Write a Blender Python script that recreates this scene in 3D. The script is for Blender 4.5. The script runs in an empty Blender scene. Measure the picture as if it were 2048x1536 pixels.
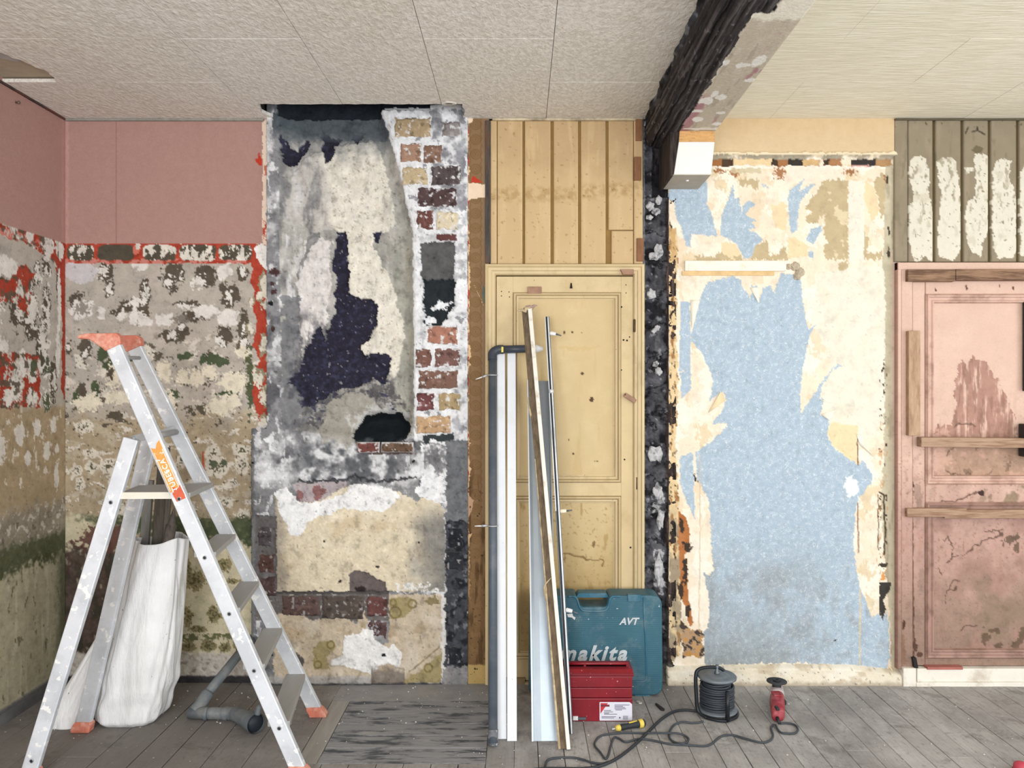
import bpy, bmesh, math, random
import numpy as np
from mathutils import Vector, Matrix

# ------------------------------------------------------------------ camera, light, exposure
scene = bpy.context.scene
col = scene.collection
F = 1547.0            # focal length in pixels of the 2048 px wide frame
D = 3.87              # camera to back wall
CH = 1.485            # camera height
S = 400.0             # pixels per metre on the back wall
cam_data = bpy.data.cameras.new('camera')
cam = bpy.data.objects.new('camera', cam_data); col.objects.link(cam)
cam.location = (0, -D, CH); cam.rotation_euler = (math.pi/2, 0, 0)
cam_data.sensor_width = 36.0; cam_data.lens = F/2048*36.0
cam_data.shift_x = -16/2048; cam_data.shift_y = 3/2048
cam_data.clip_start = 0.05
scene.camera = cam
scene.view_settings.view_transform = 'Standard'
scene.view_settings.look = 'None'
scene.view_settings.exposure = 0.0
scene.view_settings.gamma = 1.0
scene.view_settings.use_curve_mapping = False

world = bpy.data.worlds.new('daylight'); scene.world = world
world.use_nodes = True
world.node_tree.nodes['Background'].inputs[0].default_value = (0.86, 0.93, 1.0, 1)
world.node_tree.nodes['Background'].inputs[1].default_value = 1.0

RX1, RY1, RH = 4.0, -5.6, 2.8175      # right wall, rear wall, ceiling height
LX = -2.275                           # left wall
WINDOWS = [(-1.0, 1.4), (1.0, 1.4), (2.9, 1.4)]   # centre x, width of the rear windows
for wx, ww in WINDOWS:
    ld = bpy.data.lights.new('window_daylight', 'AREA'); ld.shape = 'RECTANGLE'
    ld.size = ww; ld.size_y = 2.1; ld.energy = {-1.0: 128, 1.0: 68, 2.9: 34}[wx]; ld.color = (0.96, 0.985, 1.0)
    lo = bpy.data.objects.new('window_daylight', ld); col.objects.link(lo)
    lo.location = (wx, RY1+0.02, 1.5); lo.rotation_euler = (math.radians(90), 0, 0)

SIDE = [(-1.85, 1.5), (-4.1, 1.5)]     # centre y, width of the windows in the right wall
for wy, ww in SIDE:
    ld = bpy.data.lights.new('window_daylight', 'AREA'); ld.shape = 'RECTANGLE'
    ld.size = ww; ld.size_y = 2.1; ld.energy = 41; ld.color = (0.96, 0.985, 1.0)
    lo = bpy.data.objects.new('window_daylight', ld); col.objects.link(lo)
    lo.location = (RX1-0.02, wy, 1.5); lo.rotation_euler = (math.radians(90), 0, math.radians(90))

# ------------------------------------------------------------------ helpers
rng = random.Random(7)
ALB = 0.88
def lin1(c):
    c = c/255.0
    return c/12.92 if c <= 0.04045 else ((c+0.055)/1.055)**2.4
def C(r, g, b): return (lin1(r)*ALB, lin1(g)*ALB, lin1(b)*ALB, 1.0)
def lin_np(a):
    a = np.clip(a, 0, 255)/255.0
    return np.where(a <= 0.04045, a/12.92, ((a+0.055)/1.055)**2.4)*ALB
def WX(px): return (px-1040.0)/S
def WZ(py): return CH+(771.0-py)/S
def AT(px, py, d): return Vector(((px-1040.0)*d/F, d-D, CH+(771.0-py)*d/F))
def FL(px, py, z=0.0):
    d = F*(CH-z)/(py-771.0); return Vector(((px-1040.0)*d/F, d-D, z))

def hash2(ix, iy, seed):
    h = (ix.astype(np.int64)*374761393 + iy.astype(np.int64)*668265263 + seed*1442695041) & 0xffffffff
    h = ((h ^ (h >> 13))*1274126177) & 0xffffffff
    return ((h ^ (h >> 16)) & 0xffff)/65535.0
def perlin(x, y, seed=0):
    x0 = np.floor(x); y0 = np.floor(y); fx = x-x0; fy = y-y0
    u = fx*fx*fx*(fx*(fx*6-15)+10); v = fy*fy*fy*(fy*(fy*6-15)+10)
    def g(ix, iy, dx, dy):
        a = hash2(ix, iy, seed)*2*np.pi
        return np.cos(a)*dx+np.sin(a)*dy
    n00 = g(x0, y0, fx, fy); n10 = g(x0+1, y0, fx-1, fy)
    n01 = g(x0, y0+1, fx, fy-1); n11 = g(x0+1, y0+1, fx-1, fy-1)
    return ((n00*(1-u)+n10*u)*(1-v)+(n01*(1-u)+n11*u)*v)*1.5
def fbm(x, y, seed=0, oct=4, gain=0.5):
    t = np.zeros_like(x); a = 1.0; s = 0.0
    for o in range(oct):
        t += a*perlin(x*2**o+o*17.3, y*2**o-o*9.1, seed+o*31); s += a*a; a *= gain
    return t/math.sqrt(s)
def ss(a, b, x):
    t = np.clip((x-a)/(b-a), 0, 1); return t*t*(3-2*t)
def inpoly(px, py, pts):
    r = np.zeros(px.shape, bool); n = len(pts); j = n-1
    for i in range(n):
        xi, yi = pts[i]; xj, yj = pts[j]
        if yi != yj:
            c = ((yi > py) != (yj > py)) & (px < (xj-xi)*(py-yi)/(yj-yi)+xi)
            r ^= c
        j = i
    return r
def blur(m, r):
    m = m.astype(float)
    for ax in (0, 1):
        for _ in range(2):
            k = np.concatenate([np.repeat(np.take(m, [0], ax), r+1, ax), m, np.repeat(np.take(m, [-1], ax), r, ax)], ax)
            c = np.cumsum(k, ax); n = m.shape[ax]
            a = np.take(c, range(2*r+1, 2*r+1+n), ax); b = np.take(c, range(0, n), ax)
            m = (a-b)/(2*r+1)
    return m

class Paint:
    """A surface sampled as a fine grid in wall pixels (2.5 mm each): colour layers and relief."""
    def __init__(s, u0, u1, v0, v1, step=2.0, seed=1, base=(200, 200, 200), var=4):
        nu = max(2, int(round((u1-u0)/step))+1); nv = max(2, int(round((v1-v0)/step))+1)
        s.us = np.linspace(u0, u1, nu); s.vs = np.linspace(v0, v1, nv); s.step = step
        s.U, s.V = np.meshgrid(s.us, s.vs); s.seed = seed
        s.h = np.zeros_like(s.U); s.aux = np.zeros_like(s.U); s.k = 0
        s.wx = fbm(s.U/16, s.V/16, seed+100, 3, 0.6); s.wy = fbm(s.U/16, s.V/16, seed+200, 3, 0.6)
        s.n1 = fbm(s.U/60, s.V/60, seed+300, 5, 0.6); s.n2 = fbm(s.U/14, s.V/14, seed+400, 4, 0.65)
        s.n3 = fbm(s.U/5, s.V/5, seed+500, 2, 0.6)
        s.col = np.zeros(s.U.shape+(3,)); s.col[:] = base
        s.col += (s.n1*var)[..., None]
    def noise(s, sc, seed, ax=1.0, ay=1.0, oct=4, gain=0.55): return fbm(s.U/(sc*ax), s.V/(sc*ay), s.seed+seed, oct, gain)
    def poly(s, pts, w=3.0): return inpoly(s.U+w*s.wx, s.V+w*s.wy, pts).astype(float)
    def torn(s, pts, w=1.5, spike=7.0):
        if not hasattr(s, 'sp'):
            a = perlin(s.U/4.5, s.V/60, s.seed+611); b = perlin(s.U/11, s.V/90, s.seed+613)
            s.sp = np.abs(a)*0.9+np.abs(b)*1.1; s.sq = perlin(s.U/70, s.V/6, s.seed+617)
        return inpoly(s.U+w*s.wx+0.35*spike*s.sq, s.V+w*s.wy+spike*(s.sp-0.6), pts).astype(float)
    def weather(s, amt=0.12, light=0.05, m=1.0):
        n = s.noise(26, 901, 1, 1, 6, 0.72); f = s.noise(9, 905, 1, 1, 3, 0.6)
        k = (1-amt*ss(0.1, 0.8, n)+light*ss(-0.1, -0.7, n))*(1-amt*1.6*ss(0.62, 0.78, f))
        s.col = s.col*(1+m*(k-1))[..., None]
    def rect(s, u0, v0, u1, v1, w=2.0):
        U = s.U+w*s.wx; V = s.V+w*s.wy
        return ((U >= u0) & (U <= u1) & (V >= v0) & (V <= v1)).astype(float)
    def ell(s, cx, cy, rx, ry, er=0.35, w=3.0, n=None):
        U = s.U+w*s.wx-cx; V = s.V+w*s.wy-cy
        r = np.sqrt((U/rx)**2+(V/ry)**2)
        return ss(-0.04, 0.04, 1-r+er*(s.n2 if n is None else n))*(r < 2.2)
    def ells(s, L, **k):
        m = np.zeros_like(s.U)
        for e in L: m = np.maximum(m, s.ell(*e, **k))
        return m
    def line(s, pts, wd=1.5, w=1.5):
        U = s.U+w*s.wx; V = s.V+w*s.wy; dmin = np.full(s.U.shape, 1e9)
        for (ax, ay), (bx, by) in zip(pts[:-1], pts[1:]):
            L2 = (bx-ax)**2+(by-ay)**2+1e-9
            t = np.clip(((U-ax)*(bx-ax)+(V-ay)*(by-ay))/L2, 0, 1)
            dmin = np.minimum(dmin, np.hypot(U-ax-t*(bx-ax), V-ay-t*(by-ay)))
        return ss(wd+0.8, max(wd-0.8, 0), dmin) if wd > 0.8 else ss(1.6, 0, dmin)*min(1, wd)
    def put(s, m, rgb, a=1.0, var=5, dh=0.0, aux=None):
        m2 = (m*a)[..., None]; s.k += 1
        c = np.array(rgb, float)+(s.n2*var+s.n1*var*0.5)[..., None]
        s.col = s.col*(1-m2)+c*m2
        if dh: s.h = s.h+m*dh
        if aux is not None: s.aux = s.aux*(1-m)+aux*m
        return m
    def mul(s, m, f): s.col = s.col*(1-m[..., None]+m[..., None]*np.array(f))

def link(o, parent=None):
    col.objects.link(o)
    if parent is not None: o.parent = parent
    return o
def grid_mesh(name, P, aux=False):
    pass
def fast_mesh(name, co, quads, colr=None, aux=None, smooth=True):
    me = bpy.data.meshes.new(name)
    n = len(co); m = len(quads)
    me.vertices.add(n); me.vertices.foreach_set('co', np.ascontiguousarray(co, np.float32).ravel())
    me.loops.add(m*4); me.loops.foreach_set('vertex_index', np.ascontiguousarray(quads, np.int32).ravel())
    me.polygons.add(m); me.polygons.foreach_set('loop_start', np.arange(0, m*4, 4, dtype=np.int32))
    me.polygons.foreach_set('use_smooth', np.full(m, smooth, bool))
    me.update(calc_edges=True)
    if colr is not None:
        a = me.color_attributes.new('paint', 'FLOAT_COLOR', 'POINT')
        c4 = np.ones((n, 4), np.float32); c4[:, :3] = colr; a.data.foreach_set('color', c4.ravel())
    if aux is not None:
        a = me.attributes.new('paper', 'FLOAT', 'POINT'); a.data.foreach_set('value', np.ascontiguousarray(aux, np.float32))
    return me
def paint_obj(name, P, mat, parent=None, y=0.0, thick=0.02, wall='back', aux=False):
    """Turn a Paint into a mesh: a relief front sheet with its edges returned backwards by thick."""
    nv, nu = P.U.shape
    c = lin_np(P.col).reshape(-1, 3); ax = P.aux.ravel()
    def place(u, v, h):
        if wall == 'back': return np.stack([WX(u), -(y+h), WZ(v)], -1)
        return np.stack([LX+y+h, -u/S, WZ(v)], -1)
    co = place(P.U.ravel(), P.V.ravel(), P.h.ravel())
    idx = np.arange(nv*nu).reshape(nv, nu)
    q = np.stack([idx[:-1, :-1], idx[1:, :-1], idx[1:, 1:], idx[:-1, 1:]], -1).reshape(-1, 4)
    if wall != 'back': q = q[:, ::-1]
    ring = np.concatenate([idx[0, :], idx[1:, -1], idx[-1, -2::-1], idx[-2:0:-1, 0]])
    u = P.U.ravel()[ring]; v = P.V.ravel()[ring]
    base = place(u, v, np.full(len(ring), -thick))
    n0 = len(co); m = len(ring); k = np.arange(m); k2 = (k+1) % m
    sk = np.stack([ring[k], ring[k2], n0+k2, n0+k], -1)
    if wall != 'back': sk = sk[:, ::-1]
    co = np.concatenate([co, base]); c = np.concatenate([c, c[ring]]); ax = np.concatenate([ax, ax[ring]])
    me = fast_mesh(name, co, np.concatenate([q, sk]), c, ax if aux else None)
    me.materials.append(mat)
    return link(bpy.data.objects.new(name, me), parent)

class MB:
    def __init__(s): s.v = []; s.f = []
    def add(s, vs, fs):
        n = len(s.v); s.v += [tuple(p) for p in vs]; s.f += [tuple(n+i for i in f) for f in fs]; return s
    def box(s, c, size, rot=None):
        hx, hy, hz = size[0]/2, size[1]/2, size[2]/2
        vs = [Vector((x, y, z)) for x in (-hx, hx) for y in (-hy, hy) for z in (-hz, hz)]
        if rot is not None: vs = [rot @ p for p in vs]
        vs = [p+Vector(c) for p in vs]
        return s.add(vs, [(0, 1, 3, 2), (4, 6, 7, 5), (0, 4, 5, 1), (2, 3, 7, 6), (0, 2, 6, 4), (1, 5, 7, 3)])
    def bounds(s, x0, x1, y0, y1, z0, z1): return s.box(((x0+x1)/2, (y0+y1)/2, (z0+z1)/2), (abs(x1-x0), abs(y1-y0), abs(z1-z0)))
    def beam(s, a, b, w, t, up=(0, 1, 0), w2=None):
        """box from a to b; t is its size along up, w across"""
        a = Vector(a); b = Vector(b); d = (b-a).normalized(); upv = Vector(up)
        side = d.cross(upv).normalized(); n = side.cross(d).normalized(); w2 = w if w2 is None else w2
        vs = []
        for p, ww in ((a, w), (b, w2)):
            for i, j in ((-1, -1), (1, -1), (1, 1), (-1, 1)): vs.append(p+side*ww/2*i+n*t/2*j)
        return s.add(vs, [(0, 1, 2, 3), (7, 6, 5, 4), (0, 4, 5, 1), (1, 5, 6, 2), (2, 6, 7, 3), (3, 7, 4, 0)])
    def tube(s, pts, r, n=10, cap=True, closed=False):
        pts = [Vector(p) for p in pts]; m = len(pts); vs = []; nrm = None
        for i, p in enumerate(pts):
            if closed: t = (pts[(i+1) % m]-pts[i-1]).normalized()
            else: t = (pts[min(i+1, m-1)]-pts[max(i-1, 0)]).normalized()
            if nrm is None:
                nrm = t.orthogonal().normalized()
            nrm = (nrm-t*nrm.dot(t)); nrm = nrm.normalized() if nrm.length > 1e-6 else t.orthogonal().normalized()
            b = t.cross(nrm); rr = r[i] if isinstance(r, (list, tuple)) else r
            for k in range(n):
                a = 2*math.pi*k/n; vs.append(p+nrm*math.cos(a)*rr+b*math.sin(a)*rr)
        fs = []
        for i in range(m if closed else m-1):
            i2 = (i+1) % m
            for k in range(n): fs.append((i*n+k, i*n+(k+1) % n, i2*n+(k+1) % n, i2*n+k))
        if cap and not closed: fs += [tuple(range(n))[::-1], tuple((m-1)*n+k for k in range(n))]
        return s.add(vs, fs)
    def prism(s, pts, axis, h0, h1):
        """polygon (2-D) pushed along an axis: axis y uses (x,z), axis z uses (x,y), axis x uses (y,z)"""
        n = len(pts)
        def P(p, h): return {'y': (p[0], h, p[1]), 'z': (p[0], p[1], h), 'x': (h, p[0], p[1])}[axis]
        vs = [P(p, h0) for p in pts]+[P(p, h1) for p in pts]
        fs = [tuple(range(n))[::-1], tuple(range(n, 2*n))]+[(i, (i+1) % n, n+(i+1) % n, n+i) for i in range(n)]
        return s.add(vs, fs)
    def lathe(s, prof, c, axis=(0, 0, 1), n=28):
        q = Vector((0, 0, 1)).rotation_difference(Vector(axis).normalized()); vs = []; fs = []
        for r, h in prof:
            for k in range(n):
                a = 2*math.pi*k/n; vs.append(q @ Vector((r*math.cos(a), r*math.sin(a), h))+Vector(c))
        for i in range(len(prof)-1):
            for k in range(n): fs.append((i*n+k, i*n+(k+1) % n, (i+1)*n+(k+1) % n, (i+1)*n+k))
        if prof[0][0] > 1e-5: fs.append(tuple(range(n))[::-1])
        if prof[-1][0] > 1e-5: fs.append(tuple((len(prof)-1)*n+k for k in range(n)))
        return s.add(vs, fs)
    def ring(s, x0, x1, z0, z1, prof):
        """rectangular moulding facing -y; prof = [(inset, y)]"""
        vs = []
        for i, y in prof:
            vs += [(x0+i, y, z0+i), (x1-i, y, z0+i), (x1-i, y, z1-i), (x0+i, y, z1-i)]
        fs = []
        for k in range(len(prof)-1):
            for j in range(4): fs.append((k*4+j, k*4+(j+1) % 4, (k+1)*4+(j+1) % 4, (k+1)*4+j))
        return s.add(vs, fs)
    def build(s, name, mat, parent=None, smooth=False, bev=0.0, seg=2, fix=True):
        me = bpy.data.meshes.new(name); me.from_pydata(s.v, [], s.f); me.materials.append(mat)
        if fix:
            bm = bmesh.new(); bm.from_mesh(me); bmesh.ops.recalc_face_normals(bm, faces=bm.faces[:]); bm.to_mesh(me); bm.free()
        o = link(bpy.data.objects.new(name, me), parent)
        if smooth: me.polygons.foreach_set('use_smooth', [True]*len(me.polygons))
        if bev:
            b = o.modifiers.new('edge', 'BEVEL'); b.width = bev; b.segments = seg; b.limit_method = 'ANGLE'; b.angle_limit = math.radians(40)
            if seg > 1: b.harden_normals = False
        return o
def smooth_path(pts, n=8):
    pts = [Vector(p) for p in pts]; out = []
    for i in range(len(pts)-1):
        p0 = pts[max(i-1, 0)]; p1 = pts[i]; p2 = pts[i+1]; p3 = pts[min(i+2, len(pts)-1)]
        for k in range(n):
            t = k/n
            out.append(0.5*((2*p1)+(p2-p0)*t+(2*p0-5*p1+4*p2-p3)*t*t+(3*p1-p0-3*p2+p3)*t*t*t))
    out.append(pts[-1]); return out
def empty(name, loc=(0, 0, 0)):
    o = bpy.data.objects.new(name, None); o.empty_display_size = 0.1; col.objects.link(o); o.location = loc; return o
def thing(name, label, cat, group=None):
    o = empty(name); return tag(o, label, cat, group)
def tag(o, label, cat, group=None):
    o['label'] = label; o['category'] = cat
    if group: o['group'] = group
    return o
def struct(o, label=None, cat=None):
    o['kind'] = 'structure'
    if label: o['label'] = label
    if cat: o['category'] = cat
    return o
def settle(root, base):
    """move the empty to its base point without moving its parts"""
    root.location = base
    for ch in root.children:
        ch.matrix_parent_inverse = Matrix.Translation(-Vector(base))
    return root
def text_mesh(name, body, size, mat, parent, origin, right, up, extrude=0.001, shear=0.0, bold=0.0, align='LEFT', spacing=1.0):
    cu = bpy.data.curves.new(name, 'FONT'); cu.body = body; cu.size = size; cu.extrude = extrude; cu.shear = shear
    cu.offset = bold; cu.align_x = align; cu.space_character = spacing; cu.resolution_u = 3
    t = bpy.data.objects.new(name+'_curve', cu); col.objects.link(t)
    dg = bpy.context.evaluated_depsgraph_get(); me = bpy.data.meshes.new_from_object(t.evaluated_get(dg))
    bpy.data.objects.remove(t); bpy.data.curves.remove(cu)
    me.name = name; me.materials.clear(); me.materials.append(mat)
    r = Vector(right).normalized(); u = Vector(up).normalized(); n = r.cross(u)
    M = Matrix(((r.x, u.x, n.x, origin[0]), (r.y, u.y, n.y, origin[1]), (r.z, u.z, n.z, origin[2]), (0, 0, 0, 1)))
    me.transform(M)
    return link(bpy.data.objects.new(name, me), parent)

# ------------------------------------------------------------------ materials
class N:
    def __init__(s, name):
        s.m = bpy.data.materials.new(name); s.m.use_nodes = True; s.t = s.m.node_tree
        s.b = s.t.nodes['Principled BSDF']
    def n(s, typ, **k):
        x = s.t.nodes.new(typ)
        for a, b in k.items(): setattr(x, a, b)
        return x
    def l(s, a, b): s.t.links.new(a, b)
    def coord(s, scale=(1, 1, 1), kind='Object'):
        tc = s.n('ShaderNodeTexCoord'); mp = s.n('ShaderNodeMapping'); mp.inputs['Scale'].default_value = scale
        s.l(tc.outputs[kind], mp.inputs['Vector']); return mp.outputs[0]
    def noise(s, scale, detail=4, rough=0.55, vec=None, dist=0.0):
        x = s.n('ShaderNodeTexNoise'); x.inputs['Scale'].default_value = scale; x.inputs['Detail'].default_value = detail
        x.inputs['Roughness'].default_value = rough; x.inputs['Distortion'].default_value = dist
        if vec is not None: s.l(vec, x.inputs['Vector'])
        return x.outputs['Fac']
    def ramp(s, fac, a, b, ca=(0, 0, 0, 1), cb=(1, 1, 1, 1)):
        x = s.n('ShaderNodeValToRGB'); e = x.color_ramp.elements
        e[0].position = a; e[0].color = ca; e[1].position = b; e[1].color = cb
        s.l(fac, x.inputs[0]); return x.outputs[0]
    def mix(s, fac, a, b, mode='MIX'):
        x = s.n('ShaderNodeMix', data_type='RGBA', blend_type=mode)
        for v, i in ((fac, 0), (a, 6), (b, 7)):
            if hasattr(v, 'is_linked') or hasattr(v, 'links'): s.l(v, x.inputs[i])
            else: x.inputs[i].default_value = v
        return x.outputs[2]
    def math(s, op, a, b=0.0):
        x = s.n('ShaderNodeMath', operation=op)
        for i, v in enumerate((a, b)):
            if hasattr(v, 'links'): s.l(v, x.inputs[i])
            else: x.inputs[i].default_value = v
        return x.outputs[0]
    def bump(s, h, strength=0.3, dist=0.01):
        x = s.n('ShaderNodeBump'); x.inputs['Strength'].default_value = strength; x.inputs['Distance'].default_value = dist
        s.l(h, x.inputs['Height']); s.l(x.outputs[0], s.b.inputs['Normal'])
    def fin(s, colr, rough=0.7, metal=0.0, spec=0.3):
        if hasattr(colr, 'links'): s.l(colr, s.b.inputs['Base Color'])
        else: s.b.inputs['Base Color'].default_value = colr
        s.b.inputs['Roughness'].default_value = rough; s.b.inputs['Metallic'].default_value = metal
        s.b.inputs['Specular IOR Level'].default_value = spec
        return s.m
def mat_paint(name, rough=0.85, fine=140, strength=0.25, dist=0.004, speck=0.10, squiggle=False, weave=False):
    k = N(name); a = k.n('ShaderNodeAttribute', attribute_name='paint')
    v = k.coord()
    n1 = k.noise(fine, 5, 0.6, v); n2 = k.noise(fine*3.1, 3, 0.6, v)
    f = k.ramp(n1, 0.25, 0.75, (1-speck, 1-speck, 1-speck, 1), (1+speck*0.6,)*3+(1,))
    c = k.mix(1.0, a.outputs['Color'], f, 'MULTIPLY')
    fleck = k.ramp(n2, 0.70, 0.76)
    c = k.mix(k.math('MULTIPLY', fleck, 0.35), c, C(70, 64, 58))
    if squiggle:
        pa = k.n('ShaderNodeAttribute', attribute_name='paper')
        w = k.noise(72, 2.0, 0.5, v, 0.6); w2 = k.noise(105, 2.0, 0.5, v, 0.8)
        r1 = k.ramp(k.math('ABSOLUTE', k.math('SUBTRACT', w, 0.5)), 0.008, 0.028, (1, 1, 1, 1), (0, 0, 0, 1))
        r2 = k.ramp(k.math('ABSOLUTE', k.math('SUBTRACT', w2, 0.47)), 0.006, 0.022, (1, 1, 1, 1), (0, 0, 0, 1))
        gate = k.ramp(k.noise(40, 3, 0.5, v), 0.42, 0.6)
        sq = k.math('MULTIPLY', k.math('MULTIPLY', k.math('MAXIMUM', r1, r2), gate), k.math('MULTIPLY', pa.outputs['Fac'], 0.62))
        c = k.mix(sq, c, C(240, 246, 250))
        dk = k.ramp(k.noise(210, 2, 0.6, v), 0.60, 0.72)
        c = k.mix(k.math('MULTIPLY', k.math('MULTIPLY', dk, pa.outputs['Fac']), 0.25), c, C(120, 135, 150))
    if weave:
        w = k.noise(60, 2, 0.5, k.coord((1, 1, 9))); w2 = k.noise(60, 2, 0.5, k.coord((9, 9, 1)))
        k.bump(k.math('ADD', w, w2), 0.25, 0.002)
    else: k.bump(n1, strength, dist)
    return k.fin(c, rough, 0.0, 0.2)
def mat_plain(name, rgb, rough=0.6, metal=0.0, var=0.12, nscale=18, dirt=None, damt=0.4, dscale=6, stretch=(1, 1, 1), bump=0.0, bscale=120, spec=0.35, dth=0.52, fleck=None, fscale=60, fth=0.66):
    k = N(name); c0 = C(*rgb); v = k.coord(stretch)
    n = k.noise(nscale, 5, 0.6, v)
    lo = tuple(x*(1-var) for x in c0[:3])+(1,); hi = tuple(min(1, x*(1+var)) for x in c0[:3])+(1,)
    c = k.ramp(n, 0.3, 0.7, lo, hi)
    if dirt:
        d = k.ramp(k.noise(dscale, 6, 0.65, v), dth-0.06, dth+0.10)
        c = k.mix(k.math('MULTIPLY', d, damt), c, C(*dirt))
    if fleck:
        d = k.ramp(k.noise(fscale, 3, 0.6, k.coord()), fth, fth+0.03)
        c = k.mix(d, c, C(*fleck))
    if bump: k.bump(k.noise(bscale, 4, 0.6, v), bump, 0.004)
    return k.fin(c, rough, metal, spec)
# ------------------------------------------------------------------ room shell
M_slab = mat_plain('rough_masonry', (150, 145, 138), 0.9, bump=0.4, bscale=30)
M_white_wall = mat_plain('dull_white_plaster', (222, 216, 205), 0.9, bump=0.2, bscale=60)
wall_back = MB().bounds(LX-0.3, RX1+0.3, 0.14, 0.34, -0.05, 3.25).build('wall_back', M_slab); struct(wall_back)
wall_left = MB().bounds(LX-0.3, LX-0.03, RY1, 0.14, -0.05, 3.25).build('wall_left', M_slab); struct(wall_left)
MB().bounds(LX-0.031, LX-0.001, RY1, -0.99, 0.0, RH).build('plaster_sheet', mat_plain('stripped_left_plaster', (178, 160, 140), 0.9, var=0.2, nscale=8, dirt=(150, 100, 90), damt=0.6), wall_left)
m = MB(); ys_ = [RY1]
for wy, ww in sorted(SIDE): ys_ += [wy-ww/2, wy+ww/2]
ys_.append(0.14)
for i in range(0, len(ys_), 2): m.bounds(RX1, RX1+0.2, ys_[i], ys_[i+1], -0.05, 3.25)
for wy, ww in SIDE:
    m.bounds(RX1, RX1+0.2, wy-ww/2, wy+ww/2, -0.05, 0.45); m.bounds(RX1, RX1+0.2, wy-ww/2, wy+ww/2, 2.55, 3.25)
wall_right = struct(m.build('wall_right', M_white_wall))
# rear wall with three tall window openings, the room's daylight
m = MB(); xs = [LX-0.3]
for wx, ww in WINDOWS: xs += [wx-ww/2, wx+ww/2]
xs.append(RX1+0.2)
for i in range(0, len(xs), 2): m.bounds(xs[i], xs[i+1], RY1-0.25, RY1, -0.05, 3.25)
for wx, ww in WINDOWS:
    m.bounds(wx-ww/2, wx+ww/2, RY1-0.25, RY1, -0.05, 0.45); m.bounds(wx-ww/2, wx+ww/2, RY1-0.25, RY1, 2.55, 3.25)
wall_rear = struct(m.build('wall_rear', M_white_wall))
M_winframe = mat_plain('white_window_paint', (225, 224, 220), 0.5)
for i, (wx, ww) in enumerate(WINDOWS):
    w = struct(empty('window_%d' % (i+1), (wx, RY1-0.1, 0.45)))
    m = MB().ring(wx-ww/2, wx+ww/2, 0.45, 2.55, [(0, RY1-0.06), (0.05, RY1-0.06), (0.05, RY1-0.12), (0, RY1-0.12), (0, RY1-0.06)])
    o = m.build('window_frame', M_winframe); o.parent = w; o.matrix_parent_inverse = Matrix.Translation((-wx, -(RY1-0.1), -0.45))

for i, (wy, ww) in enumerate(SIDE):
    w = struct(empty('window_%d' % (i+4), (RX1+0.1, wy, 0.45)))
    m = MB()
    for y0, y1, z0, z1 in ((wy-ww/2, wy-ww/2+0.05, 0.45, 2.55), (wy+ww/2-0.05, wy+ww/2, 0.45, 2.55), (wy-ww/2, wy+ww/2, 0.45, 0.5), (wy-ww/2, wy+ww/2, 2.5, 2.55)): m.bounds(RX1+0.06, RX1+0.12, y0, y1, z0, z1)
    o = m.build('window_frame', M_winframe); o.parent = w; o.matrix_parent_inverse = Matrix.Translation((-(RX1+0.1), -wy, -0.45))

M_flake = mat_paint('flaking_layered_paint', 0.85, 120, 0.3, 0.004, 0.08)
M_soot = mat_paint('sooty_chimney_plaster', 0.9, 75, 0.5, 0.006, 0.12)
M_paper = mat_paint('torn_wallpaper_layers', 0.9, 160, 0.15, 0.002, 0.04, squiggle=True)
M_burnt = mat_paint('burnt_masonry', 0.8, 60, 0.7, 0.012, 0.2)
M_board = mat_paint('painted_board', 0.6, 160, 0.12, 0.002, 0.05)

def flakes(P, e, dark=(88, 78, 66), white=(226, 219, 211), k=0):
    """old dark paint showing at the rim of a chipped spot, plaster at its heart"""
    m1 = P.ell(*e, er=0.55); P.put(m1, dark, dh=-0.0006)
    r_ = random.Random(int(e[0]*7+e[1])); ox, oy = r_.uniform(-0.6, 0.6), r_.uniform(-0.6, 0.6)
    m2 = P.ell(e[0]+e[2]*ox, e[1]+e[3]*oy, e[2]*r_.uniform(0.5, 0.9), e[3]*r_.uniform(0.5, 0.9), er=1.0, n=P.n3*0.45+P.n2*0.75+0.06*k); P.put(m2, white, dh=-0.0004)

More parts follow.
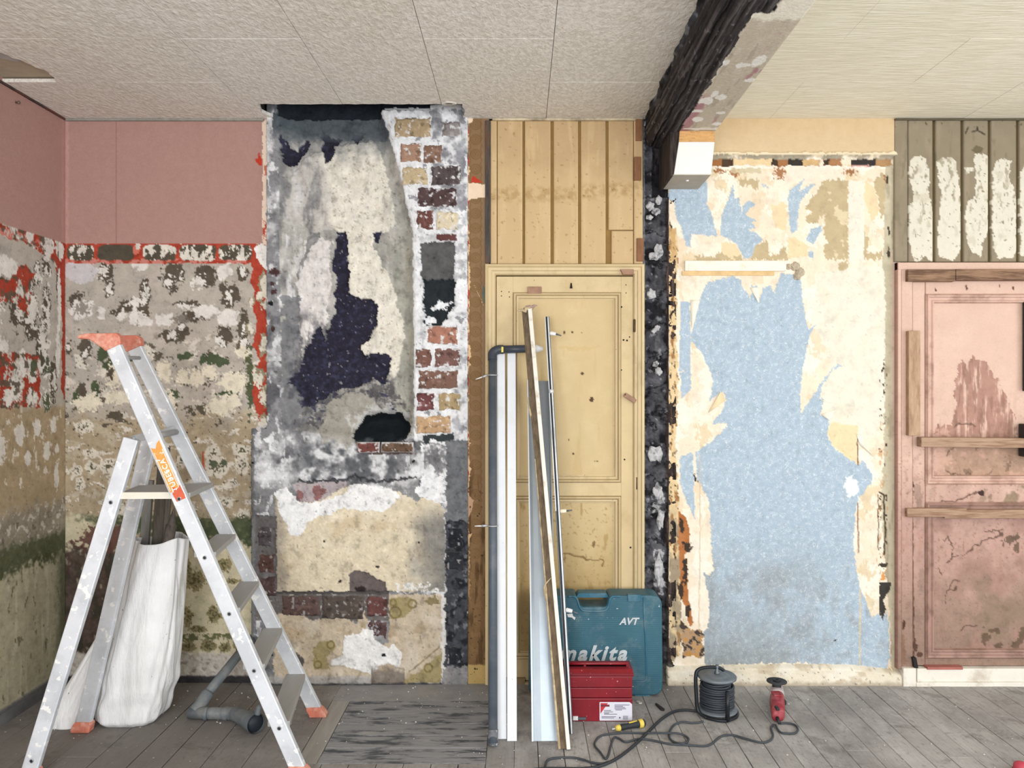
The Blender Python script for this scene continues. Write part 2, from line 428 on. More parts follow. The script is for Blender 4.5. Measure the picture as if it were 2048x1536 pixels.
# ---------------- alcove left of the chimney
def alcove():
    P = Paint(112, 545, 226, 1372, 2.0, 11, (183, 174, 163), 6)
    Z2 = lambda L: [(x/3.657, 420+y/3.657, a/3.657, b/3.657) for x, y, a, b in L]
    Z3 = lambda L: [(x/3.657, 840+y/3.657, a/3.657, b/3.657) for x, y, a, b in L]
    Z4 = lambda L: [(x/2.926, 1116+y/2.926, a/2.926, b/2.926) for x, y, a, b in L]
    low = ss(800, 860, P.V+30*P.n1)
    P.put(low, (174, 157, 131), var=9)
    P.put(ss(0.25, 0.5, P.noise(40, 7))*low, (190, 178, 155), 0.8)
    P.put(ss(0.35, 0.6, P.noise(90, 9))*(1-low), (196, 184, 174), 0.7)
    # general chipping
    chip = ss(0.42, 0.5, P.noise(26, 21, 1.4, 1.0, 5, 0.68))*ss(655, 700, P.V)*(P.V < 860)
    P.put(chip, (96, 88, 74), dh=-0.0006)
    chip2 = ss(0.36, 0.44, P.noise(30, 25, 1.5, 1.0, 5, 0.72))*ss(650, 690, P.V)*(P.V < 1050)
    P.put(chip2, (222, 213, 200), dh=-0.001)
    fine = ss(0.62, 0.7, P.noise(9, 33))*ss(620, 680, P.V)*(P.V < 1060)
    P.put(fine, (88, 80, 66))
    # named spots
    for e in Z2([(775, 450, 60, 80), (800, 580, 40, 55), (1060, 610, 45, 105), (1245, 480, 65, 110), (1320, 470, 28, 80), (1505, 480, 85, 80), (1770, 460, 45, 55),
                 (960, 700, 100, 55), (1050, 760, 60, 60), (870, 750, 60, 40), (1390, 690, 90, 30), (1430, 770, 90, 45), (1250, 920, 80, 50), (1330, 880, 45, 55),
                 (620, 1010, 40, 80), (570, 680, 70, 70), (1680, 620, 70, 90), (500, 1020, 20, 40), (1640, 920, 60, 70), (1780, 860, 40, 120), (1780, 1000, 50, 60)]):
        flakes(P, e, (92, 82, 70), k=-6 if e[3] > 18 else -2)
    P.put(P.ell(590/3.657, 420+450/3.657, 32, 24, er=0.3), (205, 200, 201), dh=0.0006)
    P.put(P.ells(Z2([(600, 720, 85, 80), (740, 750, 32, 45), (975, 770, 35, 60), (1060, 810, 60, 35), (1200, 800, 70, 40), (1500, 740, 110, 48), (1670, 790, 80, 60), (1025, 410, 58, 35), (1640, 450, 55, 60)]), er=0.5), (226, 219, 213), dh=-0.0008)
    P.put(P.ells(Z2([(600, 720, 50, 50), (1330, 800, 60, 30)]), er=0.9, n=P.n3), (120, 110, 100), 0.7)
    P.put(P.ells(Z2([(1540, 1090, 85, 40), (1350, 1070, 45, 30), (750, 1060, 45, 60), (790, 1130, 40, 40), (960, 1080, 30, 30), (695, 1320, 28, 75), (1280, 1350, 45, 30), (1680, 1340, 80, 26), (1830, 1280, 28, 190), (1600, 1110, 60, 30), (560, 1370, 40, 60)]), er=0.6), (78, 88, 64), dh=-0.0006)
    P.put(P.ells(Z2([(1440, 1230, 50, 60), (1340, 1220, 45, 60), (1700, 1260, 110, 70), (1200, 1180, 55, 80), (830, 1220, 55, 80), (640, 1400, 100, 70), (880, 1370, 110, 50), (1600, 1440, 100, 60), (1210, 1420, 70, 90), (1690, 1400, 60, 60), (1530, 1190, 50, 55), (1780, 1040, 55, 40)]), er=0.75, n=P.n2*0.6+P.n3*0.5), (228, 217, 196), dh=-0.001)
    P.put(P.ells(Z2([(830, 1500, 50, 30), (600, 1320, 35, 50), (800, 1200, 30, 40)]), er=0.6), (90, 80, 68))
    # tan zone with white filler dabs
    wh = Z3([(670, 345, 48, 45), (785, 335, 62, 62), (555, 370, 45, 45), (585, 470, 36, 50), (1585, 345, 95, 75), (1770, 330, 50, 62), (1760, 220, 75, 42), (1700, 460, 42, 28), (650, 240, 60, 28), (1560, 240, 60, 62), (610, 50, 75, 50), (820, 460, 32, 42), (1330, 300, 40, 40), (1650, 600, 60, 40), (780, 600, 55, 25), (1780, 700, 50, 50)])
    P.put(P.ells(wh, er=0.4), (218, 208, 193), dh=0.0008)
    P.put(P.ells(wh, er=1.0, n=P.n3-0.75), (98, 92, 72))
    P.put(P.ells(Z3([(1560, 320, 30, 25), (1640, 310, 30, 25)]), er=0.5), (92, 98, 78))
    P.put(P.ell(320, 988, 210, 7, er=0.9, n=P.n2), (190, 178, 160), 0.8)
    P.put(P.line([(405, 905), (408, 955)], 1.6), (190, 85, 60)); P.put(P.line([(386, 900), (388, 930)], 1.0), (190, 95, 70))
    P.put(ss(0.45, 0.6, P.noise(18, 41))*ss(985, 1005, P.V)*(P.V < 1040), (165, 150, 130))
    # green band
    g = ss(1030, 1040, P.V+14*P.n2+8*P.n1)*ss(1112, 1096, P.V+14*P.n2)
    P.put(g, (80, 88, 64), var=12, dh=-0.0005)
    P.put(g*ss(0.4, 0.6, P.n2), (110, 105, 78), 0.7)
    # old dotted paper at the foot
    foot = ss(1080, 1098, P.V+16*P.n2+0.25*np.maximum(0, 380-P.U))
    P.put(foot, (203, 192, 163), var=8, dh=-0.0008)
    spots = Z3([(1420, 1170, 75, 70), (1640, 1060, 52, 50), (1700, 1180, 55, 20), (1560, 1420, 52, 60), (1375, 1080, 25, 70), (1760, 1300, 40, 40)])+Z4([(1245, 340, 32, 50), (1155, 420, 50, 22), (1095, 520, 40, 40), (1215, 515, 48, 35), (1310, 525, 32, 38), (1100, 350, 28, 55), (1400, 500, 40, 30), (1090, 600, 40, 22), (1300, 600, 30, 22)])
    P.put(P.ells(spots, er=0.5), (132, 120, 84), 0.85)
    P.put(P.ells(spots, er=1.2, n=P.n3-0.55), (92, 86, 58))
    P.put(P.rect(350, 1268, 505, 1282, 3)*ss(-0.3, 0.1, P.n2), (100, 100, 68))
    # damp dark corner
    damp = ss(1085, 1105, P.V+18*P.n2)*ss(300, 262, P.U+20*P.n1)
    P.put(damp, (84, 70, 62), var=16); P.put(damp*ss(0.1, 0.5, P.noise(34, 51, 1, 1.6)), (62, 58, 48)); P.put(damp*ss(0.45, 0.62, P.noise(22, 53, 1, 2)), (150, 138, 118), 0.8)
    P.put(P.ell(215, 1078, 60, 26, er=0.5), (95, 62, 56), 0.85)
    # crumbling foot of the wall
    ft = ss(1302, 1312, P.V+8*P.n2); P.put(ft, (196, 187, 177), var=14, dh=0.004); P.put(ft*ss(0.2, 0.6, P.noise(14, 61)), (140, 130, 122), 0.8)
    P.put(ss(1349, 1354, P.V+3*P.n2), (58, 56, 58)); P.h += ft*0.004*P.n2
    # red dado line under the pink paper
    red = P.poly([(112, 486), (540, 486), (540, 860), (520, 845), (505, 800), (505, 740), (520, 720), (505, 690), (515, 640), (505, 620), (508, 580), (498, 560), (506, 540), (500, 526), (112, 527)], 3)
    P.put(red, (176, 68, 50), var=10)
    P.put(P.rect(112, 517, 500, 527, 4)*ss(-0.2, 0.2, P.n2), (202, 128, 116))
    for a, b, kk in ((133, 187, 0), (195, 266, -9), (285, 352, 3), (358, 432, 4), (437, 503, 1)):
        cxx = (a+b)/2; rr = ((np.abs(P.U+2*P.wx-cxx)/((b-a)/2))**4+(np.abs(P.V+2*P.wy-505)/16)**4); m1 = ss(1.1, 0.9, rr+0.25*P.n2); P.put(m1, (86, 79, 66), dh=-0.0006)
        if kk > -5: P.put(m1*ss(0.12-kk*0.06, 0.2-kk*0.06, P.noise(20, 71, 0.7, 1.4, 5, 0.7)), (226, 218, 206))
    P.put(P.ell(272, 500, 8, 10), (214, 120, 100)); P.put(P.ell(275, 490, 5, 8), (226, 218, 210))
    P.put(P.poly([(508, 492), (520, 486), (540, 486), (540, 545), (526, 535), (512, 515)], 3), (240, 236, 231), dh=0.001)
    for e in ((526, 570, 9, 28), (518, 595, 8, 8), (528, 610, 9, 10), (528, 690, 9, 24), (505, 600, 6, 10), (522, 755, 8, 15), (528, 795, 9, 22), (512, 745, 6, 14), (530, 840, 10, 12), (498, 660, 8, 12)):
        flakes(P, e, (150, 140, 116), (222, 214, 198), 2)
    P.put(P.rect(532, 560, 546, 850, 3)*ss(0.1, 0.25, P.n2), (196, 184, 160))
    P.put(P.rect(490, 690, 505, 790, 3)*ss(-0.1, 0.1, P.n2), (90, 92, 66))
    P.put(ss(846, 856, P.V+6*P.n2)*(P.U > 512), (205, 200, 198))
    # pink woven paper
    pk = (P.V < 487+1.5*P.n2).astype(float)
    P.put(pk, (178, 140, 131), var=3, dh=0.002)
    P.put(P.rect(231, 240, 233.5, 487, 0)*pk, (148, 104, 98), 0.6); P.put(P.rect(234, 240, 236, 487, 0)*pk, (182, 138, 130), 0.6)
    P.put(P.rect(112, 240, 136, 487, 1.0)*pk, (194, 152, 143), 0.7, dh=0.002)
    for e in ((519, 318, 4, 12), (514, 320, 4, 6)): P.put(P.ell(*e, er=0.4), (192, 62, 42))
    P.put(P.rect(525, 240, 548, 490, 2), (238, 216, 196), dh=0.001); P.put(P.rect(529, 330, 548, 350, 2), (198, 92, 70), 0.8); P.put(P.rect(526, 440, 540, 490, 2)*ss(0.0, 0.2, P.n2), (190, 66, 46))
    P.weather(0.10, 0.05, (P.V > 488))
    return paint_obj('alcove_plaster', P, M_flake, wall_back, 0.0, 0.14)
alcove()

# ---------------- left wall, the stretch next to the corner (u runs from the corner towards the camera)
def left_wall():
    P = Paint(0, 400, 226, 1372, 2.0, 23, (186, 177, 166), 6)
    tan = ss(800, 822, P.V+10*P.n1); P.put(tan, (172, 152, 122), var=10)
    for e in ((20, 560, 10, 50), (62, 620, 14, 50), (75, 700, 18, 60), (40, 760, 12, 40), (110, 640, 26, 50), (150, 640, 18, 30), (90, 560, 10, 26), (62, 545, 14, 18), (200, 600, 25, 40), (260, 680, 30, 50), (320, 620, 26, 60)):
        flakes(P, e, (92, 82, 70), (226, 219, 210), -3)
    red = np.maximum(P.poly([(0, 486), (0, 800), (14, 780), (10, 650), (20, 560), (40, 530), (120, 510), (400, 500), (400, 486)], 4), P.poly([(95, 560), (135, 548), (160, 575), (200, 590), (400, 590), (400, 640), (200, 625), (160, 620), (120, 640)], 6))
    red = np.maximum(red, P.rect(80, 712, 400, 812, 4)); P.put(red, (168, 66, 48), var=10)
    P.put(P.ell(150, 500, 60, 8, er=0.6), (205, 120, 108))
    P.put(P.ells([(55, 498, 22, 16), (18, 505, 12, 18), (110, 493, 12, 12), (135, 735, 20, 24), (105, 750, 14, 18), (150, 770, 18, 26), (110, 795, 14, 16), (195, 700, 26, 14), (170, 792, 14, 18), (20, 600, 6, 60), (24, 700, 7, 50), (60, 520, 12, 12), (230, 500, 30, 14), (300, 500, 24, 14), (240, 740, 24, 24), (320, 760, 30, 26), (190, 560, 40, 20)], er=0.4), (228, 221, 214), dh=-0.0008)
    wv = P.noise(30, 31, 0.9, 1.2, 5, 0.65); P.put(red*ss(0.12, 0.2, wv)*(P.U > 20), (196, 187, 176), dh=-0.0006); P.put(red*ss(0.34, 0.42, wv)*(P.U > 20), (226, 220, 212)); P.put(red*ss(0.2, 0.3, P.noise(20, 33))*(P.U > 20), (96, 86, 72), 0.9)
    P.put(P.ells([(60, 800, 14, 16), (100, 735, 8, 14), (60, 735, 10, 20)], er=0.6), (88, 94, 72))
    P.put(P.rect(48, 545, 80, 812, 5)*ss(0.3, 0.45, P.n2+0.2), (226, 219, 211)); 
    P.put(tan*ss(0.40, 0.5, P.noise(26, 3, 0.8, 1.3, 5, 0.65))*(P.V < 960), (218, 206, 190), dh=-0.0006)
    P.put(P.ells([(60, 898, 11, 18), (28, 895, 6, 9), (118, 907, 9, 16), (140, 860, 14, 20), (90, 850, 12, 16), (40, 850, 10, 16), (30, 950, 8, 30), (200, 880, 20, 30)], er=0.4), (220, 212, 202), dh=0.0006)
    g = ss(985, 1010, P.V+20*P.n2); P.put(g, (150, 140, 124), var=14); P.put(g*ss(0.2, 0.4, P.noise(16, 5)), (205, 196, 184), 0.9); P.put(g*ss(0.45, 0.6, P.noise(22, 6)), (112, 104, 92))
    gr = ss(1050, 1068, P.V+16*P.n2)*ss(1135, 1112, P.V+22*P.n2+10*P.n1); P.put(gr, (88, 90, 66), var=12)
    ol = ss(1098, 1122, P.V+22*P.n2+10*P.n1); P.put(ol, (172, 164, 138), var=8); P.put(ol*ss(0.1, 0.6, P.noise(26, 8, 0.5, 5)), (192, 184, 160), 0.7); P.put(ol*ss(0.55, 0.72, P.noise(22, 9, 0.8, 1.5)), (108, 104, 80), 0.9)
    P.put(ol*ss(40, 10, P.U+6*P.n2), (92, 92, 70), 0.8)
    P.put(ss(1335, 1341, P.V+2*P.n2), (104, 102, 102), dh=0.008); P.put(ss(1364, 1367, P.V), (52, 50, 50))
    pk = (P.V < 487+1.5*P.n2).astype(float); P.put(pk, (178, 140, 130), var=3, dh=0.002); P.put(P.rect(0, 240, 12, 487, 1.5), (188, 142, 134), 0.7, dh=0.001)
    P.weather(0.10, 0.05, (P.V > 488))
    return paint_obj('flaking_paint_sheet', P, M_flake, wall_left, 0.0, 0.03, 'left')
left_wall()
n = MB().lathe([(0.0, 0.02), (0.006, 0.019), (0.008, 0.014), (0.005, 0.01), (0.003, 0.0)], (LX+0.002, -0.385, 2.82-0.0-0.06), (1, 0, 0), 12).build('nail_head', mat_plain('tarnished_brass', (120, 105, 90), 0.5, 0.4), wall_left, True)

# ---------------- chimney breast
BRICKS = [ # u0,v0,u1,v1,rgb,proud
 (790, 238, 865, 279, (172, 150, 118)), (884, 246, 922, 276, (150, 142, 140)), (802, 289, 844, 328, (166, 132, 112)), (848, 292, 886, 330, (134, 104, 88)),
 (806, 336, 857, 373, (196, 176, 142)), (862, 333, 924, 374, (86, 76, 76)), (836, 377, 916, 417, (84, 66, 66)), (834, 423, 868, 462, (112, 74, 68)),
 (872, 424, 918, 462, (220, 206, 178)), (871, 468, 915, 484, (104, 66, 64)), (855, 652, 916, 690, (172, 122, 104)), (832, 697, 866, 736, (120, 86, 76)),
 (870, 697, 922, 735, (124, 92, 86)), (838, 740, 918, 778, (128, 98, 86)), (834, 785, 871, 822, (112, 70, 70)), (877, 785, 922, 822, (178, 156, 120)), (834, 830, 903, 867, (196, 162, 126)),
 (566, 1189, 642, 1230, (98, 78, 74)), (646, 1189, 730, 1236, (90, 80, 74)), (735, 1190, 777, 1231, (106, 70, 66)), (734, 1238, 777, 1277, (90, 68, 68)),
 (518, 1052, 546, 1093, (82, 74, 78)), (519, 1106, 553, 1146, (92, 66, 62)), (521, 1150, 555, 1190, (84, 66, 64)),
 (896, 1054, 927, 1094, (40, 42, 48)), (894, 1100, 929, 1140, (48, 50, 56)), (894, 1290, 926, 1326, (44, 46, 52)), (716, 884, 760, 905, (112, 66, 60)), (764, 884, 828, 904, (104, 82, 66))]
def chimney():
    P = Paint(500, 936, 195, 1376, 2.0, 37, (138, 138, 141), 14)
    # soot and lime wash in cloudy drifts
    n = P.noise(70, 2, 1, 1.2, 6, 0.62); n2 = P.noise(40, 4, 1, 1.1, 5, 0.6)
    P.put(ss(0.05, 0.5, n), (206, 205, 207), 0.9, 8); P.put(ss(0.45, 0.6, n2), (240, 240, 242), 0.9, 3); P.put(ss(-0.15, -0.6, n), (92, 92, 97), 0.9, 8)
    P.put(ss(0.35, 0.46, P.noise(22, 6, 0.8, 1.4)), (228, 228, 230), 0.8, 3)
    # flue: a shallow smooth channel in the upper part
    flue = [(562, 190), (757, 190), (768, 225), (802, 340), (829, 470), (831, 700), (830, 868), (700, 872), (590, 860), (566, 800), (561, 500)]
    fm = P.poly(flue, 2.0); fs = blur(fm, 7); P.h -= 0.055*fs*ss(0.3, 1.0, fs)
    P.put(fm, (176, 173, 166), var=10)
    P.put(fm*ss(0.2, 0.6, P.noise(60, 8, 0.8, 1.6)), (208, 202, 197), 0.8); P.put(fm*ss(0.2, 0.6, P.noise(70, 10, 0.7, 1.8)), (150, 148, 142), 0.8)
    P.put(fm*ss(770, 800, P.U+14*P.n1)*ss(440, 520, P.V), (172, 170, 158), 0.9)
    # lumps of render on the flue wall
    lump = P.noise(44, 12, 1, 1.1, 3, 0.5); P.h += fm*0.010*lump*ss(900, 300, P.V)
    cream = P.poly([(600, 322), (630, 300), (655, 300), (662, 288), (690, 286), (720, 282), (742, 274), (758, 295), (772, 345), (784, 395), (787, 448), (772, 462), (748, 468), (742, 490), (752, 500), (765, 530), (782, 565), (796, 612), (806, 650), (804, 690), (796, 738), (784, 762), (772, 745), (748, 720), (722, 712), (722, 690), (738, 672), (750, 652), (752, 620), (744, 600), (718, 596), (700, 590), (692, 560), (694, 520), (690, 470), (664, 456), (642, 456), (626, 470), (612, 448), (580, 452), (566, 440), (564, 400), (578, 352)], 5)
    P.put(cream, (230, 224, 211), var=6, dh=0.008); P.put(cream*ss(0.52, 0.66, P.noise(14, 14, 1, 1, 5, 0.75)), (170, 158, 140), 0.75); P.put(cream*ss(0.2, 0.7, P.noise(46, 15)), (214, 206, 192), 0.7)
    P.put(cream*ss(668, 632, P.U+16*P.n1), (190, 185, 181), 0.85, 8)
    smoke = P.noise(46, 61, 0.7, 1.7, 5, 0.6)
    P.put(fm*ss(0.0, 0.55, smoke)*ss(690, 600, P.U+20*P.n1), (124, 124, 126), 0.85, 8); P.put(fm*ss(-0.1, -0.6, smoke)*ss(680, 590, P.U+20*P.n1), (214, 211, 211), 0.85, 6)
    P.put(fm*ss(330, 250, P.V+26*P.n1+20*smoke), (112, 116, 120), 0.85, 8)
    P.put(fm*ss(760, 800, P.U+10*P.n1+0.12*(P.V-400))*ss(0.1, 0.6, P.noise(60, 63, 0.6, 2))*ss(300, 420, P.V), (146, 145, 139), 0.7)
    drape = P.poly([(604, 480), (640, 470), (660, 480), (655, 530), (662, 560), (650, 600), (655, 640), (640, 660), (612, 690), (590, 700), (584, 680), (600, 650), (596, 600), (590, 560), (600, 520)], 6)
    P.put(drape, (222, 216, 213), var=8, dh=0.006); P.h += drape*0.006*P.noise(20, 16, 1, 3)
    P.put(P.poly([(608, 500), (612, 470), (636, 462), (640, 474), (620, 490), (604, 530), (592, 560), (588, 550)], 3), (128, 128, 128), 0.8)
    P.put(P.rect(560, 470, 600, 700, 8)*ss(0.0, 0.4, P.noise(30, 65, 0.6, 3)), (226, 224, 226), 0.85); P.put(P.rect(564, 590, 596, 860, 8), (124, 124, 127), 0.85, 10)
    sm1 = P.noise(38, 71, 0.8, 1.3, 5, 0.62)
    P.put(ss(-0.25, 0.3, sm1)*ss(560, 590, P.U+10*P.n1)*ss(690, 650, P.U+14*P.n1)*ss(600, 690, P.V+20*P.n1)*ss(880, 830, P.V), (84, 84, 90), 0.85, 12)
    P.put(ss(-0.1, 0.4, sm1)*ss(700, 740, P.U)*ss(842, 800, P.U)*ss(740, 780, P.V+12*P.n1)*ss(850, 820, P.V), (88, 84, 88), 0.85, 10)
    # soot-blue holes where the render has fallen
    navy = (42, 40, 54)
    holes = [[(563, 270), (575, 286), (590, 302), (598, 288), (606, 279), (620, 283), (602, 312), (578, 332), (566, 322)], [(640, 254), (660, 272), (684, 276), (668, 288), (658, 318), (648, 321), (642, 300)], [(704, 262), (724, 268), (710, 286), (700, 276)], [(741, 462), (764, 462), (752, 485), (744, 480)],
             [(670, 462), (690, 458), (692, 500), (690, 512), (697, 545), (695, 582), (718, 597), (746, 600), (756, 612), (752, 640), (740, 660), (735, 682), (721, 690), (725, 710), (745, 706), (762, 704), (778, 712), (777, 742), (768, 768), (745, 758), (720, 772), (690, 778), (664, 782), (640, 800), (622, 812), (600, 816), (598, 792), (590, 777), (574, 766), (582, 750), (596, 742), (600, 712), (606, 690), (620, 682), (624, 662), (634, 652), (642, 660), (644, 684), (660, 640), (668, 620), (666, 590), (672, 560), (664, 540), (660, 520), (664, 500)]]
    hm = np.zeros_like(P.U)
    for h in holes: hm = np.maximum(hm, P.poly(h, 5))
    P.put(hm, navy, var=5, dh=-0.010); P.put(hm*ss(0.1, 0.5, P.noise(11, 18)), (56, 58, 84), 0.8, 4); P.put(hm*ss(0.60, 0.72, P.noise(12, 19, 1, 1, 4, 0.7)), (176, 172, 180), 0.7)
    grimy = P.poly([(580, 740), (640, 690), (680, 700), (780, 760), (800, 800), (790, 830), (740, 790), (690, 790), (650, 830), (640, 860), (610, 850), (596, 810)], 8)
    P.put(grimy*(1-hm)*ss(-0.3, 0.3, P.n2), (84, 82, 84), 0.8, 10); P.put(grimy*ss(0.35, 0.5, P.noise(14, 20)), (58, 58, 80), 0.8)
    P.put(P.poly([(640, 860), (650, 810), (690, 785), (725, 785), (745, 800), (735, 830), (720, 860), (700, 900), (650, 905)], 4), (166, 161, 151), 0.9, 8, 0.006)
    # soot band under the ceiling and the shadowed slot above it
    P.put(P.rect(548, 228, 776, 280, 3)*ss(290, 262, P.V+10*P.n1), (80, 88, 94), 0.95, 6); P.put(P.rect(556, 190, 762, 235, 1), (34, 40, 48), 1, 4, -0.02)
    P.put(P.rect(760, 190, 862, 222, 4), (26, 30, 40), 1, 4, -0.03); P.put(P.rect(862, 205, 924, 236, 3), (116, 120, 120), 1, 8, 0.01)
    # limewashed brick pier on the right
    pier = P.poly([(768, 215), (936, 215), (936, 895), (830, 880), (833, 470), (804, 335)], 2)
    P.put(pier, (232, 233, 236), var=6, dh=0.0); P.put(pier*ss(0.25, 0.6, P.noise(30, 22)), (196, 197, 202), 0.8); P.put(pier*ss(0.5, 0.62, P.noise(24, 24)), (110, 110, 116), 0.7)
    P.put(P.rect(862, 225, 932, 425, 8)*ss(-0.3, 0.3, P.noise(34, 26)), (122, 122, 128), 0.85, 12); P.put(P.rect(905, 225, 936, 900, 5)*ss(0.0, 0.4, P.noise(26, 67)), (160, 160, 165), 0.7)
    P.put(P.line([(766, 222), (802, 338), (830, 470), (833, 880)], 3.5, 3), (242, 243, 246))
    P.put(P.poly([(843, 486), (910, 484), (910, 520), (908, 570), (846, 566), (842, 520)], 4), (92, 92, 92), 1, 8, -0.006)
    P.put(P.poly([(846, 560), (909, 560), (910, 610), (900, 622), (892, 640), (876, 658), (850, 650), (848, 600)], 5), (40, 46, 50), 1, 6, -0.02)
    P.put(P.ells([(885, 610, 14, 9), (860, 641, 10, 8), (868, 618, 8, 5)], er=0.6), (232, 234, 236))
    P.put(P.poly([(846, 872), (908, 866), (906, 880), (880, 884), (862, 876), (850, 890)], 4), (58, 64, 66))
    # smoke hole
    sm = P.poly([(706, 868), (716, 850), (735, 830), (760, 826), (800, 828), (818, 846), (822, 862), (812, 880), (780, 890), (740, 888), (712, 882)], 4)
    P.put(P.ell(768, 850, 66, 36, er=0.5)*(1-sm), (196, 196, 194), 0.8); sb = blur(sm, 4); P.h -= 0.07*sb*sb; P.put(sm, (20, 27, 32), 1, 3)
    P.put(P.rect(712, 882, 832, 908, 3)*(1-sm), (84, 70, 66), 1, 6, -0.006)
    # middle: soot clouds
    mid = ss(868, 900, P.V+16*P.n1)*ss(985, 960, P.V+12*P.n1)*(P.U < 850)
    P.put(mid*ss(-0.1, 0.4, P.noise(46, 28)), (232, 232, 234), 0.9); P.put(mid*ss(-0.15, 0.35, P.noise(50, 30))*ss(540, 640, P.U), (90, 92, 96), 0.92, 12)
    P.put(P.rect(845, 886, 893, 985, 8)*ss(-0.4, 0.1, P.n1+P.n2*0.4), (240, 240, 242)); P.put(P.rect(893, 880, 940, 1060, 5), (112, 114, 118), 0.9, 14); P.put(P.rect(866, 890, 910, 960, 8)*ss(0.2, 0.6, P.n1), (124, 124, 128), 0.7)
    P.put(P.line([(600, 962), (690, 960), (705, 952), (750, 963), (830, 955)], 2.5, 6), (60, 60, 64), 0.9, dh=-0.006)
    P.put(P.poly([(585, 966), (695, 962), (690, 984), (640, 1004), (605, 1000)], 4), (178, 166, 168), 0.9, 12, -0.003); P.put(P.ells([(640, 985, 14, 12), (605, 990, 8, 12)], er=0.8), (132, 84, 82), 0.8)
    # cream panel of the old fireplace
    pan = P.poly([(552, 985), (600, 1000), (640, 1004), (700, 968), (790, 978), (835, 1000), (868, 985), (890, 1020), (890, 1180), (555, 1180)], 4)
    P.put(pan, (224, 210, 184), var=7, dh=0.004); P.put(pan*ss(0.1, 0.6, P.noise(80, 32)), (232, 222, 200), 0.8); P.put(pan*ss(0.3, 0.7, P.noise(60, 34)), (206, 186, 154), 0.6)
    P.put(pan*ss(795, 880, P.U+26*P.n1)*ss(1000, 1050, P.V), (134, 131, 127), 0.92, 8); P.put(pan*ss(585, 556, P.U+16*P.n1), (150, 142, 130), 0.7)
    wp = P.poly([(552, 985), (576, 972), (598, 1000), (640, 1006), (690, 985), (702, 964), (760, 972), (790, 978), (802, 994), (770, 1022), (690, 1016), (650, 1030), (620, 1042), (604, 1072), (584, 1066), (566, 1030)], 5)
    P.put(wp, (244, 243, 243), 1, 3, 0.002); P.put(P.poly([(826, 984), (850, 960), (890, 950), (894, 1005), (860, 1000)], 5), (242, 242, 244))
    P.put(P.poly([(699, 1146), (714, 1139), (740, 1142), (756, 1156), (772, 1163), (776, 1184), (700, 1184)], 2.5), (108, 98, 96), 1, 5, -0.006); P.put(P.ell(722, 1176, 10, 5), (48, 40, 40)); P.put(P.ells([(682, 1160, 4, 3), (756, 1131, 3, 2), (650, 1081, 2, 2), (840, 1084, 2, 2)], er=0.2), (60, 52, 50))
    # brick course and lower panel
    P.put(P.rect(512, 1182, 780, 1240, 3), (112, 106, 104), 1, 14, -0.006); P.put(P.rect(512, 1182, 780, 1240, 3)*ss(0.35, 0.5, P.noise(13, 36)), (196, 192, 190), 0.8)
    P.put(P.rect(790, 1164, 880, 1184, 4)*ss(-0.1, 0.2, P.n2), (238, 236, 233)); P.put(P.rect(545, 1180, 780, 1187, 2), (88, 84, 82))
    low = P.poly([(546, 1226), (600, 1222), (620, 1238), (690, 1232), (715, 1245), (728, 1216), (736, 1240), (734, 1284), (778, 1284), (780, 1186), (890, 1186), (892, 1362), (552, 1362)], 4)
    P.put(low, (200, 184, 162), var=9, dh=0.003); P.put(low*ss(0.15, 0.6, P.noise(50, 38)), (214, 202, 184), 0.8); P.put(low*ss(0.3, 0.6, P.noise(40, 40)), (176, 156, 128), 0.7)
    oli = np.maximum.reduce([P.poly([(782, 1192), (828, 1192), (826, 1215), (806, 1232), (784, 1236)], 3), P.poly([(640, 1280), (668, 1276), (676, 1290), (656, 1310), (660, 1335), (632, 1336), (628, 1300)], 3), P.poly([(884, 1300), (888, 1360), (800, 1362), (840, 1340)], 3)])
    P.put(oli, (164, 150, 108), 0.95, 5)
    for cx, cy, r in ((792, 1222, 11), (826, 1205, 8), (788, 1202, 6), (664, 1286, 7), (638, 1326, 7), (858, 1332, 8)):
        rr = np.hypot(P.U-cx, P.V-cy); P.put(ss(2.4, 0.8, np.abs(rr-r)), (122, 108, 66), 0.8)
    whp = P.poly([(690, 1268), (722, 1264), (730, 1254), (748, 1256), (752, 1276), (775, 1292), (790, 1284), (806, 1306), (800, 1330), (776, 1322), (762, 1328), (745, 1345), (716, 1336), (690, 1326), (664, 1326), (668, 1316), (688, 1306)], 4)
    P.put(whp, (240, 238, 236), 1, 3, 0.003)
    P.put(P.line([(820, 1340), (882, 1290)], 1.2), (120, 100, 70), 0.7); P.put(P.ell(868, 1200, 14, 9, er=0.9), (120, 106, 70), 0.8)
    P.put(ss(1326, 1340, P.V+10*P.n2)*(P.U > 745)*(P.U < 812), (124, 114, 106), 0.9, 14, 0.004)
    P.put(ss(1344, 1350, P.V+5*P.n2)*(P.U < 746), (176, 172, 168), 0.95, 16, 0.012); P.put(ss(1360, 1364, P.V+3*P.n2), (66, 66, 68), 0.9)
    P.put(P.ell(596, 1322, 13, 17, er=0.3), (92, 86, 82))
    P.put(P.rect(884, 1184, 898, 1364, 4), (226, 224, 222), 0.9, 8, 0.003)
    # charred strips at both edges
    P.put(P.rect(892, 1040, 940, 1340, 5), (70, 72, 78), 1, 14, -0.004); P.put(P.rect(892, 1040, 940, 1340, 5)*ss(0.05, 0.35, P.noise(24, 42)), (36, 38, 44), 0.95, 4); P.put(P.rect(892, 1040, 940, 1340, 5)*ss(0.45, 0.55, P.noise(20, 44)), (128, 130, 134), 0.8)
    P.put(P.rect(886, 1330, 940, 1376, 6), (140, 138, 138), 0.9, 14)
    P.put(P.rect(500, 870, 512, 1360, 3), (110, 112, 114), 0.8); P.put(P.rect(512, 1030, 556, 1200, 4), (104, 100, 100), 0.9, 12, -0.004)
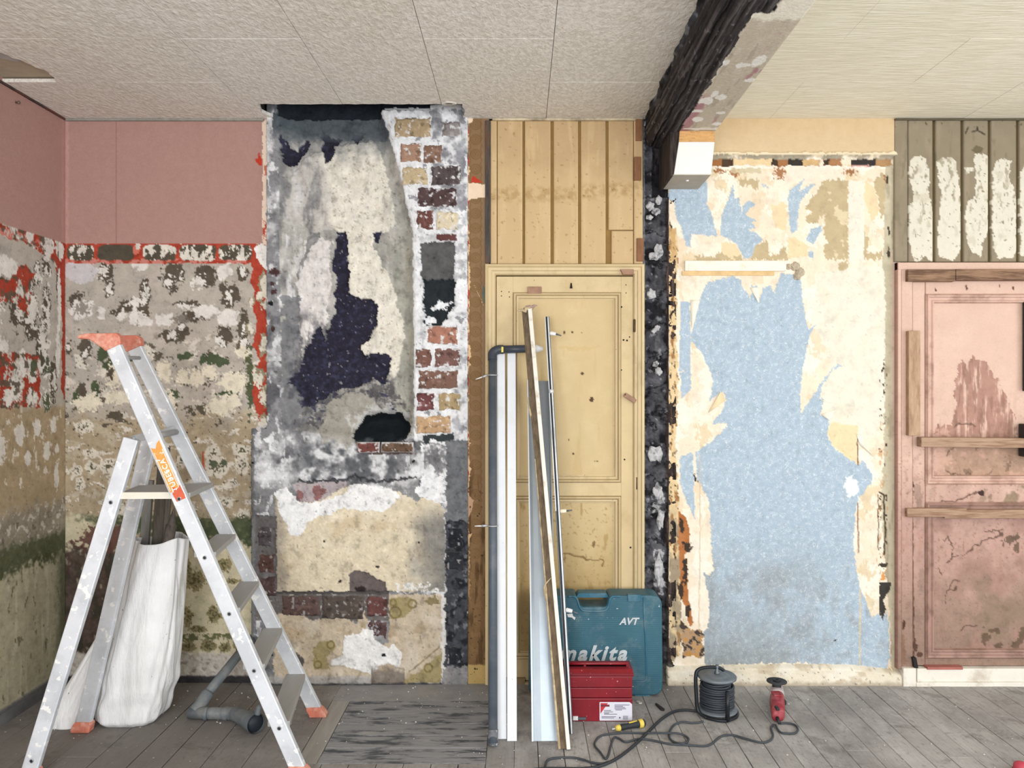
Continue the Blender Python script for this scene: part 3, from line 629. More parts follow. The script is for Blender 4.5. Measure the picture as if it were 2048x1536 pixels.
    P.put(P.rect(500, 1190, 550, 1362, 5)*ss(-0.2, 0.3, P.n1), (128, 126, 124), 0.8)
    for x, y, r in ((507, 924, 3), (545, 608, 4), (829, 922, 3), (770, 1306, 3), (546, 1306, 3), (552, 545, 9), (548, 568, 5), (551, 585, 6), (549, 660, 5)):
        P.put(P.ell(x, y, r, r, er=0.4), (78, 56, 54) if r > 4 else (26, 26, 28))
    # the upper part is narrower than the foot: ragged edge against the pink paper
    cut = (P.U < 535+2*P.n2) & (P.V < 858+8*P.n2); P.h[cut] = -0.05
    cut2 = (P.U < 505+2*P.n2); P.h[cut2] = -0.05
    P.h += 0.0016*P.n2+0.003*P.n1; P.weather(0.16, 0.06)
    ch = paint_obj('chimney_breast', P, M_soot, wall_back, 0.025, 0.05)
    for i, (a, b, c, d, rgb) in enumerate(BRICKS):
        bp = Paint(a, c, b, d, 2.0, 300+i, rgb, 8)
        bp.put(ss(0.2, 0.5, bp.noise(16, 1)), tuple(min(255, x+26) for x in rgb), 0.8); bp.put(ss(0.25, 0.55, bp.noise(13, 2)), tuple(x*0.68 for x in rgb), 0.8)
        lime = 0.42 if b < 480 or 640 < b < 880 else 0.5
        bp.put(ss(lime, lime+0.08, bp.noise(11, 3)), (226, 226, 228) if b < 900 else (170, 168, 168), 0.9)
        e = np.minimum.reduce([bp.U-a, c-bp.U, bp.V-b, d-bp.V])+3.0*bp.n2
        bp.h = 0.010*ss(-1.5, 5, e)+0.0025*bp.n2-0.004
        # crumbled outline: mortar laps over the ragged rim
        bp.put(ss(2.5, 0.5, e), (226, 227, 230) if b < 900 else (110, 106, 104), 0.9)
        paint_obj('brick', bp, M_soot, ch, 0.025 if b < 1000 else 0.021, 0.03)
    return ch
chimney()

# ---------------- strip of brown bordered wallpaper
def border():
    P = Paint(930, 978, 228, 1368, 1.25, 53, (142, 116, 90), 5)
    P.put(ss(900, 1250, P.V+60*P.n1), (120, 92, 62), 0.85); P.put(P.rect(939, 228, 963, 1320, 1), (138, 108, 76), 0.7)
    ph = (P.V % 29.5)-14.75; r = np.hypot(P.U-951.5, ph)
    for rad, w_ in ((9.5, 1.2), (5.5, 1.0), (1.2, 1.2)): P.put(ss(w_+0.8, w_-0.4, np.abs(r-rad))*(P.V < 1320), (122, 94, 60), 0.65, 2)
    for uu in (940.5, 962.5): P.put(ss(1.4, 0.4, np.abs(P.U-uu-1.0*np.sin(P.V/2.3)))*(P.V < 1320), (116, 88, 54), 0.7)
    P.put(ss(0.1, 0.5, P.noise(30, 3, 0.5, 3))*ss(880, 1000, P.V), (88, 66, 44), 0.8)
    P.put(ss(1326, 1330, P.V+2*P.n2), (188, 160, 104), 1, 5, 0.003)
    sh = (P.U < 934+4*P.noise(26, 5, 1, 1, 4, 0.7)+2) ; P.put(sh.astype(float)*ss(1100, 950, P.V+50*P.n1), (186, 70, 50), dh=-0.001)
    sh2 = (P.U < 937+7*P.noise(34, 7, 1, 1, 4, 0.7)) & ~sh; P.put(sh2.astype(float)*ss(1250, 1000, P.V+80*P.n1), (226, 190, 148), dh=0.001)
    P.put(P.poly([(930, 366), (976, 370), (976, 396), (950, 398), (930, 402)], 3), (238, 214, 186), dh=0.002); P.put(P.poly([(946, 352), (966, 366), (942, 366)], 1), (190, 66, 46))
    P.put(P.poly([(934, 228), (950, 228), (944, 246), (932, 250)], 2), (236, 214, 188)); P.put(P.poly([(946, 566), (958, 590), (972, 628), (962, 600)], 1.5), (226, 196, 158), dh=0.002)
    P.put(P.poly([(932, 985), (948, 1000), (940, 1030), (934, 1040)], 2), (196, 160, 130)); P.put(P.ell(968, 590, 3, 16, er=0.3), (98, 108, 98), dh=0.003)
    P.put(ss(0.62, 0.72, P.noise(9, 11))*ss(940, 1000, P.V), (56, 44, 34))
    return paint_obj('wallpaper_border', P, M_paper, wall_back, 0.012, 0.05)
border()

# ---------------- scar of the removed partition: burnt rubble between the door and the blue paper
def scar():
    P = Paint(1283, 1352, 226, 1374, 1.8, 61, (74, 74, 79), 12)
    r = P.noise(34, 2, 1, 1.1, 5, 0.6); P.h += 0.016*r+0.006*P.n2-0.02
    P.put(ss(0.1, 0.5, r), (100, 100, 106), 0.85, 10); P.put(ss(-0.05, -0.45, r), (28, 28, 32), 0.9, 4); P.put(ss(0.5, 0.62, P.noise(16, 4)), (160, 160, 164), 0.7)
    joint = ss(3.0, 1.0, np.abs(((P.V+22*P.n1+9*P.n2) % 62)-31)); P.put(joint*(P.U < 1334), (24, 24, 27), 0.85); P.h -= joint*0.008
    P.put((P.U < 1291+1.5*P.n2).astype(float), (124, 122, 122), 0.9, 8, 0.012)
    tb = ((P.U > 1333+2*P.n2+3*P.n1) & (P.V > 392+10*P.n2)).astype(float); P.put(tb, (58, 48, 45), 1, 10, 0.018); P.put(tb*ss(0.1, 0.5, P.noise(12, 6, 0.5, 6)), (104, 86, 82), 0.8); P.put(tb*ss(0.2, 0.5, P.noise(12, 8, 0.5, 6)), (30, 26, 26))
    up = ((P.U > 1306) & (P.V < 392)).astype(float); P.put(up, (30, 28, 32), 1, 6, -0.01); P.put(up*ss(0.2, 0.55, P.noise(14, 9, 0.4, 6)), (74, 68, 70), 0.8)
    P.put(P.rect(1306, 985, 1330, 1030, 4)*ss(-0.2, 0.3, P.n2), (196, 196, 198), 0.9); P.put(P.rect(1308, 1100, 1330, 1190, 4)*ss(-0.3, 0.2, P.n2), (202, 200, 204), 0.9)
    P.put(ss(1326, 1340, P.V+8*P.n2), (140, 134, 126), 0.85, 14)
    sc = paint_obj('partition_scar', P, M_burnt, wall_back, 0.0, 0.12)
    M_stone = mat_plain('pale_rubble', (190, 190, 192), 0.9, var=0.2, nscale=40, dirt=(70, 70, 76), damt=0.9, dscale=30, bump=0.6, bscale=60, dth=0.56)
    rs = random.Random(5)
    for i, (u, v, a, b) in enumerate([(1302, 412, 8, 9), (1318, 400, 7, 9), (1313, 422, 9, 7), (1299, 434, 7, 5), (1318, 500, 9, 13), (1309, 512, 11, 8), (1304, 588, 9, 10), (1315, 656, 6, 6), (1308, 662, 5, 5), (1312, 728, 6, 6), (1318, 742, 7, 8), (1311, 908, 14, 15), (1317, 985, 10, 16), (1322, 1040, 7, 20), (1318, 1140, 9, 30), (1296, 246, 7, 8)]):
        bm = bmesh.new(); bmesh.ops.create_icosphere(bm, subdivisions=3, radius=1.0)
        for vt in bm.verts:
            n_ = 1+0.22*math.sin(vt.co.x*5+i)*math.cos(vt.co.z*4+i*2)+rs.uniform(-0.1, 0.1); vt.co *= n_
            vt.co = Vector((vt.co.x*a/S, vt.co.y*0.012, vt.co.z*b/S))+Vector((WX(u), 0.008, WZ(v)))
        me = bpy.data.meshes.new('stone'); bm.to_mesh(me); bm.free(); me.materials.append(M_stone); link(bpy.data.objects.new('stone', me), sc)
scar()

# ---------------- wall with torn blue paper
def papered():
    P = Paint(1338, 1800, 226, 1374, 2.0, 71, (240, 224, 202), 4)
    q = lambda L: [(1340+x/3.4917, 260+y/3.4917) for x, y in L]
    blue = (172, 190, 206); tan = (196, 177, 142); peach = (238, 214, 176); pale = (236, 229, 215)
    P.put(ss(0.1, 0.5, P.noise(60, 2)), (243, 231, 213), 0.8)
    for i_, (c_, th_) in enumerate((((246, 235, 218), 0.15), ((232, 212, 184), 0.32), ((247, 238, 224), 0.30), ((226, 206, 172), 0.48))):
        nn_ = fbm((P.U+10*P.wx)/55, (P.V+14*np.abs(perlin(P.U/5, P.V/70, 77+i_)))/80, 820+i_*7, 4, 0.55); P.put(ss(th_, th_+0.03, nn_), c_, 0.85, 3)
    # ledge with gaps above the paper
    P.put(P.rect(1338, 226, 1800, 311, 2), (216, 192, 156), 1, 3, 0.010); P.put(P.rect(1338, 226, 1800, 300, 4)*ss(300, 230, P.V+20*P.n1), (216, 188, 148), 0.8)
    P.put(P.rect(1400, 306, 1790, 313, 3), (238, 222, 190), 1, 3, 0.01); P.put(P.rect(1400, 311, 1790, 318, 2)*ss(-0.5, -0.1, P.n1), (168, 158, 138), 1, 6, 0.004)
    for a, b, c in ((1423, 1466, (164, 112, 70)), (1446, 1468, (84, 66, 52)), (1544, 1556, (70, 58, 48)), (1556, 1578, (166, 116, 76)), (1578, 1606, (60, 54, 50)), (1648, 1682, (172, 126, 88)), (1650, 1660, (74, 60, 50)), (1702, 1752, (58, 54, 52)), (1752, 1784, (178, 140, 100)), (1606, 1640, (214, 180, 130))):
        P.put(P.rect(a, 318, b, 331, 3), c, 1, 5, -0.006)
    P.put(P.rect(1468, 318, 1544, 330, 3), (232, 206, 164)); P.put(P.rect(1420, 331, 1790, 337, 3)*ss(-0.6, 0.0, P.n2), (250, 240, 228), 1, 3, 0.003)
    P.put(P.poly(q([(720, 255), (1300, 260), (1200, 340), (900, 370), (740, 340)]), 4), (247, 226, 210), 0.8); P.put(P.rect(1702, 328, 1740, 334, 3), (236, 186, 178), 0.7)
    P.put(P.ells([(1440, 342, 12, 4), (1470, 345, 8, 8), (1560, 345, 10, 10), (1700, 345, 12, 5), (1770, 360, 5, 12)], er=1.0, n=P.n3), (150, 96, 56), 0.8)
    P.put(P.rect(1462, 336, 1520, 346, 4), (205, 192, 160), 0.8)
    # cream and tan backing papers
    for L in ([(470, 335), (620, 340), (615, 400), (580, 400), (545, 375), (510, 400)], [(1085, 340), (1245, 345), (1248, 905), (1085, 900), (1070, 830), (1110, 770), (1080, 760), (1070, 690), (1088, 580), (1030, 640), (960, 640), (945, 600), (1000, 560), (940, 540), (1020, 450), (1040, 400)], [(180, 870), (300, 880), (380, 850), (440, 900), (500, 860), (500, 915), (180, 915)], [(575, 850), (600, 810), (690, 765), (690, 870), (760, 860), (810, 800), (820, 905), (570, 905)], [(1420, 340), (1480, 310), (1530, 400), (1530, 560), (1470, 610), (1460, 480), (1430, 400)], [(1355, 700), (1390, 760), (1370, 860), (1480, 850), (1500, 900), (1355, 905)], [(1180, 920), (1250, 915), (1240, 985), (1180, 985)]):
        P.put(P.torn(q(L), 1.6, 9), tan, 1, 4, -0.0006)
    for L in ([(350, 785), (440, 785), (495, 870), (430, 900), (370, 870)], [(700, 520), (800, 510), (815, 600), (820, 700), (740, 680)], [(820, 760), (880, 745), (960, 800), (970, 870), (820, 900)], [(1360, 340), (1430, 400), (1465, 560), (1420, 640), (1360, 500)]):
        P.put(P.torn(q(L), 1.5, 6), peach, 1, 3)
    P.put(P.poly(q([(1250, 345), (1355, 350), (1358, 905), (1250, 905)]), 2.5), pale, 1, 3, 0.0006)
    P.put(P.poly(q([(1100, 900), (1250, 560), (1250, 905)]), 3)*ss(0.35, 0.45, P.n2), (230, 214, 182), 0.8)
    P.put(P.ells([(x, y, a, b) for x, y, a, b in ((1660, 400, 5, 3), (1683, 430, 12, 16), (1690, 440, 8, 10), (1660, 386, 3, 3), (1620, 470, 6, 4))], er=0.9), (226, 210, 176), 0.9)
    lightR = P.poly([(1636, 545), (1772, 530), (1778, 830), (1740, 880), (1716, 850), (1660, 845), (1640, 800), (1660, 720), (1625, 640)], 4); P.put(lightR, (233, 227, 212), 0.85, 3); P.put(lightR*ss(0.35, 0.65, P.noise(26, 6)), (220, 214, 198), 0.6)
    P.put(P.poly([(1655, 866), (1662, 846), (1716, 852), (1716, 930), (1692, 915), (1668, 892)], 2), (238, 216, 176), 1, 3)
    # blue patterned paper
    main = [(1382, 668), (1390, 640), (1398, 600), (1413, 567), (1440, 558), (1465, 552), (1480, 560), (1490, 578), (1500, 596), (1505, 572), (1514, 570), (1517, 604), (1526, 575), (1540, 570), (1548, 586), (1556, 565), (1562, 545), (1590, 548), (1602, 560), (1605, 590), (1612, 640), (1618, 658), (1633, 648), (1621, 668), (1613, 700), (1604, 749), (1601, 788), (1602, 828), (1610, 812), (1634, 778), (1659, 744), (1674, 729), (1686, 731), (1666, 740), (1648, 768), (1638, 798), (1648, 798), (1642, 828), (1659, 838), (1655, 862), (1656, 875), (1671, 897), (1716, 930), (1724, 919), (1744, 946), (1744, 964), (1718, 998), (1712, 1012), (1710, 1046), (1707, 1097), (1714, 1143), (1721, 1178), (1730, 1195), (1743, 1232), (1761, 1224), (1767, 1238), (1773, 1221), (1778, 1246), (1779, 1318), (1773, 1343), (1718, 1334), (1644, 1329), (1572, 1326), (1500, 1329), (1409, 1332), (1409, 1290), (1406, 1261), (1416, 1255), (1420, 1218), (1415, 1178), (1407, 1143), (1420, 1152), (1427, 1138), (1423, 1097), (1422, 1060), (1419, 1003), (1400, 968), (1394, 955), (1392, 905), (1404, 893), (1426, 880), (1442, 864), (1456, 849), (1440, 846), (1420, 862), (1414, 860), (1436, 834), (1453, 800), (1449, 790), (1440, 785), (1412, 806), (1422, 788), (1425, 760), (1415, 730), (1396, 697), (1383, 684)]
    bm_ = P.torn(main, 1.2, 6)
    for L in ([(0, 380), (155, 380), (185, 350), (255, 340), (262, 400), (258, 520), (285, 560), (310, 650), (330, 745), (240, 730), (150, 722), (145, 825), (110, 800), (80, 690), (40, 600), (30, 500), (-10, 480)],
              [(440, 385), (415, 450), (365, 590), (350, 740), (440, 770), (500, 850), (515, 895), (565, 895), (600, 810), (650, 770), (610, 720), (540, 690), (600, 680), (570, 640), (605, 632), (530, 590), (560, 545), (600, 515), (560, 495), (510, 525), (500, 570), (485, 470), (450, 490)],
              [(950, 325), (920, 370), (905, 430), (980, 380), (1018, 370), (960, 440), (910, 500), (895, 580), (890, 700), (850, 722), (835, 640), (822, 480), (840, 420)], [(1065, 665), (1060, 700), (1000, 805), (950, 760), (985, 690)], [(965, 840), (1000, 850), (1000, 900), (970, 880)], [(640, 370), (680, 390), (690, 402), (650, 392)]):
        bm_ = np.maximum(bm_, P.torn(q(L), 1.0, 4))
    for L in ([(1358, 742), (1381, 742), (1381, 604), (1362, 604)], [(1360, 912), (1386, 906), (1390, 1040), (1376, 1010), (1360, 965)], [(1392, 900), (1396, 870), (1388, 800), (1383, 740), (1360, 745), (1364, 800), (1376, 812)]):
        bm_ = np.maximum(bm_, P.poly(L, 2))
    bm_ *= 1-P.poly([(1381, 556), (1414, 556), (1396, 612), (1383, 664)], 1.5)
    bm_ *= 1-np.maximum(P.poly([(1382, 684), (1400, 700), (1418, 735), (1426, 765), (1420, 800), (1400, 830), (1380, 850), (1358, 880), (1358, 800), (1382, 780)], 2), P.poly([(1358, 850), (1400, 830), (1450, 790), (1446, 815), (1420, 850), (1456, 846), (1440, 866), (1400, 895), (1388, 905), (1358, 912)], 2))
    P.put(bm_, blue, 1, 3, 0.0012, 1.0)
    grime_shade = bm_*ss(1040, 1230, P.V+60*P.n1)*ss(-0.55, 0.35, P.noise(90, 8, 1, 1.2))*ss(1700, 1560, P.U+60*P.n1); P.put(grime_shade, (148, 153, 155), 0.8, 6, 0, 0.6); P.put(bm_*ss(1160, 1300, P.V+40*P.n1)*ss(1590, 1540, P.U+20*P.n1), (150, 158, 162), 0.6, 5, 0, 0.6)
    P.put(bm_*ss(0.0, 0.5, P.noise(30, 10, 0.8, 1.4))*ss(1080, 1200, P.V), (158, 166, 174), 0.6, 4)
    P.put(bm_*ss(1.2, 0.3, np.abs(P.U-1583))*(P.V > 1000), (140, 156, 176), 0.5); P.put(bm_*ss(1.2, 0.3, np.abs(P.U-1381))*(P.V < 800), (140, 158, 178), 0.6)
    P.put(bm_*ss(1.2, 0.3, np.abs(P.V-1081))*(P.U < 1700), (146, 162, 180), 0.4)
    P.put(P.ell(1701, 972, 14, 20, er=0.7), (240, 244, 247), 0.95, 2, 0, 0.0); P.put(P.line([(1721, 1180), (1720, 1332)], 1.6), (214, 196, 160)); P.put(P.ell(1670, 1282, 3, 2, er=0.2), (70, 74, 80))
    # seams and rust
    P.put(P.line([(1716, 878), (1716, 930)], 1.0), (96, 66, 44)); P.put(P.line([(1716, 1007), (1717, 1105)], 1.2), (112, 60, 40), 0.8); P.put(P.line([(1399, 910), (1401, 1000), (1398, 1260)], 1.0), (206, 186, 160), 0.8)
    P.put(P.ells([(1390, 955, 2, 8), (1396, 965, 2, 2)], er=0.3), (60, 50, 44))
    L = P.poly([(1338, 440), (1356, 470), (1352, 600), (1356, 760), (1352, 900), (1358, 1020), (1362, 1050), (1362, 1310), (1338, 1330)], 4); P.put(L, (226, 200, 156), 1, 8); P.put(L*ss(0.25, 0.5, P.noise(18, 12, 0.6, 2)), (150, 104, 62), 0.85); P.put(L*ss(0.4, 0.5, P.noise(10, 14, 0.5, 2)), (70, 54, 44)); P.put(L*ss(1000, 1060, P.V)*ss(-0.2, 0.3, P.n1), (150, 136, 116), 0.85)
    P.put(P.rect(1340, 455, 1352, 520, 4), (196, 156, 104), 0.7)
    rust = P.poly([(1357, 1022), (1370, 1032), (1380, 1058), (1379, 1090), (1368, 1112), (1374, 1150), (1378, 1200), (1386, 1244), (1380, 1256), (1372, 1222), (1362, 1190), (1358, 1100)], 3); P.put(rust, (180, 116, 70), 1, 14, -0.001)
    P.put(P.ells([(1374, 1094, 9, 9), (1364, 1050, 5, 14), (1371, 1140, 5, 26), (1376, 1225, 5, 14), (1362, 1180, 4, 16)], er=0.7), (66, 54, 46), dh=-0.002)
    mess = P.poly([(1360, 1240), (1380, 1262), (1404, 1262), (1410, 1312), (1366, 1314)], 5); P.put(mess, (178, 150, 122), 1, 18); P.put(mess*ss(0.1, 0.3, P.n2), (70, 60, 54)); P.put(mess*ss(-0.1, -0.3, P.n2), (205, 150, 84), 0.8)
    # right edge towards the pink door
    R = P.poly([(1772, 330), (1800, 330), (1800, 1345), (1782, 1345), (1780, 1240), (1770, 1120), (1762, 1000), (1768, 900), (1772, 560), (1766, 530)], 3); P.put(R, (198, 188, 164), 1, 8); P.put(R*ss(0.2, 0.5, P.noise(30, 16, 0.6, 3)), (170, 158, 134), 0.8)
    P.put(P.rect(1784, 500, 1800, 1345, 2)*ss(1050, 700, P.V+60*P.n1), (220, 186, 172), 0.6)
    dots = P.rect(1758, 720, 1775, 1140, 2)*ss(0.45, 0.55, P.noise(9, 18, 0.7, 1.6)); P.put(dots, (70, 58, 46), dh=-0.001); P.put(P.rect(1752, 840, 1776, 1150, 4)*ss(0.4, 0.55, P.noise(16, 20, 0.6, 1.8)), (196, 150, 106), 0.6)
    P.put(P.line([(1759, 985), (1768, 990), (1769, 1035), (1772, 1060), (1768, 1110)], 1.6), (74, 60, 44)); P.put(P.line([(1757, 990), (1757, 1100)], 1.0), (80, 66, 50))
    P.put(P.poly([(1760, 1164), (1784, 1166), (1780, 1182), (1766, 1200), (1772, 1216), (1767, 1242), (1759, 1228)], 1.5), (64, 60, 56), dh=-0.002); P.put(P.poly([(1758, 1128), (1776, 1124), (1772, 1136), (1762, 1134)], 2), (72, 62, 54)); P.put(P.poly([(1760, 1162), (1768, 1140), (1773, 1160)], 1.5), (224, 158, 96))
    P.put(P.ells([(1775, 360, 3, 9), (1779, 460, 2, 10), (1778, 505, 3, 12)], er=0.4), (72, 62, 50))
    P.weather(0.05, 0.02, (P.V > 312))
    return paint_obj('papered_plaster', P, M_paper, wall_back, 0.0, 0.12, aux=True)
pw = papered()

# ------------------------------------------------------------------ floor
floor = struct(MB().bounds(LX-0.3, RX1+0.3, RY1-0.2, 0.3, -0.30, -0.024).build('floor', mat_plain('dark_underfloor', (46, 42, 40), 0.95)))
def mat_plank():
    k = N('dusty_worn_plank'); oi = k.n('ShaderNodeObjectInfo')
    v = k.coord((1, 1, 1)); vs = k.coord((14, 1.2, 1))
    n1 = k.noise(3.2, 6, 0.65, v); g = k.noise(6, 6, 0.65, vs); n2 = k.noise(26, 5, 0.65, k.coord((1.6, 0.8, 1)))
    c = k.ramp(n1, 0.30, 0.72, C(162, 160, 159), C(198, 196, 195))
    c = k.mix(1.0, c, k.ramp(g, 0.25, 0.75, (0.84, 0.83, 0.82, 1), (1.08, 1.08, 1.08, 1)), 'MULTIPLY')
    c = k.mix(1.0, c, k.ramp(oi.outputs['Random'], 0.0, 1.0, (0.84, 0.83, 0.82, 1), (1.06, 1.06, 1.06, 1)), 'MULTIPLY')
    c = k.mix(k.math('MULTIPLY', k.ramp(n2, 0.56, 0.68), 0.55), c, C(124, 119, 116))
    c = k.mix(k.math('MULTIPLY', k.ramp(k.noise(9, 6, 0.7, k.coord((2, 0.7, 1))), 0.60, 0.66), 0.5), c, C(186, 182, 178))
    sx = k.n('ShaderNodeSeparateXYZ'); tc = k.n('ShaderNodeTexCoord'); k.l(tc.outputs['Object'], sx.inputs[0])
    # trodden brown dirt on the older boards by the corner
    lf = k.ramp(k.math('ADD', sx.outputs[0], k.math('MULTIPLY', n1, 1.2)), 0.0, 1.0)
    old = k.n('ShaderNodeMapRange'); k.l(k.math('ADD', sx.outputs[0], k.math('MULTIPLY', n1, 1.4)), old.inputs['Value'])
    old.inputs['From Min'].default_value = 0.9; old.inputs['From Max'].default_value = -0.6
    c = k.mix(k.math('MULTIPLY', old.outputs[0], 0.8), c, C(118, 111, 106))
    c = k.mix(k.ramp(k.noise(70, 2, 0.5, v), 0.735, 0.75), c, C(225, 222, 216))
    c = k.mix(k.math('MULTIPLY', k.ramp(k.noise(2.1, 6, 0.7, k.coord((1.0, 0.6, 1))), 0.50, 0.64), 0.45), c, C(108, 104, 103))
    c = k.mix(k.math('MULTIPLY', k.ramp(k.noise(5.5, 6, 0.75, k.coord((0.8, 1.1, 1)), 0.5), 0.55, 0.63), 0.4), c, C(96, 91, 88))
    c = k.mix(k.math('MULTIPLY', k.ramp(k.noise(34, 5, 0.7, k.coord((1.5, 0.35, 1))), 0.60, 0.68), 0.45), c, C(98, 93, 90))
    k.bump(k.math('ADD', g, k.math('MULTIPLY', n2, 0.5)), 0.35, 0.004)
    return k.fin(c, 0.72, 0, 0.3)
M_plank = mat_plank()
def mat_hearth():
    k = N('charred_hearth_board'); v = k.coord((1.0, 5.0, 1)); n = k.noise(4.5, 6, 0.7, v); g = k.noise(10, 6, 0.6, k.coord((1, 14, 1)))
    c = k.ramp(g, 0.3, 0.7, C(134, 134, 136), C(160, 160, 162))
    c = k.mix(k.ramp(n, 0.50, 0.60), c, C(78, 82, 88)); c = k.mix(k.math('MULTIPLY', k.ramp(k.noise(5, 5, 0.6, k.coord((1, 2, 1))), 0.62, 0.7), 0.6), c, C(176, 170, 164))
    k.bump(g, 0.35, 0.004); return k.fin(c, 0.75, 0, 0.3)
M_hearth = mat_hearth()
rf = random.Random(3)
HX0, HX1, HY0 = -0.885, -0.135, -0.83           # hearth patch
def plank(x0, x1, y0, y1, name='plank', mat=M_plank, gap=None, pal=0):
    dz = rf.uniform(-0.0016, 0.0); gap = rf.choice([0.0006, 0.001, 0.0016, 0.0022]) if gap is None else gap
    o = MB().bounds(x0+gap, x1-gap, y0+gap, y1-gap, -0.024, dz).build(name, mat, floor, bev=0.0012, seg=1)
    return o
x = LX-0.02
while x < RX1:
    w = rf.uniform(0.135, 0.165) if x < -1.0 else rf.uniform(0.095, 0.112)
    if x < HX0 < x+w+0.05: w = HX0-x
    if abs(x-HX0) < 1e-6: w = (HX1-HX0)/7
    if HX0-1e-6 <= x < HX1-0.02: w = (HX1-HX0)/7
    x1 = min(x+w, RX1); inh = HX0-1e-6 <= x < HX1-0.02
    y = HY0 if inh else 0.0
    yend = -2.7 - (0.02 if not inh else 0)
    while y > -2.6:
        L = rf.uniform(0.7, 1.9); y1 = y-L
        if y1 < -2.3: y1 = -2.7
        plank(x, x1, y1, y); y = y1
    x = x1
MB().bounds(LX-0.02, RX1, RY1, -2.702, -0.024, -0.001).build('far_boards', M_plank, floor)
# hearth patch: boards laid across, a pale edge board and a cement strip against the chimney
ys = [-0.225, -0.37, -0.47, -0.585, -0.70, -0.77, HY0]
for a, b in zip(ys[:-1], ys[1:]): plank(HX0+0.085, HX1, b, a, 'hearth_board', M_hearth)
plank(HX0, HX0+0.085, HY0, -0.225, 'hearth_edge_board', mat_plain('pale_edge_board', (166, 162, 157), 0.8, var=0.12, nscale=5, stretch=(10, 1, 1), bump=0.2))
MB().bounds(HX0, HX1, -0.223, 0.0, -0.024, -0.001).build('cement_strip', mat_plain('grey_cement', (150, 149, 150), 0.9, var=0.16, nscale=9, dirt=(170, 164, 160), damt=0.6, dscale=5, bump=0.4, bscale=60), floor)
# crumbs of plaster swept along the walls, nobody could count them
rc = random.Random(12); m = MB()
for i in range(420):
    zone = rc.random()
    if zone < 0.5: px = rc.uniform(LX+0.05, -0.1); py = -abs(rc.gauss(0, 0.3))-0.06
    else: px = rc.uniform(-0.2, 2.6); py = -rc.uniform(0.06, 0.95)
    s_ = rc.choice([0.0012, 0.0015, 0.002, 0.002, 0.0032]); rz = Matrix.Rotation(rc.random()*6, 3, 'Z') @ Matrix.Rotation(rc.random(), 3, 'X')
    m.box((px, py, s_*0.4), (s_*2, s_*1.4, s_), rz)
crumbs = m.build('plaster_crumbs', mat_plain('plaster_crumb', (214, 208, 200), 0.9), floor); crumbs['kind'] = 'stuff'

# ------------------------------------------------------------------ ceilings
def mat_tile(name, lo, hi, sc, st, bs, dark):
    k = N(name); v = k.coord(st); n = k.noise(sc, 3, 0.55, v, 0.4); n0 = k.noise(1.3, 4, 0.6, k.coord())
    c = k.ramp(n0, 0.3, 0.7, C(*lo), C(*hi))
    c = k.mix(1.0, c, k.ramp(n, 0.38, 0.60, dark+(1,), (1.05, 1.05, 1.05, 1)), 'MULTIPLY')
    c = k.mix(k.math('MULTIPLY', k.ramp(n, 0.60, 0.70), 0.5), c, C(250, 248, 242)); k.bump(n, bs, 0.012); return k.fin(c, 0.85, 0, 0.2)
M_tile = mat_tile('stippled_ceiling_tile', (232, 226, 216), (240, 236, 229), 52, (1.25, 0.7, 1), 0.55, (0.90, 0.89, 0.87))
M_tile2 = mat_tile('combed_cream_ceiling', (242, 235, 214), (249, 243, 226), 26, (0.35, 4.5, 1), 0.40, (0.92, 0.91, 0.88))
ceiling = struct(MB().bounds(LX-0.3, RX1+0.3, RY1-0.2, 0.34, 3.18, 3.3).build('ceiling', mat_plain('dark_void_boards', (70, 62, 54), 0.95)))
rt = random.Random(9)
def jag(pts, amp, n):
    out = []
    for a, b in zip(pts[:-1], pts[1:]):
        L = math.hypot(b[0]-a[0], b[1]-a[1]); kx = max(1, int(L/n)); nx, ny = -(b[1]-a[1])/L, (b[0]-a[0])/L
        for i in range(kx):
            t = i/kx; d = 0 if i == 0 else rt.uniform(-amp, amp); out.append((a[0]+(b[0]-a[0])*t+nx*d, a[1]+(b[1]-a[1])*t+ny*d))
    out.append(pts[-1]); return out
def tile(pts, mat=M_tile):
    o = MB().prism(pts, 'z', RH-rt.uniform(0, 0.0015), RH+0.015).build('ceiling_tile', mat, ceiling); return o
g = 0.0012
cols = [LX, -1.775, -1.305, -0.84, -0.372, 0.13, 0.66]
rows = [0.0, -0.475, -0.90, -1.35, -1.83, -2.31, -2.79]
NX0, NX1, NY = -1.243, -0.272, -0.208
for i in range(6):
    a, b = cols[i]+g, cols[i+1]-g
    for j in range(6):
        c, d = rows[j]-g, rows[j+1]+g
        if j == 0 and i == 2: P_ = [(a, d), (b, d), (b, NY)]+jag([(b, NY), (NX0, NY)], 0.004, 0.03)[1:]+jag([(NX0, NY), (NX0-0.015, -0.1), (NX0+0.02, c)], 0.006, 0.03)[1:]+[(a, c)]
        elif j == 0 and i == 3: P_ = [(a, d), (b, d)]+jag([(b, NY), (a, NY)], 0.005, 0.03)
        elif j == 0 and i == 4: P_ = [(a, d), (b, d), (b, c), (NX1, c)]+jag([(NX1, c), (NX1, NY), (a, NY)], 0.005, 0.03)[1:]
        elif j == 1 and i == 0: P_ = [(b, d), (b, c), (-2.035, c)]+jag([(-2.035, c), (-2.012, -0.53), (-2.005, -0.58), (-2.03, -0.66), (-2.075, -0.77), (-2.15, -0.84), (-2.2, d)], 0.008, 0.022)[1:]
        else: P_ = [(a, d), (b, d), (b, c), (a, c)]
        tile(P_)
MB().bounds(LX-0.02, 0.66, RY1, -2.79, RH-0.001, RH+0.015).build('far_tiles', M_tile, ceiling)
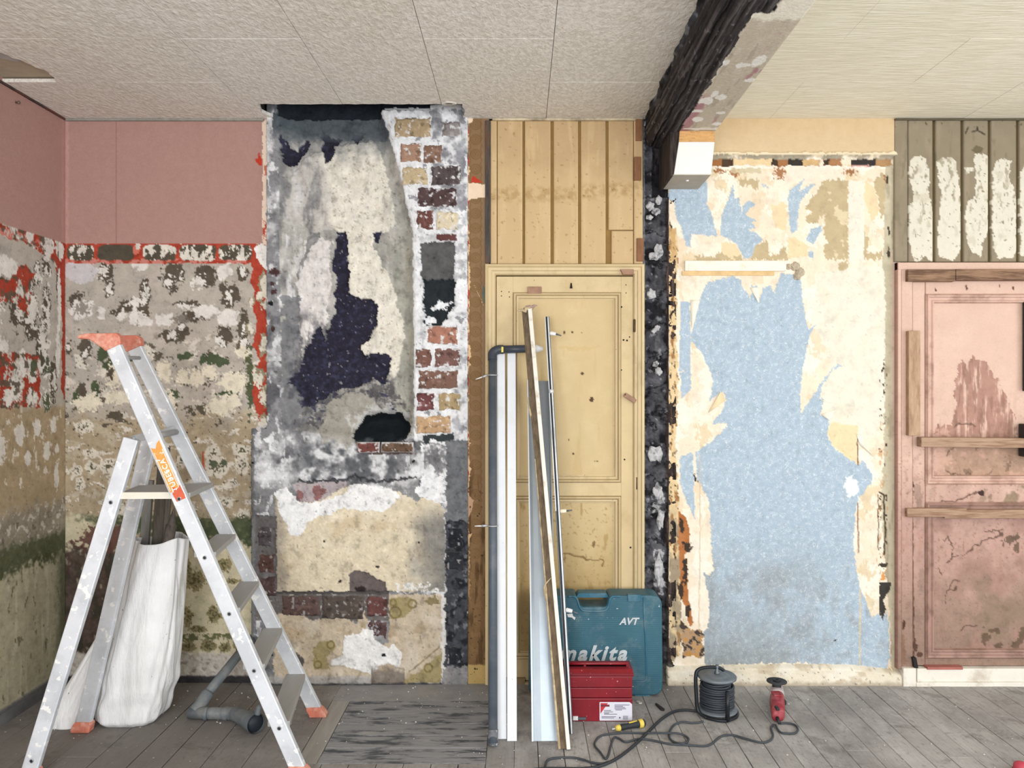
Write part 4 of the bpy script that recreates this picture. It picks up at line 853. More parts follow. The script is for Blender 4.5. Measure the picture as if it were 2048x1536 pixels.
# what shows through the broken tile in the corner
MB().bounds(LX-0.02, -1.9, -1.1, -0.30, RH+0.022, RH+0.04).build('old_ceiling_plaster', mat_plain('old_ceiling_plaster', (186, 172, 150), 0.9, var=0.15, nscale=7, bump=0.3, bscale=50), ceiling)
m = MB().prism([(-2.27, -0.80), (-2.05, -0.80), (-2.01, -0.66), (-2.03, -0.645), (-2.05, -0.67), (-2.09, -0.655), (-2.16, -0.71), (-2.27, -0.74)], 'z', RH+0.012, RH+0.018).build('shadow_piece', mat_plain('grey_shadow_piece', (178, 174, 172), 0.9), ceiling)  # flat grey sheet standing in for the shadow inside the hole
cols2 = [0.88, 1.245, 1.73, 2.21, 2.69, 3.17, 3.65, RX1]
for i in range(7):
    for j in range(6): tile([(cols2[i]+g*0.5, rows[j+1]+g*0.4), (cols2[i+1]-g*0.5, rows[j+1]+g*0.4), (cols2[i+1]-g*0.5, rows[j]-g*0.4), (cols2[i]+g*0.5, rows[j]-g*0.4)], M_tile2)
MB().bounds(0.88, RX1, RY1, -2.79, RH-0.001, RH+0.015).build('far_tiles', M_tile2, ceiling)
# void above the chimney notch
MB().bounds(NX0-0.06, NX0-0.03, -0.35, 0.1, RH+0.018, 3.18).build('joist', mat_plain('sooty_joist', (58, 54, 52), 0.9), ceiling)
MB().bounds(NX0-0.3, NX1+0.3, -0.36, -0.30, RH+0.018, 3.0).build('joist', mat_plain('sooty_trimmer', (48, 46, 46), 0.9), ceiling)
# thin edge strips where the ceiling meets the walls
M_edge = mat_plain('grey_edge_strip', (150, 146, 138), 0.8, var=0.2, nscale=25)
tr = struct(MB().bounds(LX+0.01, WX(528), -0.016, 0.0, RH-0.012, RH-0.002).build('trim_1', M_edge))
ck = MB().bounds(LX, LX+0.012, -2.5, -0.02, RH-0.010, RH-0.001).build('ceiling_crack', mat_plain('dark_ceiling_crack', (74, 62, 58), 0.9, var=0.4, nscale=10, dirt=(150, 60, 40), damt=0.8, dscale=4), wall_left)
tr = struct(MB().bounds(WX(985), WX(1284), -0.02, 0.0, RH-0.012, RH-0.002).build('trim_2', mat_plain('pale_edge_strip', (214, 200, 170), 0.8, var=0.2, nscale=25, dirt=(110, 96, 76), damt=0.8)))
tr = struct(MB().bounds(WX(1787), RX1, -0.02, 0.0, RH-0.012, RH-0.003).build('trim_3', mat_plain('dark_edge_strip', (92, 84, 66), 0.8, var=0.3, nscale=25)))
MB().prism([(-0.37, -0.222), (-0.345, -0.245), (-0.315, -0.24), (-0.30, -0.222), (-0.318, -0.208), (-0.36, -0.207)], 'z', RH-0.006, RH+0.0).build('plaster_chip', mat_plain('plaster_chip', (222, 217, 208), 0.9), ceiling)
MB().prism([(-0.352, -0.226), (-0.34, -0.238), (-0.322, -0.236), (-0.318, -0.222)], 'z', RH-0.0075, RH-0.005).build('dark_gap', mat_plain('dark_gap', (120, 116, 110), 0.9), ceiling)

# ------------------------------------------------------------------ burnt beam
def beam_mesh():
    prof = [(0.618, RH+0.012), (0.626, 2.77), (0.628, 2.70), (0.645, 2.678), (0.69, 2.672), (0.742, 2.670), (0.752, 2.673), (0.83, 2.673), (0.912, 2.673), (0.912, RH+0.012)]
    L = [0]
    for a, b in zip(prof[:-1], prof[1:]): L.append(L[-1]+math.hypot(b[0]-a[0], b[1]-a[1]))
    nt = 150; t = np.linspace(0, L[-1], nt)
    px = np.interp(t, L, [p[0] for p in prof]); pz = np.interp(t, L, [p[1] for p in prof])
    ny = 560; yy = np.linspace(0.0, -4.6, ny)
    T, Y = np.meshgrid(t, yy); X = np.broadcast_to(px, T.shape).copy(); Zz = np.broadcast_to(pz, T.shape).copy()
    tb = L[5]+0.004                     # where soot ends and the painted soffit starts
    f1 = fbm(Y*4, T*30, 5, 5, 0.6); f2 = fbm(Y*1.6, T*60, 15, 5, 0.6); f3 = fbm(Y*18, T*40, 25, 4, 0.6); f4 = fbm(Y*26, T*26, 35, 4, 0.6)
    bl = (T < tb+0.014*fbm(Y*9, T*0, 45, 4, 0.6)).astype(float)
    bl = np.where(Y < -1.40, ss(tb+0.06, tb+0.05, T+0.02*f3), bl)
    c = np.zeros(T.shape+(3,)); c[:] = (56, 52, 53)
    def put(m, rgb, a=1.0): nonlocal c; m = (m*a)[..., None]; c = c*(1-m)+np.array(rgb)*m
    put(ss(0.1, 0.6, f2), (98, 92, 92), 0.9); put(ss(-0.1, -0.5, f2), (26, 25, 28), 0.9); put(ss(0.4, 0.6, f1), (120, 116, 116), 0.6); put(ss(0.6, 0.75, f3), (150, 146, 144), 0.6)
    rub = ss(0.05, 0.03, T+0.012*f3); put(rub, (66, 68, 74)); f4 = fbm(Y*11, T*22, 35, 4, 0.55); put(rub*ss(0.15, 0.4, f4), (128, 132, 140), 0.9); put(rub*ss(-0.1, -0.4, f4), (22, 24, 30))
    wr = 1-bl; put(wr, (202, 191, 173)); put(wr*ss(0.2, 0.6, f4), (212, 203, 186), 0.8); put(wr*ss(0.3, 0.6, f1), (178, 166, 150), 0.7)
    mauve = wr*np.maximum(ss(tb+0.045, tb+0.03, T+0.014*f3)*ss(-0.75, -0.62, Y), ss(0.3, 0.5, fbm(Y*6, T*18, 55, 4))*ss(L[8]-0.055, L[8]-0.03, T)); put(mauve, (182, 138, 142))
    put(wr*ss(-1.34, -1.37, Y+0.02*f3), (240, 233, 218))
    for y0, t0, ry, rt_ in ((-0.29, 0.10, 0.016, 0.10), (-0.36, 0.15, 0.02, 0.02), (-0.42, 0.045, 0.03, 0.022), (-0.52, 0.02, 0.02, 0.03), (-0.50, 0.13, 0.016, 0.02), (-0.64, 0.03, 0.035, 0.03), (-0.72, 0.05, 0.03, 0.014), (-0.68, 0.085, 0.03, 0.025), (-0.86, 0.155, 0.02, 0.02), (-1.03, 0.13, 0.05, 0.02), (-1.0, 0.08, 0.02, 0.03), (-1.02, 0.005, 0.03, 0.02)):
        r = np.sqrt(((Y-y0)/ry)**2+((T-tb-t0)/rt_)**2); put(wr*ss(-0.05, 0.05, 1-r+0.5*f4), (240, 236, 230))
    put((T > L[8]+0.002), (228, 218, 196)) if False else None
    side = (T > L[8]+0.001).astype(float); put(side, (230, 222, 200))
    dpt = bl*(0.008*f2+0.003*f3)+rub*0.016*fbm(Y*6, T*14, 77, 3, 0.5)+wr*0.0008*f4
    lft = ss(L[2]+0.01, L[2]-0.01, T); X -= dpt*lft; Zz -= dpt*(1-lft)*(1-side)
    seam = ss(0.006, 0.002, np.abs(T-L[3]-0.012-0.01*fbm(Y*2, T*0, 65, 3))); Zz += seam*0.01*bl; put(seam*bl, (14, 14, 16))
    idx = np.arange(T.size).reshape(T.shape); q = np.stack([idx[:-1, :-1], idx[1:, :-1], idx[1:, 1:], idx[:-1, 1:]], -1).reshape(-1, 4)[:, ::-1]
    me = fast_mesh('ceiling_beam', np.stack([X.ravel(), Y.ravel(), Zz.ravel()], -1), q, lin_np(c).reshape(-1, 3)); me.materials.append(M_burnt2)
    return link(bpy.data.objects.new('ceiling_beam', me))
M_burnt2 = mat_paint('burnt_timber', 0.85, 70, 0.5, 0.006, 0.12)
beam = struct(beam_mesh())
# bearing block that carries the beam end
blk = MB().prism([(0.742, 2.668), (0.905, 2.668), (0.905, 2.655), (0.738, 2.655)], 'y', -0.262, 0.0)
MB().prism([(0.745, 2.672), (0.908, 2.672), (0.908, 2.622), (0.741, 2.622)], 'y', -0.262, 0.0).build('bearing_board', mat_plain('orange_bare_wood', (214, 166, 108), 0.8, var=0.15, nscale=20, stretch=(1, 4, 4), dirt=(120, 80, 50), damt=0.7, dscale=26, dth=0.60), beam)
MB().prism([(0.741, 2.622), (0.908, 2.622), (0.892, 2.470), (0.718, 2.470)], 'y', -0.262, 0.0).build('white_block', mat_plain('white_gloss_paint', (246, 243, 237), 0.5, var=0.02), beam, bev=0.002, seg=1)
MB().prism([(0.718, 2.470), (0.892, 2.470), (0.890, 2.4665), (0.712, 2.4665)], 'y', -0.262, 0.0).build('block_soffit', mat_plain('shaded_soffit', (190, 182, 168), 0.8, var=0.08), beam)  # underside of the block, its shade put into the grey
MB().prism([(0.700, 2.672), (0.746, 2.672), (0.742, 2.622), (0.720, 2.47), (0.712, 2.462), (0.698, 2.462)], 'y', -0.258, 0.02).build('charred_cheek', mat_plain('charred_cheek', (66, 55, 50), 0.9, var=0.6, nscale=14, stretch=(8, 8, 1), bump=0.8, bscale=22, dirt=(24, 22, 24), damt=0.9), beam, bev=0.004)
MB().lathe([(0.0, -0.006), (0.007, -0.004), (0.008, 0.0)], (0.80, -0.17, 2.4665), (0, 0, 1), 10).build('screw_head', mat_plain('white_dot', (240, 240, 240), 0.5), beam)

# ------------------------------------------------------------------ doors
def bx(px0, px1, py0, py1, y0, y1): return MB().bounds(WX(px0), WX(px1), y0, y1, WZ(py1), WZ(py0))
M_yel = mat_plain('ochre_door_paint', (213, 190, 146), 0.5, var=0.06, nscale=7, dirt=(172, 145, 98), damt=0.45, dscale=3.2, dth=0.55, bump=0.06, bscale=150, fleck=(96, 74, 46), fscale=90, fth=0.745)
M_yel2 = mat_plain('ochre_frame_paint', (212, 190, 148), 0.5, var=0.07, nscale=9, dirt=(142, 118, 82), damt=0.5, dscale=8, dth=0.6, stretch=(1, 1, 0.3), fleck=(90, 72, 48), fscale=70, fth=0.72)
M_bwood = mat_plain('bare_brown_wood', (140, 98, 68), 0.8, var=0.2, nscale=24, stretch=(4, 4, 1))
M_pinkwood = mat_plain('pinkish_scrap_wood', (166, 130, 108), 0.8, var=0.2, nscale=30)
M_iron = mat_plain('rusty_iron', (96, 78, 58), 0.6, 0.5, var=0.3, nscale=60)
M_dark = mat_plain('dark_gap_shadow', (40, 35, 30), 0.9)
# boards over the ochre door
t1 = struct(empty('trim_4'))
bx(980, 1286, 240, 532, 0.006, 0.02).build('backing_panel', mat_plain('brown_groove', (150, 118, 68), 0.8), t1)
def ochre_board(u0, u1, v0, v1, seed, name='board', proud=0.012):
    P = Paint(u0, u1, v0, v1, 2.0, seed, (207, 178, 134), 3)
    P.put(ss(360, 300, P.V+30*P.n1), (193, 162, 122), 0.7, 3)
    P.put(ss(0.1, 0.5, P.noise(40, 2, 0.4, 4)), (214, 187, 143), 0.6)
    st = ss(22, 4, np.abs(P.V-386-5*np.sin(u0)))*ss(-0.5, 0.4, P.noise(14, 3)); P.put(st, (178, 146, 98), 0.75); P.put(st*ss(0.55, 0.66, P.noise(6, 4)), (126, 96, 58), 0.7)
    P.put(ss(0.66, 0.74, P.noise(8, 5)), (150, 116, 72), 0.6)
    e = np.minimum(P.U-u0, u1-P.U); P.put(ss(2.2, 0.5, e+0.6*P.n2), (234, 210, 164), 0.7); P.h = -0.003*ss(2.6, 0.0, e)
    return paint_obj(name, P, M_board, t1, proud, 0.016)
ochre_board(981, 993.5, 243, 528, 401, 'stile', 0.016)
for i, (a, b) in enumerate(((995, 1045), (1050, 1101), (1107.5, 1156), (1162, 1211))): ochre_board(a, b, 243, 528, 402+i)
ochre_board(1217, 1266, 243, 460, 410); ochre_board(1223, 1266, 462.5, 528, 411); ochre_board(1267.5, 1284.5, 243, 528, 412, 'stile', 0.018)
for a, b, c, d in ((1270, 1283, 241, 284), (1267, 1281, 316, 363), (1272, 1286, 478, 524)): bx(a, b, c, d, -0.026, -0.012).build('scrap_block', M_bwood, t1, bev=0.002, seg=1)
bx(970.5, 981.5, 243, 527, -0.022, 0.03).build('charred_post', mat_plain('charred_post', (74, 72, 70), 0.9, var=0.4, nscale=10, stretch=(6, 6, 1), bump=0.6, bscale=30, dirt=(120, 84, 58), damt=0.6), t1, bev=0.003)

def panel_door(root, mats, leaf, panels, frame):
    pass
# ochre door
d1 = struct(empty('door_1'))
fx0, fx1, fy0 = WX(971), WX(1287), WZ(530)
def architrave(root, x0, x1, ztop, zbot, w, mat, prof):
    """three mitred lengths of stepped moulding round a door; prof = [(offset from the outside, y)]"""
    for part in ('l', 't', 'r'):
        vs = []; fs = []
        for o, y in prof:
            if part == 'l': vs += [(x0+o, y, zbot), (x0+o, y, ztop-o)]
            elif part == 'r': vs += [(x1-o, y, zbot), (x1-o, y, ztop-o)]
            else: vs += [(x0+o, y, ztop-o), (x1-o, y, ztop-o)]
        for k in range(len(prof)-1): fs.append((2*k, 2*k+1, 2*k+3, 2*k+2))
        MB().add(vs, fs).build('architrave', mat, root)
architrave(d1, fx0, fx1, fy0, 0.0, 0.05, M_yel2, [(0, 0.02), (0, -0.032), (0.012, -0.036), (0.016, -0.028), (0.030, -0.026), (0.034, -0.020), (0.046, -0.018), (0.052, -0.006), (0.052, 0.03)])
lx0, lx1, lz0, lz1 = WX(993), WX(1266), 0.012, WZ(553)
sx0, sx1 = WX(1026), WX(1242)
for a, b in ((lx0, sx0), (sx1, lx1)): MB().bounds(a, b, -0.004, 0.035, lz0, lz1).build('stile', M_yel, d1, bev=0.0015, seg=1)
for z0, z1 in ((WZ(585), lz1), (WZ(992), WZ(965)), (lz0, WZ(1318))): MB().bounds(sx0, sx1, -0.0035, 0.035, z0, z1).build('rail', M_yel, d1, bev=0.001, seg=1)
mp = [(0.0, -0.004), (0.0015, 0.004), (0.003, -0.012), (0.008, -0.016), (0.013, -0.012), (0.014, 0.002), (0.0165, 0.004), (0.018, -0.004), (0.026, -0.005), (0.030, -0.001), (0.0305, 0.010), (0.036, 0.010)]
def yellow_panel(v0, v1, seed):
    P = Paint(1026, 1242, v0, v1, 2.0, seed, (211, 187, 142), 4)
    P.put(ss(0.0, 0.6, P.noise(90, 2)), (217, 194, 150), 0.7); P.put(ss(0.35, 0.7, P.noise(60, 3, 0.5, 3)), (202, 175, 126), 0.6)
    if v0 < 800:
        for x_, y_, r in ((1165, 747, 3), (1184, 799, 4), (1129, 664, 2.5), (1145, 664, 1.5), (1164, 665, 1.5), (1147, 908, 2), (1138, 880, 2), (1190, 923, 1.5), (1195, 923, 1.5), (1108, 667, 2.5)): P.put(P.ell(x_, y_, r, r*1.2, er=0.2, w=0), (84, 60, 34))
        P.put(P.line([(1120, 695), (1160, 698), (1200, 694)], 2.5, 6), (206, 176, 122), 0.5)
    else:
        P.put(ss(1000, 1220, P.V+50*P.n1), (186, 158, 108), 0.85); P.put(ss(0.5, 0.6, P.noise(8, 5)), (156, 124, 76), 0.5); P.put(ss(0.4, 0.6, P.noise(40, 7, 0.6, 2)), (166, 134, 84), 0.6)
        P.put(P.line([(1128, 1108), (1150, 1113), (1175, 1120), (1205, 1122), (1206, 1132)], 1.6, 4), (120, 92, 56), 0.8); P.put(P.line([(1130, 1124), (1132, 1112), (1150, 1108)], 1.2, 4), (130, 100, 62), 0.7)
        P.put(P.ell(1188, 1090, 3, 6, er=0.4), (120, 92, 56), 0.8)
    return paint_obj('door_panel', P, M_board, d1, -0.012, 0.02)
yellow_panel(585, 965, 421); yellow_panel(992, 1318, 422)
MB().ring(sx0, sx1, WZ(965), WZ(585), mp).build('panel_moulding', M_yel2, d1); MB().ring(sx0, sx1, WZ(1318), WZ(992), mp).build('panel_moulding', M_yel2, d1)
for px, py in ((1268.5, 652), (1273, 966)): MB().lathe([(0.004, 0), (0.007, 0.003), (0.007, 0.062), (0.004, 0.066)], (WX(px), -0.014, WZ(py+13)), (0, 0, 1), 10).build('hinge', M_iron, d1, True)
bx(1267.2, 1269.2, 553, 1352, -0.0065, 0.01).build('paint_gap', mat_plain('white_chipped_gap', (236, 230, 214), 0.7, var=0.1, dirt=(120, 96, 60), damt=0.9, dscale=14, dth=0.56), d1)
r = Matrix.Rotation(math.radians(33), 3, 'Y'); MB().box((WX(1259), -0.02, WZ(796)), (0.066, 0.016, 0.022), r).build('turn_button', M_pinkwood, d1, bev=0.003)
MB().lathe([(0.0, 0.004), (0.004, 0.003), (0.005, 0)], (WX(1249), -0.028, WZ(789)), (0, -1, 0), 8).build('turn_screw', M_iron, d1)
bx(1055, 1083, 574, 588, -0.018, -0.003).build('wooden_stop', M_pinkwood, d1, bev=0.002, seg=1)
MB().prism([(WX(1239), WZ(541)), (WX(1265), WZ(541)), (WX(1265), WZ(551)), (WX(1244), WZ(551))], 'y', -0.045, -0.02).build('wooden_wedge', M_pinkwood, d1)
MB().prism([(WX(1141), WZ(566)), (WX(1143.5), WZ(566)), (WX(1145), WZ(577)), (WX(1139.5), WZ(577))], 'y', -0.006, -0.001).build('keyhole', M_dark, d1)
for px, py, rr in ((1243, 614, 2), (1243, 740, 1.5), (1249, 919, 2), (1261, 1095, 2.2), (1003, 583, 1.3), (1003, 592, 1.3), (1018, 584, 1.3), (1019, 594, 1.3), (1252, 570, 1.3), (1252, 586, 1.3), (1247, 680, 2.2), (1254, 681, 2.2), (1259, 674, 1.6)):
    MB().lathe([(rr/S, 0), (rr/S*0.8, 0.0012), (0.0, 0.0013)], (WX(px), -0.0035, WZ(py)), (0, -1, 0), 8).build('nail_hole', M_dark, d1)

# olive boards and the pink door at the right
t2 = struct(empty('trim_5'))
bx(1786, 2330, 238, 527, 0.006, 0.02).build('backing_panel', mat_plain('olive_groove', (112, 96, 58), 0.8), t2)
q9 = lambda L: [(1760+x/4.517, 220+y/4.517) for x, y in L]
DABS = {0: [q9([(255, 470), (290, 430), (350, 420), (410, 440), (425, 520), (440, 600), (430, 760), (470, 900), (485, 940), (490, 1340), (450, 1365), (400, 1330), (350, 1380), (310, 1370), (280, 1320), (250, 1180), (255, 860), (295, 850), (290, 740), (265, 620), (250, 540)])],
        1: [q9([(510, 460), (560, 430), (640, 432), (690, 470), (685, 560), (705, 690), (720, 760), (715, 900), (735, 1000), (735, 1240), (700, 1300), (650, 1375), (600, 1360), (520, 1320), (505, 1200), (520, 1040), (540, 800), (540, 720), (505, 600)])],
        2: [q9([(835, 450), (860, 400), (910, 392), (965, 410), (975, 560), (970, 960), (965, 1090), (925, 1190), (900, 1330), (865, 1300), (820, 1290), (780, 1200), (760, 1080), (765, 860), (800, 815), (840, 790), (860, 650)]), q9([(755, 530), (830, 515), (835, 550), (760, 590)])],
        3: [q9([(1040, 470), (1070, 440), (1180, 470), (1150, 600), (1190, 700), (1225, 820), (1230, 1240), (1190, 1340), (1150, 1350), (1060, 1330), (1010, 1250), (1000, 960), (1005, 560)])],
        4: [q9([(1255, 560), (1300, 500), (1400, 520), (1440, 700), (1450, 1240), (1400, 1330), (1330, 1350), (1255, 1320)])]}
def olive_board(u0, u1, v0, v1, seed, dab=None, name='board', proud=0.012):
    P = Paint(u0, u1, v0, v1, 2.0, seed, (146, 134, 113), 5)
    P.put(ss(0.1, 0.6, P.noise(40, 2, 0.6, 2)), (156, 142, 121), 0.7); P.put(ss(0.3, 0.6, P.noise(30, 3, 0.6, 2)), (130, 120, 99), 0.7)
    for L in (dab or []):
        m = P.poly(L, 4); P.put(m, (222, 216, 201), 1, 4, 0.0012)
        P.put(m*ss(0.25, 0.5, P.noise(16, 5, 0.7, 1.5))*ss(470, 400, P.V+30*P.n1), (164, 154, 132), 0.85); P.put(m*ss(0.55, 0.66, P.noise(9, 7)), (128, 116, 92), 0.8)
        P.put(m*ss(0.35, 0.6, P.noise(30, 8, 0.8, 1.4)), (206, 198, 180), 0.8)
    P.put(ss(0.64, 0.72, P.noise(9, 9))*ss(262, 244, P.V), (60, 54, 40), 0.8)
    e = np.minimum(P.U-u0, u1-P.U); P.h = P.h-0.003*ss(2.4, 0.0, e)
    if dab is DABS.get(2):
        P.put(P.ell(1952, 302, 8, 7, er=0.4), (110, 100, 76)); P.put(P.line([(1929, 268), (1934, 256)], 1.4), (56, 50, 40)); P.put(P.line([(1942, 265), (1951, 262), (1952, 255), (1955, 263), (1967, 270)], 1.2), (70, 62, 48))
    return paint_obj(name, P, M_board, t2, proud, 0.016)
olive_board(1787, 1813, 241, 524, 431, None, 'stile', 0.014)
for i, (a, b) in enumerate(((1815, 1863.5), (1869.5, 1919.5), (1925.5, 1974), (1980, 2030.5), (2036.5, 2087), (2093, 2143), (2149, 2199), (2205, 2255), (2261, 2311))): olive_board(a, b, 241, 524, 432+i, DABS.get(i))

d2 = struct(empty('door_2'))
M_pink = mat_paint('stained_pink_paint', 0.6, 130, 0.12, 0.002, 0.06)
def pink(P, grime_shade=1.0):
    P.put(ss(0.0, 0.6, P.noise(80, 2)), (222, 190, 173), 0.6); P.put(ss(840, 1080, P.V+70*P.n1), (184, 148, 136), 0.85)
    P.put(ss(1080, 1300, P.V+60*P.n1), (148, 124, 109), 0.85*grime_shade); P.put(ss(0.5, 0.6, P.noise(7, 5))*ss(800, 1000, P.V), (140, 104, 88), 0.5); P.put(ss(0.35, 0.7, P.noise(30, 6, 0.5, 2.5))*ss(700, 1000, P.V), (182, 140, 126), 0.5)  # lower door: dirt plus extra shade put into the colour against strong light
def pink_piece(name, u0, u1, v0, v1, y, th, seed, extra=None, grime_shade=1.0, edge=2.0):
    P = Paint(u0, u1, v0, v1, 2.0, seed, (217, 184, 167), 4); pink(P, grime_shade)
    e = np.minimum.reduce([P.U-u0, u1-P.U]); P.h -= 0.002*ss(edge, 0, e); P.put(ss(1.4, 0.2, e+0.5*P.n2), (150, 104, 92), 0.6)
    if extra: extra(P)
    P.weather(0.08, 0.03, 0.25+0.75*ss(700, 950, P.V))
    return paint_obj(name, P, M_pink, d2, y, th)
def frame_x(P):
    for pts in ([(1817, 540), (1819, 660)], [(1822, 1040), (1824, 1320)]): P.put(P.line(pts, 1.2, 1), (90, 60, 50), 0.0)
    P.put(P.ells([(1794, 575, 2, 4), (1803, 1245, 3, 8), (1796, 1085, 2, 5)], er=0.5), (86, 58, 46)); P.put(P.ells([(1800, 1300, 8, 26)], er=0.8), (128, 92, 70), 0.6)
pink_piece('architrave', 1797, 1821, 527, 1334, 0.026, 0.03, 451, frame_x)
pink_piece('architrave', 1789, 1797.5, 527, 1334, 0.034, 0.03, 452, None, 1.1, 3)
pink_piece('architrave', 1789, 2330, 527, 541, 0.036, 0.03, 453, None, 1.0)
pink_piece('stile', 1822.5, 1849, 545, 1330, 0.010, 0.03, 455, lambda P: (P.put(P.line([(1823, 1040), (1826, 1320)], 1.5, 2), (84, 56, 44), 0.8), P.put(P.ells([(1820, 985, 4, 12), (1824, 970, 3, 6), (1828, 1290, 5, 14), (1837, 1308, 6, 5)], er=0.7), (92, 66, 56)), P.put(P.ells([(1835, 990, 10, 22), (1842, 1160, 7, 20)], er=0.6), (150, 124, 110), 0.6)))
def rail_x(P):
    P.put(ss(0, 0.4, P.noise(30, 12))*(P.V > 900)*ss(1940, 1980, P.U), (140, 120, 98), 0.85); P.put(P.line([(1880, 1003), (1910, 1001), (1935, 990), (1960, 984)], 1.4, 4), (92, 66, 54), 0.8); P.put(P.ell(1960, 986, 5, 5, er=0.2), (64, 44, 38))
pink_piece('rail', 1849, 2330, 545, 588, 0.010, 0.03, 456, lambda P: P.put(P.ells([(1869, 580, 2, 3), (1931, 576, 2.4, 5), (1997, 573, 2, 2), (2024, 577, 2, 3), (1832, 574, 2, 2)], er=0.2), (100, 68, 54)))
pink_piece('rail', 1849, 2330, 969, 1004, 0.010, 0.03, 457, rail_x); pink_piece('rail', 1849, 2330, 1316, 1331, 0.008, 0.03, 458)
def upper_x(P):
    blob = P.poly([(1915, 740), (1925, 720), (1940, 726), (1945, 712), (1960, 718), (1975, 725), (1985, 745), (1998, 760), (2010, 790), (2030, 820), (2036, 880), (1860, 890), (1875, 850), (1905, 850), (1912, 800)], 7)
    st = ss(-0.25, 0.3, P.noise(26, 21, 0.45, 4, 5, 0.65)+0.3)
    P.put(blob*st, (170, 128, 114), 0.9, 8); P.put(blob*ss(0.1, 0.4, P.noise(22, 23, 0.5, 3)), (150, 112, 98), 0.8)
    P.put(ss(860, 900, P.V+16*P.n2)*ss(1870, 1900, P.U), (172, 140, 118), 0.9, 10); P.put(ss(0.2, 0.6, P.noise(30, 25))*ss(870, 900, P.V), (200, 160, 142), 0.8); P.put(ss(0.45, 0.6, P.noise(26, 26))*ss(860, 890, P.V), (130, 104, 86), 0.8)
    P.put(P.ell(1880, 910, 24, 50, er=0.6), (206, 166, 148), 0.7); P.put(P.line([(1914, 855), (1918, 848), (1940, 848), (1955, 852)], 1.3, 3), (100, 76, 64), 0.8); P.put(P.line([(1896, 912), (1902, 900), (1912, 895)], 1.2, 3), (100, 76, 64), 0.7)
    P.put(P.line([(1895, 942), (1915, 952), (1940, 945), (1955, 960), (1990, 940)], 1.2, 6), (104, 78, 64), 0.8)
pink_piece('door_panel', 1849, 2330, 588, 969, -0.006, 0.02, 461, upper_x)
def lower_x(P):
    P.put(ss(0.0, 0.5, P.noise(80, 31)), (166, 130, 118), 0.7); P.put(ss(-0.1, 0.5, P.noise(70, 33))*ss(1100, 1200, P.V)*ss(1900, 1960, P.U), (146, 124, 106), 0.8)
    for pts in ([(1892, 1124), (1910, 1117), (1935, 1108), (1952, 1092), (1970, 1082), (2002, 1072), (2008, 1058)], [(1907, 1115), (1905, 1085), (1900, 1072), (1892, 1084)], [(1892, 1208), (1898, 1182), (1905, 1166), (1918, 1160)], [(1900, 1180), (1918, 1178)], [(1886, 1150), (1880, 1138)], [(1970, 1062), (1985, 1064), (2004, 1064)], [(2012, 1078), (2010, 1094)], [(1925, 1260), (1940, 1252), (1955, 1254)]): P.put(P.line(pts, 1.3, 5), (96, 72, 62), 0.85)
    P.put(P.ells([(2024, 1080, 14, 10), (1972, 1276, 8, 12), (1990, 1262, 12, 5), (2000, 1292, 6, 8), (2035, 1290, 12, 6), (2046, 1270, 8, 14), (2034, 1096, 4, 10)], er=0.9, n=P.n2), (104, 84, 68), 0.85); P.put(ss(1295, 1312, P.V+6*P.n2), (138, 122, 104), 0.7)
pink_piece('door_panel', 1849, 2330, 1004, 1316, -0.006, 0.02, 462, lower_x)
M_pinkm = mat_plain('pink_moulding_paint', (212, 177, 161), 0.6, var=0.08, nscale=10, dirt=(150, 112, 98), damt=0.6, dscale=9)
M_pinkm2 = mat_plain('grubby_dimmed_pink_moulding', (172, 138, 126), 0.6, var=0.1, nscale=10, dirt=(120, 92, 80), damt=0.7, dscale=9)  # lower moulding: grubby, with the lower door's added shade in its colour
mp2 = [(0.0, -0.010), (0.002, -0.012), (0.008, -0.022), (0.016, -0.018), (0.020, -0.010), (0.030, -0.008), (0.036, -0.014), (0.042, -0.012), (0.046, 0.006)]
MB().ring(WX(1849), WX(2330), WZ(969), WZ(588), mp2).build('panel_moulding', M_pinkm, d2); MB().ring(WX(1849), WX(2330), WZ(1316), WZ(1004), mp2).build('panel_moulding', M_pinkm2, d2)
bx(1821, 1822.6, 545, 1330, -0.004, 0.02).build('door_gap', M_dark, d2)
M_batten = mat_plain('raw_batten', (176, 146, 122), 0.8, var=0.12, nscale=20, stretch=(0.5, 3, 5), dirt=(120, 82, 60), damt=0.6, dscale=12, bump=0.2, bscale=60)
M_batten2 = mat_plain('raw_upright_batten', (184, 154, 126), 0.8, var=0.14, nscale=20, stretch=(5, 1, 1), dirt=(140, 100, 76), damt=0.5, dscale=9, bump=0.2, bscale=60)
M_batten3 = mat_plain('brown_rail_wood', (150, 118, 94), 0.8, var=0.25, nscale=16, stretch=(0.6, 3, 5), dirt=(84, 58, 44), damt=0.8, dscale=10, bump=0.3, bscale=50)
bx(1806, 1900, 542, 565, -0.052, -0.012).build('nailed_batten', M_batten3, d2, bev=0.002, seg=1); bx(1901, 2330, 541, 563, -0.052, -0.012).build('nailed_batten', M_batten3, d2, bev=0.002, seg=1)
bx(1807, 1830, 663, 870, -0.055, -0.022).build('nailed_batten', M_batten2, d2, bev=0.002, seg=1)
r = Matrix.Rotation(math.radians(0.6), 3, 'Y')
MB().box((WX(1980), -0.042, WZ(884)), (300/S, 0.045, 19/S), r).build('nailed_batten', M_batten, d2, bev=0.002, seg=1)
bx(1805, 1923, 1014, 1031, -0.050, -0.022).build('nailed_batten', M_batten, d2, bev=0.002, seg=1); bx(1880, 2140, 1017, 1034, -0.046, -0.018).build('nailed_batten', M_batten, d2, bev=0.002, seg=1)
m = MB().bounds(WX(2035), WX(2100), -0.075, -0.008, WZ(912), WZ(847)); lk = m.build('lock_box', mat_plain('black_lock', (58, 54, 54), 0.5, 0.3), d2, bev=0.004)
